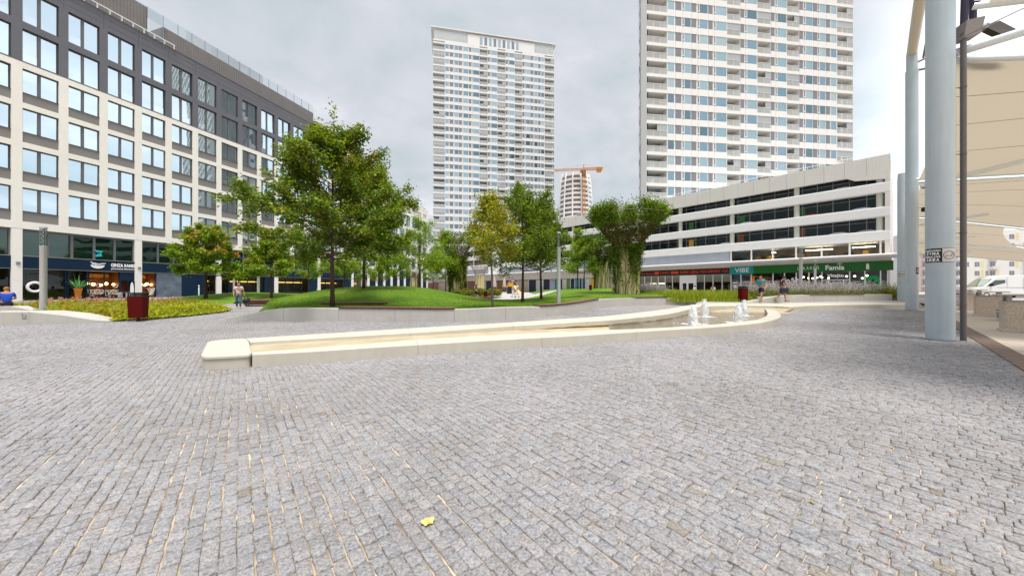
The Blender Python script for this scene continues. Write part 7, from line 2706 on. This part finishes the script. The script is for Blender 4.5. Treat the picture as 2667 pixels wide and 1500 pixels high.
def build_people():
    brown, grey_h, auburn = cloth('dark_brown_hair', (0.03, 0.02, 0.013)), cloth('grey_hair', (0.25, 0.22, 0.20)), cloth('auburn_hair', (0.12, 0.035, 0.015))
    # striped shirt of the walking man
    m_, t, out = new_mat('white_red_striped_shirt')
    b = t.nodes.new('ShaderNodeBsdfPrincipled'); setin(b, Roughness=0.85)
    tc = t.nodes.new('ShaderNodeTexCoord'); w = t.nodes.new('ShaderNodeTexWave'); w.bands_direction = 'Z'; setin(w, Scale=7.0)
    t.links.new(tc.outputs['Object'], w.inputs[0]); r_ = ramp(t, [(0.80, (0.72, 0.66, 0.68)), (0.88, (0.42, 0.26, 0.30))]); t.links.new(w.outputs['Fac'], r_.inputs[0]); t.links.new(r_.outputs[0], b.inputs['Base Color']); t.links.new(b.outputs[0], out.inputs[0])
    jeans = cloth('blue_jeans', (0.055, 0.11, 0.18), 0.2)
    p = ground_at(621.5, 803)
    walk = dict(elR=(-.27, .02, 1.15), wrR=(-.25, -.10, .92), haR=(-.24, -.14, .85), elL=(.27, .05, 1.15), wrL=(.30, .02, .90), haL=(.31, .02, .82),
                knL=(.10, -.10, .50), anL=(.10, -.10, .085), toL=(.11, -.28, .06), knR=(-.10, .02, .49), anR=(-.10, .18, .11), toR=(-.11, .01, .03))
    person('balding man in a white striped shirt and blue jeans walking towards the viewer', p, R(36), 1.72, m_, jeans, None, walk, girth=1.15, shoes=(0.4, 0.38, 0.36))
    a = R(36)
    hx, hy = 0.34, 0.0
    bag = thing('bag', 'dark soft bag held by the man in the striped shirt', 'bag', (p.x + hx * math.cos(a) + 0.10, p.y + hx * math.sin(a) - 0.05, p.z + 0.50), a)
    m = MB(); m.ball((0, 0, 0), 0.20, 12, 8, sq=(1.05, 0.7, 0.75)); m.ball((0.14, 0.05, 0.10), 0.10, 8, 6); m.build('bag_body', cloth('dark_bag', (0.02, 0.02, 0.035)), bag, smooth=True)
    m = MB(); m.tube([(-0.12, 0, 0.12), (-0.06, 0, 0.30), (0.06, 0, 0.30), (0.12, 0, 0.12)], 0.016, 6); m.build('strap', cloth('dark_bag', (0.02, 0.02, 0.035)), bag)
    # woman with long hair seen from behind
    x, D = PX(1240.5, 33.2), 33.2
    person('woman with long auburn hair in dark shorts seen from behind by the low deck', (x, D, lz(x, D) - 0.02), R(170), 1.48, cloth('grey_top', (0.34, 0.38, 0.40)), cloth('dark_shorts', (0.015, 0.012, 0.03)), auburn,
           dict(elR=(-.22, .0, 1.20), wrR=(-.15, -.17, 1.24), haR=(-.10, -.22, 1.30)), legs='short', long_hair=True, girth=0.85, shoes=(0.5, 0.25, 0.12))
    x, D = PX(1347, 39.5), 39.5
    stride = dict(knL=(.10, -.16, .50), anL=(.10, -.22, .10), toL=(.11, -.40, .10), knR=(-.10, .06, .49), anR=(-.10, .30, .14), toR=(-.10, .16, .04), wrL=(.26, .14, .92), haL=(.27, .16, .84), wrR=(-.26, -.16, .95), haR=(-.26, -.22, .89))
    zw = max(lz(x, D), 0.3) + 0.02
    person('person in a white shirt and pale trousers walking past the playground slide', (x, D, zw), R(-70), 1.70, cloth('white_shirt', (0.78, 0.78, 0.78)), cloth('pale_trousers', (0.60, 0.58, 0.58)), grey_h, stride)
    x2, D2 = PX(1338, 41), 41
    person('second person in pale clothes half hidden behind the white shirted walker', (x2, D2, zw), R(-80), 1.66, cloth('pale_blue_shirt', (0.62, 0.66, 0.70)), cloth('pale_trousers', (0.60, 0.58, 0.58)), brown, stride)
    # seated man in blue, back to the viewer
    D = 18.35
    sit = dict(pelvis=(0, .0, .56), waist=(0, .01, .70), chest=(0, -.03, .94), neck=(0, -.07, 1.10), head0=(0, -.10, 1.17), head1=(0, -.12, 1.25), head2=(0, -.10, 1.33),
               shL=(.19, -.05, 1.03), elL=(.26, -.10, .78), wrL=(.16, -.32, .74), haL=(.11, -.39, .74), shR=(-.19, -.05, 1.03), elR=(-.26, -.10, .78), wrR=(-.16, -.32, .74), haR=(-.11, -.39, .74),
               hiL=(.10, -.03, .54), knL=(.13, -.44, .52), anL=(.13, -.44, .09), toL=(.13, -.62, .04), hiR=(-.10, -.03, .54), knR=(-.13, -.44, .52), anR=(-.13, -.44, .09), toR=(-.13, -.62, .04))
    person('man in a bright blue shirt sitting on the low wall, seen from behind', (PX(17, D), D, 0.08), R(236), 1.90, cloth('bright_blue_shirt', (0.012, 0.06, 0.42)), cloth('dark_trousers', (0.03, 0.03, 0.04)), cloth('reddish_hair', (0.30, 0.13, 0.06)), sit, girth=1.2)
    # two passers-by at the right behind the fountain
    run1 = dict(pelvis=(0, 0, .97), chest=(.02, -.05, 1.34), neck=(.03, -.09, 1.48), head0=(.03, -.12, 1.55), head1=(.03, -.14, 1.63), head2=(.03, -.13, 1.71), waist=(0, -.01, 1.12), shL=(.20, -.05, 1.43), shR=(-.17, -.06, 1.43),
                elL=(.29, .04, 1.17), wrL=(.30, -.10, .97), haL=(.30, -.17, .92), elR=(-.26, -.02, 1.17), wrR=(-.22, -.22, 1.06), haR=(-.20, -.29, 1.05),
                knL=(.11, -.22, .55), anL=(.11, -.24, .13), toL=(.11, -.42, .11), knR=(-.11, .12, .50), anR=(-.12, .42, .24), toR=(-.12, .36, .08))
    D = (EYE - TERR) * F / (787.5 - CY)
    x = PX(1983, D)
    person('man in a teal shirt and navy shorts striding behind the fountain beside a bin', (x, D, TERR), R(-62), 1.98, cloth('teal_shirt', (0.010, 0.27, 0.33)), cloth('navy_shorts', (0.012, 0.010, 0.045)), brown, run1, legs='short', girth=1.15, shoes=(0.30, 0.17, 0.10))
    D = (EYE - TERR) * F / (788 - CY)
    x = PX(2036, D)
    person('person in a dark patterned shirt and black shorts striding before the planter wall', (x, D, TERR), R(70), 1.92, cloth('dark_patterned_shirt', (0.03, 0.03, 0.06), 0.6), cloth('black_shorts', (0.012, 0.012, 0.014)), brown, run1, legs='short', shoes=(0.30, 0.17, 0.10))
    bag = thing('bag', 'black shoulder bag carried at the hip of the person in the dark shirt', 'bag', (x - 0.05, D - 0.28, TERR + 0.92), R(10))
    m = MB(); m.cbox(-0.34, 0.34, -0.09, 0.09, -0.24, 0.14, 0.05); m.build('bag_body', cloth('dark_bag', (0.02, 0.02, 0.035)), bag)
    m = MB(); m.tube([(-0.28, 0, 0.12), (-0.12, 0.05, 0.55), (0.15, 0.1, 0.58), (0.28, 0.02, 0.12)], 0.018, 6); m.build('strap', cloth('dark_bag', (0.02, 0.02, 0.035)), bag)
    # people at the restaurant front
    for px, D, lab, top, rr in ((1808, 44.5, 'person in a white shirt sitting at the restaurant door behind the grass', cloth('white_shirt', (0.78, 0.78, 0.78)), 40), (1858, 43.0, 'person in a pale blue shirt sitting before the restaurant windows behind the grass', cloth('pale_blue_shirt', (0.62, 0.66, 0.70)), -60)):
        x = PX(px, D)
        person(lab, (x, D, TERR + 0.02), R(rr), 1.78, top, cloth('dark_trousers', (0.03, 0.03, 0.04)), brown, sit)
        c = thing('chair', 'dark chair under the seated ' + ('white' if px < 1830 else 'pale blue') + ' shirted restaurant guest', 'chair', (x, D, TERR), R(rr))
        m = MB(); m.cbox(-0.24, 0.24, -0.24, 0.22, 0.42, 0.46, 0.01); m.build('seat', M['frame_dark'], c)
        m = MB(); m.cbox(-0.24, 0.24, 0.22, 0.26, 0.46, 0.92, 0.01); m.build('backrest', M['frame_dark'], c)
        for sx in (-0.2, 0.2):
            for sy in (-0.2, 0.2):
                m = MB(); m.box(sx - .015, sx + .015, sy - .015, sy + .015, 0, 0.42); m.build('leg', M['steel'], c)


# ------------------------------------------------------------------ signs of the shops
def fsign(name, label, fr, s0, s1, z0, z1, y, matl, depth=0.06):
    o = fr.w(s0, y, 0)
    t = thing(name, label, 'sign', o, fr.rz)
    if matl is not None:
        m = MB(); m.box(0, s1 - s0, -depth, 0, z0, z1); m.build('panel', matl, t)
    return t


def build_signs():
    white = mat('white_lettering', (0.85, 0.85, 0.85), 0.5)
    cream = mat('cream_lettering', (0.80, 0.84, 0.70), 0.5)
    red = mat('orange_red_lettering', (0.75, 0.06, 0.02), 0.5)
    # ramen restaurant on the left
    s = lambda px: OB.s(px)
    a, b = s(289), s(357)
    t = fsign('restaurant_sign', 'white lettering of the ramen restaurant on the navy fascia, with a bowl emblem', OB, a, b, 0, 0, 0.02, None)
    text('lettering', 'GINZA RAMEN', 0.52, white, t, ((b - a) / 2, 0.015, 4.16), bold=0.02, width=(b - a) * 0.98)
    text('lettering', 'JAPONSKÉ ŠPECIALITY', 0.22, white, t, ((b - a) / 2, 0.015, 3.74), bold=0.004, width=(b - a) * 0.98)
    m = MB(); cx = s(255) - a
    n = 14
    v = [(cx + 0.55 * math.cos(math.pi + math.pi * k / n), 0.0, 4.12 + 0.40 * math.sin(math.pi + math.pi * k / n)) for k in range(n + 1)]
    m.add(v, [tuple(range(n + 1))])
    m.add([(p[0], p[1] + 0.03, p[2]) for p in v], [tuple(range(n, -1, -1))])
    m.tube([(cx - 0.55, -0.01, 4.42), (cx - 0.1, -0.01, 4.14)], 0.05, 6); m.tube([(cx - 0.45, -0.01, 4.2), (cx - .2, -0.02, 4.30), (cx + 0.1, -0.02, 4.2), (cx + 0.35, -0.01, 4.3), (cx + 0.6, -0.01, 4.32)], 0.045, 6)
    m.build('emblem', white, t)
    # white line drawing of bowls and steam on the lit window, and the tall white panel at the door
    line = mat('pale_window_drawing', (0.75, 0.70, 0.62), 0.6)
    t = fsign('window_drawing', 'pale line drawing of bowls on the lit restaurant window', OB, s(228), s(318), 0, 0, 0.26, None)
    m = MB(); rr = random.Random(4)
    def loop_(cx, cz, rx, rz2, n=18, a0=0, a1=6.283, r_=0.025):
        m.tube([(cx + rx * math.cos(a0 + (a1 - a0) * k / n), 0, cz + rz2 * math.sin(a0 + (a1 - a0) * k / n)) for k in range(n + 1)], r_, 4)
    wd = s(318) - s(228)
    for f_, zc in ((0.30, 1.25), (0.78, 1.2)):
        cx = wd * f_
        loop_(cx, zc, 0.55, 0.42, a0=3.14, a1=6.283); m.tube([(cx - 0.65, 0, zc), (cx + 0.65, 0, zc)], 0.025, 4)
        loop_(cx + 0.15, zc + 0.55, 0.20, 0.20); loop_(cx + 0.02, zc - 0.1, 0.22, 0.16); m.tube([(cx - 0.7, 0, zc + 0.1), (cx - 0.65, 0, zc - 0.6), (cx - 0.2, 0, zc - 0.62)], 0.025, 4)
        for k in range(5):
            x0 = cx - 0.4 + 0.2 * k; m.tube([(x0, 0, zc - 0.05), (x0 + rr.uniform(-.2, .2), 0, zc - 0.35), (x0 + rr.uniform(-.3, .3), 0, zc - 0.5)], 0.02, 4)
    m.build('drawing', line, t)
    t = fsign('window_drawing', 'pale scribbled drawing on the amber window right of the white pier', OB, s(383), s(415), 0, 0, 0.26, None)
    m = MB()
    for k in range(14):
        x0 = rr.uniform(0, 1.0); m.tube([(x0, 0, 1.5 + rr.uniform(-.1, .1)), (0.55 + rr.uniform(-.3, .3), 0, 1.1), (0.5 + rr.uniform(-.25, .25), 0, 0.6)], 0.02, 4)
    m.build('drawing', line, t)
    t = fsign('shop_flag', 'tall rounded white banner at the restaurant door', OB, s(330), s(337), 0, 0, -0.6, None)
    m = MB(); pts = [(0.16 * math.cos(q) + 0.2, 0, 1.25 + 0.95 * math.sin(q) ** 1.0) for q in [2 * math.pi * k / 20 for k in range(20)]]
    m.add(pts, [tuple(range(20))]); m.add([(x, 0.03, z) for x, y, z in pts], [tuple(range(19, -1, -1))]); m.build('banner', white, t)
    m = MB(); m.tube([(0.2, 0.015, OB_Z0), (0.2, 0.015, 0.5)], 0.02, 6); m.lathe([(0.18, OB_Z0), (0.18, OB_Z0 + 0.04)], 12, 0.2, 0.015); m.build('stand', M['black'], t)
    t = fsign('shop_ring', 'white ring emblem on the shop window left of the lamp', OB, s(94), s(94), 0, 0, 0.24, None)
    m = MB(); m.tube([(0.46 * math.cos(2 * math.pi * k / 28), 0, 1.6 + 0.46 * math.sin(2 * math.pi * k / 28)) for k in range(29)], 0.12, 8, cap=False); m.build('ring', white, t, smooth=True)
    t = fsign('mezzanine_sign', 'turquoise and navy slanted logo behind the mezzanine glass', OB, s(248), s(272), 0, 0, 0.22, None)
    m = MB(); w_ = s(272) - s(248)
    m.add([(0, 0, 5.85), (w_, 0, 5.75), (w_ * 0.85, 0, 5.55), (w_ * 0.25, 0, 5.60)], [(0, 1, 2, 3)], 0); m.add([(0.1, 0, 5.25), (w_ * 0.75, 0, 5.55), (w_ * .9, 0, 5.15), (0.15, 0, 5.05)], [(0, 1, 2, 3)], 0); m.add([(0.02, 0.004, 5.7), (w_ * 0.5, 0.004, 5.58), (w_ * .45, 0.004, 5.4), (0.0, 0.004, 5.5)], [(0, 1, 2, 3)], 1)
    m.build('logo', [mat('turquoise', (0.02, 0.42, 0.40), 0.5), mat('ink_blue', (0.02, 0.02, 0.14), 0.5)], t)
    # podium shop signs
    p = lambda px: PB.s(px, 0.5)
    blk = mat('black_sign_band', (0.015, 0.008, 0.007), 0.4)
    t = fsign('restaurant_sign', 'black band with orange red lettering of the all you can eat sushi restaurant', PB, p(1640), p(1900.5), 3.80, 4.85, 0.49, blk)
    o = p(1640)
    def tx(body, px0, px1, size, m_, z=4.33, bold=0.006, y=-0.075):
        w_ = p(px1) - p(px0)
        return text('lettering', body, size, m_, t, ((p(px0) + p(px1)) / 2 - o, y, z), bold=bold, width=w_)
    tx('Asian Restaurant', 1671, 1705, 0.42, red, 4.25)
    tx('DYNASTY', 1719, 1744, 0.55, red)
    tx('SUSHI', 1771.5, 1793, 0.62, red, bold=0.012)
    tx('ALL YOU CAN EAT ·', 1809, 1881, 0.62, red, bold=0.012)
    m = MB()
    for px0, px1, z0, z1 in ((1706, 1716, 4.05, 4.62), (1748, 1756, 4.1, 4.6), (1757, 1767, 4.1, 4.55), (1804, 1807, 4.0, 4.7)):
        m.box(p(px0) - o, p(px1) - o, -0.08, -0.062, z0, z1)
    for pc, r_ in ((1800, 0.2), (1886.5, 0.22), (1894.5, 0.22)):
        m.tube([(p(pc) - o - r_, -0.075, 4.2), (p(pc) - o, -0.075, 4.2 + r_ * 2), (p(pc) - o + r_, -0.075, 4.2), (p(pc) - o - r_, -0.075, 4.2)], 0.06, 5)
    m.build('pictogram', red, t)
    teal = mat('teal_sign_panel', (0.008, 0.26, 0.25), 0.4, var=0.15, vscale=0.5)
    t = fsign('bar_sign', 'teal panel with thin white capital letters above the bar', PB, p(1902), p(1963), 3.70, 4.95, 0.47, teal, 0.12)
    o = p(1902)
    text('lettering', 'VIBE', 1.0, white, t, ((p(1915) + p(1952)) / 2 - o, -0.13, 4.33), bold=0.0, width=p(1952) - p(1915))
    green = mat('pharmacy_green', (0.004, 0.115, 0.012), 0.35)
    t = fsign('pharmacy_sign', 'long dark green pharmacy fascia with white lettering', PB, p(1963.3), p(2327), 3.74, 4.95, 0.47, green, 0.16)
    o = p(1963.3)
    text('lettering', 'LEKÁREŇ', 0.6, cream, t, ((p(2078) + p(2133)) / 2 - o, -0.17, 4.30), bold=0.0, width=p(2133) - p(2078), spacing=1.5)
    text('lettering', 'Famia', 0.9, white, t, ((p(2150) + p(2199)) / 2 - o, -0.17, 4.26), bold=0.02, width=p(2199) - p(2150))
    m = MB(); cx = p(2187) - o
    m.tube([(cx + 0.22 * math.cos(math.pi + math.pi * k / 10), -0.17, 4.84 + 0.13 * math.sin(math.pi + math.pi * k / 10)) for k in range(11)], 0.03, 5); m.ball((cx, -0.17, 4.86), 0.06, 8, 5)
    m.build('emblem', white, t)
    m = MB(); cx = p(2260) - o; m.cbox(cx - 0.14, cx + 0.14, -0.22, -0.16, 3.92, 4.55, 0.03); m.cbox(cx - 0.10, cx + 0.10, -0.22, -0.16, 4.56, 4.68, 0.02); m.build('plate', cream, t)
    t = fsign('welcome_lettering', 'white welcome lettering on the glass above the pharmacy door', PB, p(2154), p(2198), 0, 0, 0.50, None)
    text('lettering', 'Vitajte', 0.55, white, t, ((p(2198) - p(2154)) / 2, -0.01, 3.18), bold=0.025, width=p(2198) - p(2154))
    g2 = mat('bright_pharmacy_green', (0.005, 0.30, 0.085), 0.4)
    t = fsign('pharmacy_cross', 'round green disc with a dark cross on the last pharmacy window', PB, p(2272.5), p(2273), 0, 0, 0.55, None)
    m = MB()
    oc = [(0.95 * math.cos(2 * math.pi * k / 40), 0, 2.15 + 0.95 * math.sin(2 * math.pi * k / 40)) for k in range(40)]
    m.add(oc, [tuple(range(40))], 0)
    m.box(-0.15, 0.15, -0.02, -0.004, 1.65, 2.65, 1); m.box(-0.5, -0.151, -0.02, -0.004, 2.0, 2.3, 1); m.box(0.151, 0.5, -0.02, -0.004, 2.0, 2.3, 1)
    m.build('disc', [g2, M['black']], t)
    t = fsign('window_lettering', 'small white bar name and price lines on the dark window under the teal sign', PB, p(1932), p(1952), 0, 0, 0.56, None)
    text('lettering', 'VIBE', 0.34, white, t, ((p(1952) - p(1932)) / 2, -0.01, 2.45), width=p(1951) - p(1933))
    m = MB()
    w_ = p(1952) - p(1932)
    for k, (f0, z) in enumerate(((0.0, 2.05), (0.5, 1.80), (0.4, 1.45), (0.5, 1.1))):
        m.box(w_ * f0, w_ * 1.0, -0.012, 0, z, z + (0.03 if k == 0 else 0.12))
    m.build('price_line', white, t)
    t = fsign('window_emblem', 'white round emblem on the leftmost dark bar window', PB, p(1908), p(1921), 0, 0, 0.56, None)
    m = MB(); w_ = p(1921) - p(1908)
    m.add([(0, 0, 2.45), (w_, 0, 2.45), (w_ * .8, 0, 2.28), (w_ * .2, 0, 2.28)], [(0, 1, 2, 3)]); m.ball((w_ / 2, 0, 1.75), 0.26, 14, 8, sq=(1, 0.05, 1)); m.build('emblem', white, t)
    t = fsign('window_lettering', 'slanted white lettering cut off by the lamp on the pharmacy window', PB, p(2046), p(2080), 0, 0, 0.56, None)
    x_ = text('lettering', 'O SA', 1.0, white, t, ((p(2080) - p(2046)) / 2, -0.01, 2.55), bold=0.03, width=(p(2080) - p(2046)) * 1.1)
    x_.rotation_euler = (math.pi / 2, R(-20), 0)
    t = fsign('window_poster', 'orange angular poster shape on the bar window behind the teal shirted man', PB, p(1946), p(1966), 0, 0, 0.54, None)
    m = MB(); w_ = p(1966) - p(1946)
    m.add([(w_ * .2, 0, 1.7), (w_ * .45, 0, 1.7), (w_ * .7, 0, 3.5), (w_ * .45, 0, 3.5)], [(0, 1, 2, 3)]); m.add([(w_ * .45, 0.003, 2.3), (w_, 0.003, 2.5), (w_, 0.003, 3.4), (w_ * .72, 0.003, 3.4)], [(0, 1, 2, 3)]); m.tube([(-0.3, 0, 3.55), (w_ * 3.2, 0, 2.95)], 0.05, 5)
    m.build('poster', mat('orange_poster', (0.55, 0.16, 0.01), 0.5), t)


# ------------------------------------------------------------------ small things
def build_small():
    # orange pot with a palm-like plant
    s = OB.s(203) 
    q = OB.w(s, -1.6, 0)
    D = q.y
    z0 = OB_Z0
    t = thing('plant_pot', 'tall orange pot with a spiky green plant before the dark shop window', 'plant pot', (PX(203, D), D, z0))
    k = D / 883
    m = MB(); m.lathe([(4.6 * k, 0), (6.6 * k, 23 * k), (7.4 * k, 24 * k), (7.7 * k, 29 * k), (6.7 * k, 29 * k), (6.6 * k, 26 * k)], 24); m.build('pot', mat('orange_glaze', (0.62, 0.20, 0.01), 0.35, spec=0.5), t, smooth=R(40))
    rng = random.Random(4); m = MB()
    for i in range(26):
        a = rng.uniform(0, 6.28); e = R(rng.uniform(35, 85)); L_ = rng.uniform(1.1, 1.95)
        d = Vector((math.cos(a) * math.cos(e), math.sin(a) * math.cos(e), math.sin(e))); sd = Vector((-math.sin(a), math.cos(a), 0)) * 0.06
        b = Vector((0, 0, 26 * k)); mid = b + d * L_ * 0.55; tip = b + d * L_ - Vector((0, 0, 0.12))
        m.add([b - sd * .6, b + sd * .6, mid + sd, mid - sd, tip], [(0, 1, 2, 3), (3, 2, 4)])
    m.build('leaves', mat('blue_green_leaf', (0.14, 0.40, 0.12), 0.5, var=0.3, vscale=6), t)
    # café furniture before the restaurant: small tables and chairs
    for i, (px, yy, lab) in enumerate(((262, -1.3, 'small dark café table before the lit restaurant window, nearest the pot'), (300, -1.5, 'small dark café table before the lit restaurant window, nearest the door'))):
        q = OB.w(OB.s(px), yy, OB_Z0)
        t = thing('cafe_table', lab, 'table', q, OB.rz + 0.2 * i)
        m = MB(); m.cbox(-0.4, 0.4, -0.4, 0.4, 0.72, 0.75, 0.01); m.build('table_top', M['frame_grey'], t)
        m = MB(); m.lathe([(0.22, 0), (0.22, 0.02), (0.03, 0.03), (0.03, 0.72)], 10); m.build('leg', M['black'], t)
    t = thing('menu_board', 'white and blue menu boards standing before the restaurant window', 'menu board', OB.w(OB.s(309), -1.0, OB_Z0), OB.rz)
    m = MB(); m.box(-0.5, -0.1, -0.05, 0, 0.1, 0.75, 0); m.box(0.15, 0.5, -0.05, 0, 0.1, 0.7, 1); m.build('board', [mat('menu_white', (0.7, 0.66, 0.62), 0.6, var=0.2, vscale=5), mat('menu_blue', (0.25, 0.5, 0.65), 0.6, var=0.4, vscale=5)], t)
    m = MB()
    for x in (-0.46, -0.14, 0.2, 0.46):
        m.box(x - 0.02, x + 0.02, 0.0, 0.03, 0, 0.75)
    m.build('frame', M['steel'], t)
    # bollards
    for px, D, zf, lab in ((518, 34, llz, 'slim white bollard on the left lawn near the navy wall'), (826, 48, lambda x, y: 0.4, 'slim white bollard far behind under the large maple')):
        x = PX(px, D)
        t = thing('bollard', lab, 'bollard', (x, D, zf(x, D)))
        m = MB(); m.lathe([(0.05, -0.2), (0.05, 1.0), (0.035, 1.03)], 12); m.build('post', M['white_paint'], t, smooth=R(40))
        m = MB(); m.lathe([(0.052, 0.82), (0.052, 0.9)], 12); m.build('band', M['steel'], t)
    # closed parasols, chairs, playground
    for px, lab in ((1288, 'closed beige parasol left of the slide'), (1313.5, 'closed beige parasol directly before the slide arch')):
        D = 58
        x = PX(px, D)
        t = thing('parasol', lab, 'parasol', (x, D, 0.45), 0, 'closed beige parasols')
        m = MB(); m.lathe([(0.03, 0), (0.03, 3.1)], 8); m.build('pole', M['steel'], t)
        m = MB(); m.lathe([(0.30, 1.2), (0.34, 1.35), (0.22, 2.2), (0.05, 3.2)], 10); m.build('cloth', cloth('beige_cloth', (0.50, 0.42, 0.34)), t, smooth=R(50))
        m = MB(); m.cbox(-0.35, 0.35, -0.35, 0.35, 0, 0.1, 0.02); m.build('base', M['concrete'], t)
    oc = mat('orange_red_chair', (0.55, 0.07, 0.02), 0.5)
    t0 = None
    for i, px in enumerate((1291, 1297, 1303)):
        D = 54
        if t0 is None:
            t0 = t = thing('cafe_chair', '', 'chair', (PX(px, D), D, 0.45), 0.3, 'orange red café chairs')
            m = MB(); m.cbox(-0.22, 0.22, -0.22, 0.22, 0.43, 0.46, 0.01); m.build('seat', oc, t)
            m = MB(); m.cbox(-0.22, 0.22, 0.20, 0.23, 0.46, 0.9, 0.01); m.build('backrest', oc, t)
            for sx in (-0.2, 0.2):
                for sy in (-0.2, 0.2):
                    m = MB(); m.box(sx - .015, sx + .015, sy - .015, sy + .015, 0, 0.43); m.build('leg', oc, t)
        else:
            t = copy_tree(t0); t.location.x = PX(px, D); t.rotation_euler.z = 0.3 + i
        t['label'] = ('left', 'middle', 'right')[i] + ' one of three orange red café chairs beside the slide'
    D = 47
    x = PX(1335, D)
    t = thing('playground_slide', 'colourful playground arch with a yellow slide behind the lawn', 'slide', (x, D, 0.5))
    cols = [mat('play_blue', (0.08, 0.20, 0.42), 0.4), mat('play_red', (0.50, 0.06, 0.03), 0.4), mat('play_yellow', (0.70, 0.42, 0.02), 0.4), mat('play_black', (0.02, 0.02, 0.022), 0.5)]
    m = MB(); n = 16
    for k in range(n):
        a0, a1 = math.pi * k / n, math.pi * (k + 1) / n
        m.tube([(0.78 * math.cos(a0), 0, 1.05 + 0.9 * math.sin(a0)), (0.78 * math.cos(a1), 0, 1.05 + 0.9 * math.sin(a1))], 0.085, 8, (0, 1, 0, 2)[k % 4])
    m.tube([(-0.78, 0, 0), (-0.78, 0, 1.05)], 0.05, 8, 0); m.tube([(0.78, 0, 0), (0.78, 0, 1.05)], 0.05, 8, 0); m.tube([(-0.78, .8, 0), (-0.78, .8, 1.3)], 0.05, 8, 0); m.tube([(0.78, .8, 0), (0.78, .8, 1.3)], 0.05, 8, 0)
    m.build('arch', cols, t)
    m = MB(); m.add([(0.0, -0.05, 1.35), (0.5, -0.05, 1.35), (1.25, -0.9, 0.25), (0.75, -0.9, 0.25), (0.0, 0.02, 1.25), (0.5, 0.02, 1.25), (1.25, -0.85, 0.15), (0.75, -0.85, 0.15)], [(0, 1, 2, 3), (7, 6, 5, 4), (0, 3, 7, 4), (1, 5, 6, 2)])
    m.build('slide_chute', cols[2], t)
    m = MB(); m.box(-0.72, -0.1, -0.04, 0.0, 0.0, 1.2); m.build('climbing_panel', cols[3], t)
    m = MB(); m.box(-0.75, 0.75, 0.0, 0.8, 1.02, 1.08); m.box(-0.7, 0.2, .78, .82, 1.1, 1.7); m.build('platform', cols[2], t)
    # fallen leaf on the setts, and a few smaller scraps
    g = G(1115, 1360, 0.008)
    t = thing('fallen_leaf', 'single yellow maple leaf lying on the granite setts in the foreground', 'leaf', (g.x, g.y, 0.014), 0.5)
    pts = []
    for k in range(30):
        a = 2 * math.pi * k / 30
        r_ = 0.038 * (0.72 + 0.34 * abs(math.cos(2.5 * (a - math.pi / 2)))) * (1.08 - 0.2 * math.sin(a + math.pi))
        pts.append((r_ * math.cos(a), r_ * math.sin(a), 0.006 * math.sin(3 * a) + 0.05 * abs(r_ * math.cos(a))))
    m = MB(); m.add([(0, 0, 0.004)] + pts, [(0, 1 + k, 1 + (k + 1) % 30) for k in range(30)]); m.build('blade', mat('yellow_leaf', (0.60, 0.47, 0.16), 0.6, var=0.2, vscale=60), t)
    m = MB(); m.tube([(0, 0, 0.008), (0.0, -0.04, 0.006), (0.012, -0.085, 0.004)], 0.0014, 4); m.build('stalk', mat('leaf_stalk', (0.45, 0.33, 0.08), 0.6), t)
    rng = random.Random(12)
    yl = mat('small_dry_leaf', (0.36, 0.27, 0.12), 0.7, var=0.3, vscale=40)
    me = None
    for i, (px, py) in enumerate(((1428, 1012), (1740, 1062), (2115, 1310), (1905, 930), (300, 1046))):
        g = G(px, py)
        if me is None:
            m = MB(); pp = [(0.018 * (1 + .5 * (k % 2)) * math.cos(6.283 * k / 9), 0.013 * (1 + .5 * (k % 2)) * math.sin(6.283 * k / 9), 0.004 * (k % 3)) for k in range(9)]; m.add(pp, [tuple(range(9))]); me = m.mesh('dry_leaf', yl)
        o = link('dry_leaf', me, None, (g.x, g.y, gz(g.x, g.y) + 0.008)); o.rotation_euler.z = rng.uniform(0, 6)
        tag(o, 'tiny dry leaf scrap lying loose on the granite setts', 'leaf', 'dry leaf scraps on the setts')


# ------------------------------------------------------------------ build everything
build_signs()
build_ground()
build_setts()
build_fountain()
back = build_center_wall()
build_left_wall()
rf, rbk = build_right_wall()
build_right_ground()
build_terrace()
build_office()
build_podium()
build_towers()
build_round_tower()
build_far_flats()
build_lawns(back)
build_trees()
build_pylons()
build_left_bed()
build_right_beds(rf, rbk)
build_jets()
build_lamps()
build_bins()
build_benches()
build_canopy()
build_tables()
build_van()
build_people()
build_small()
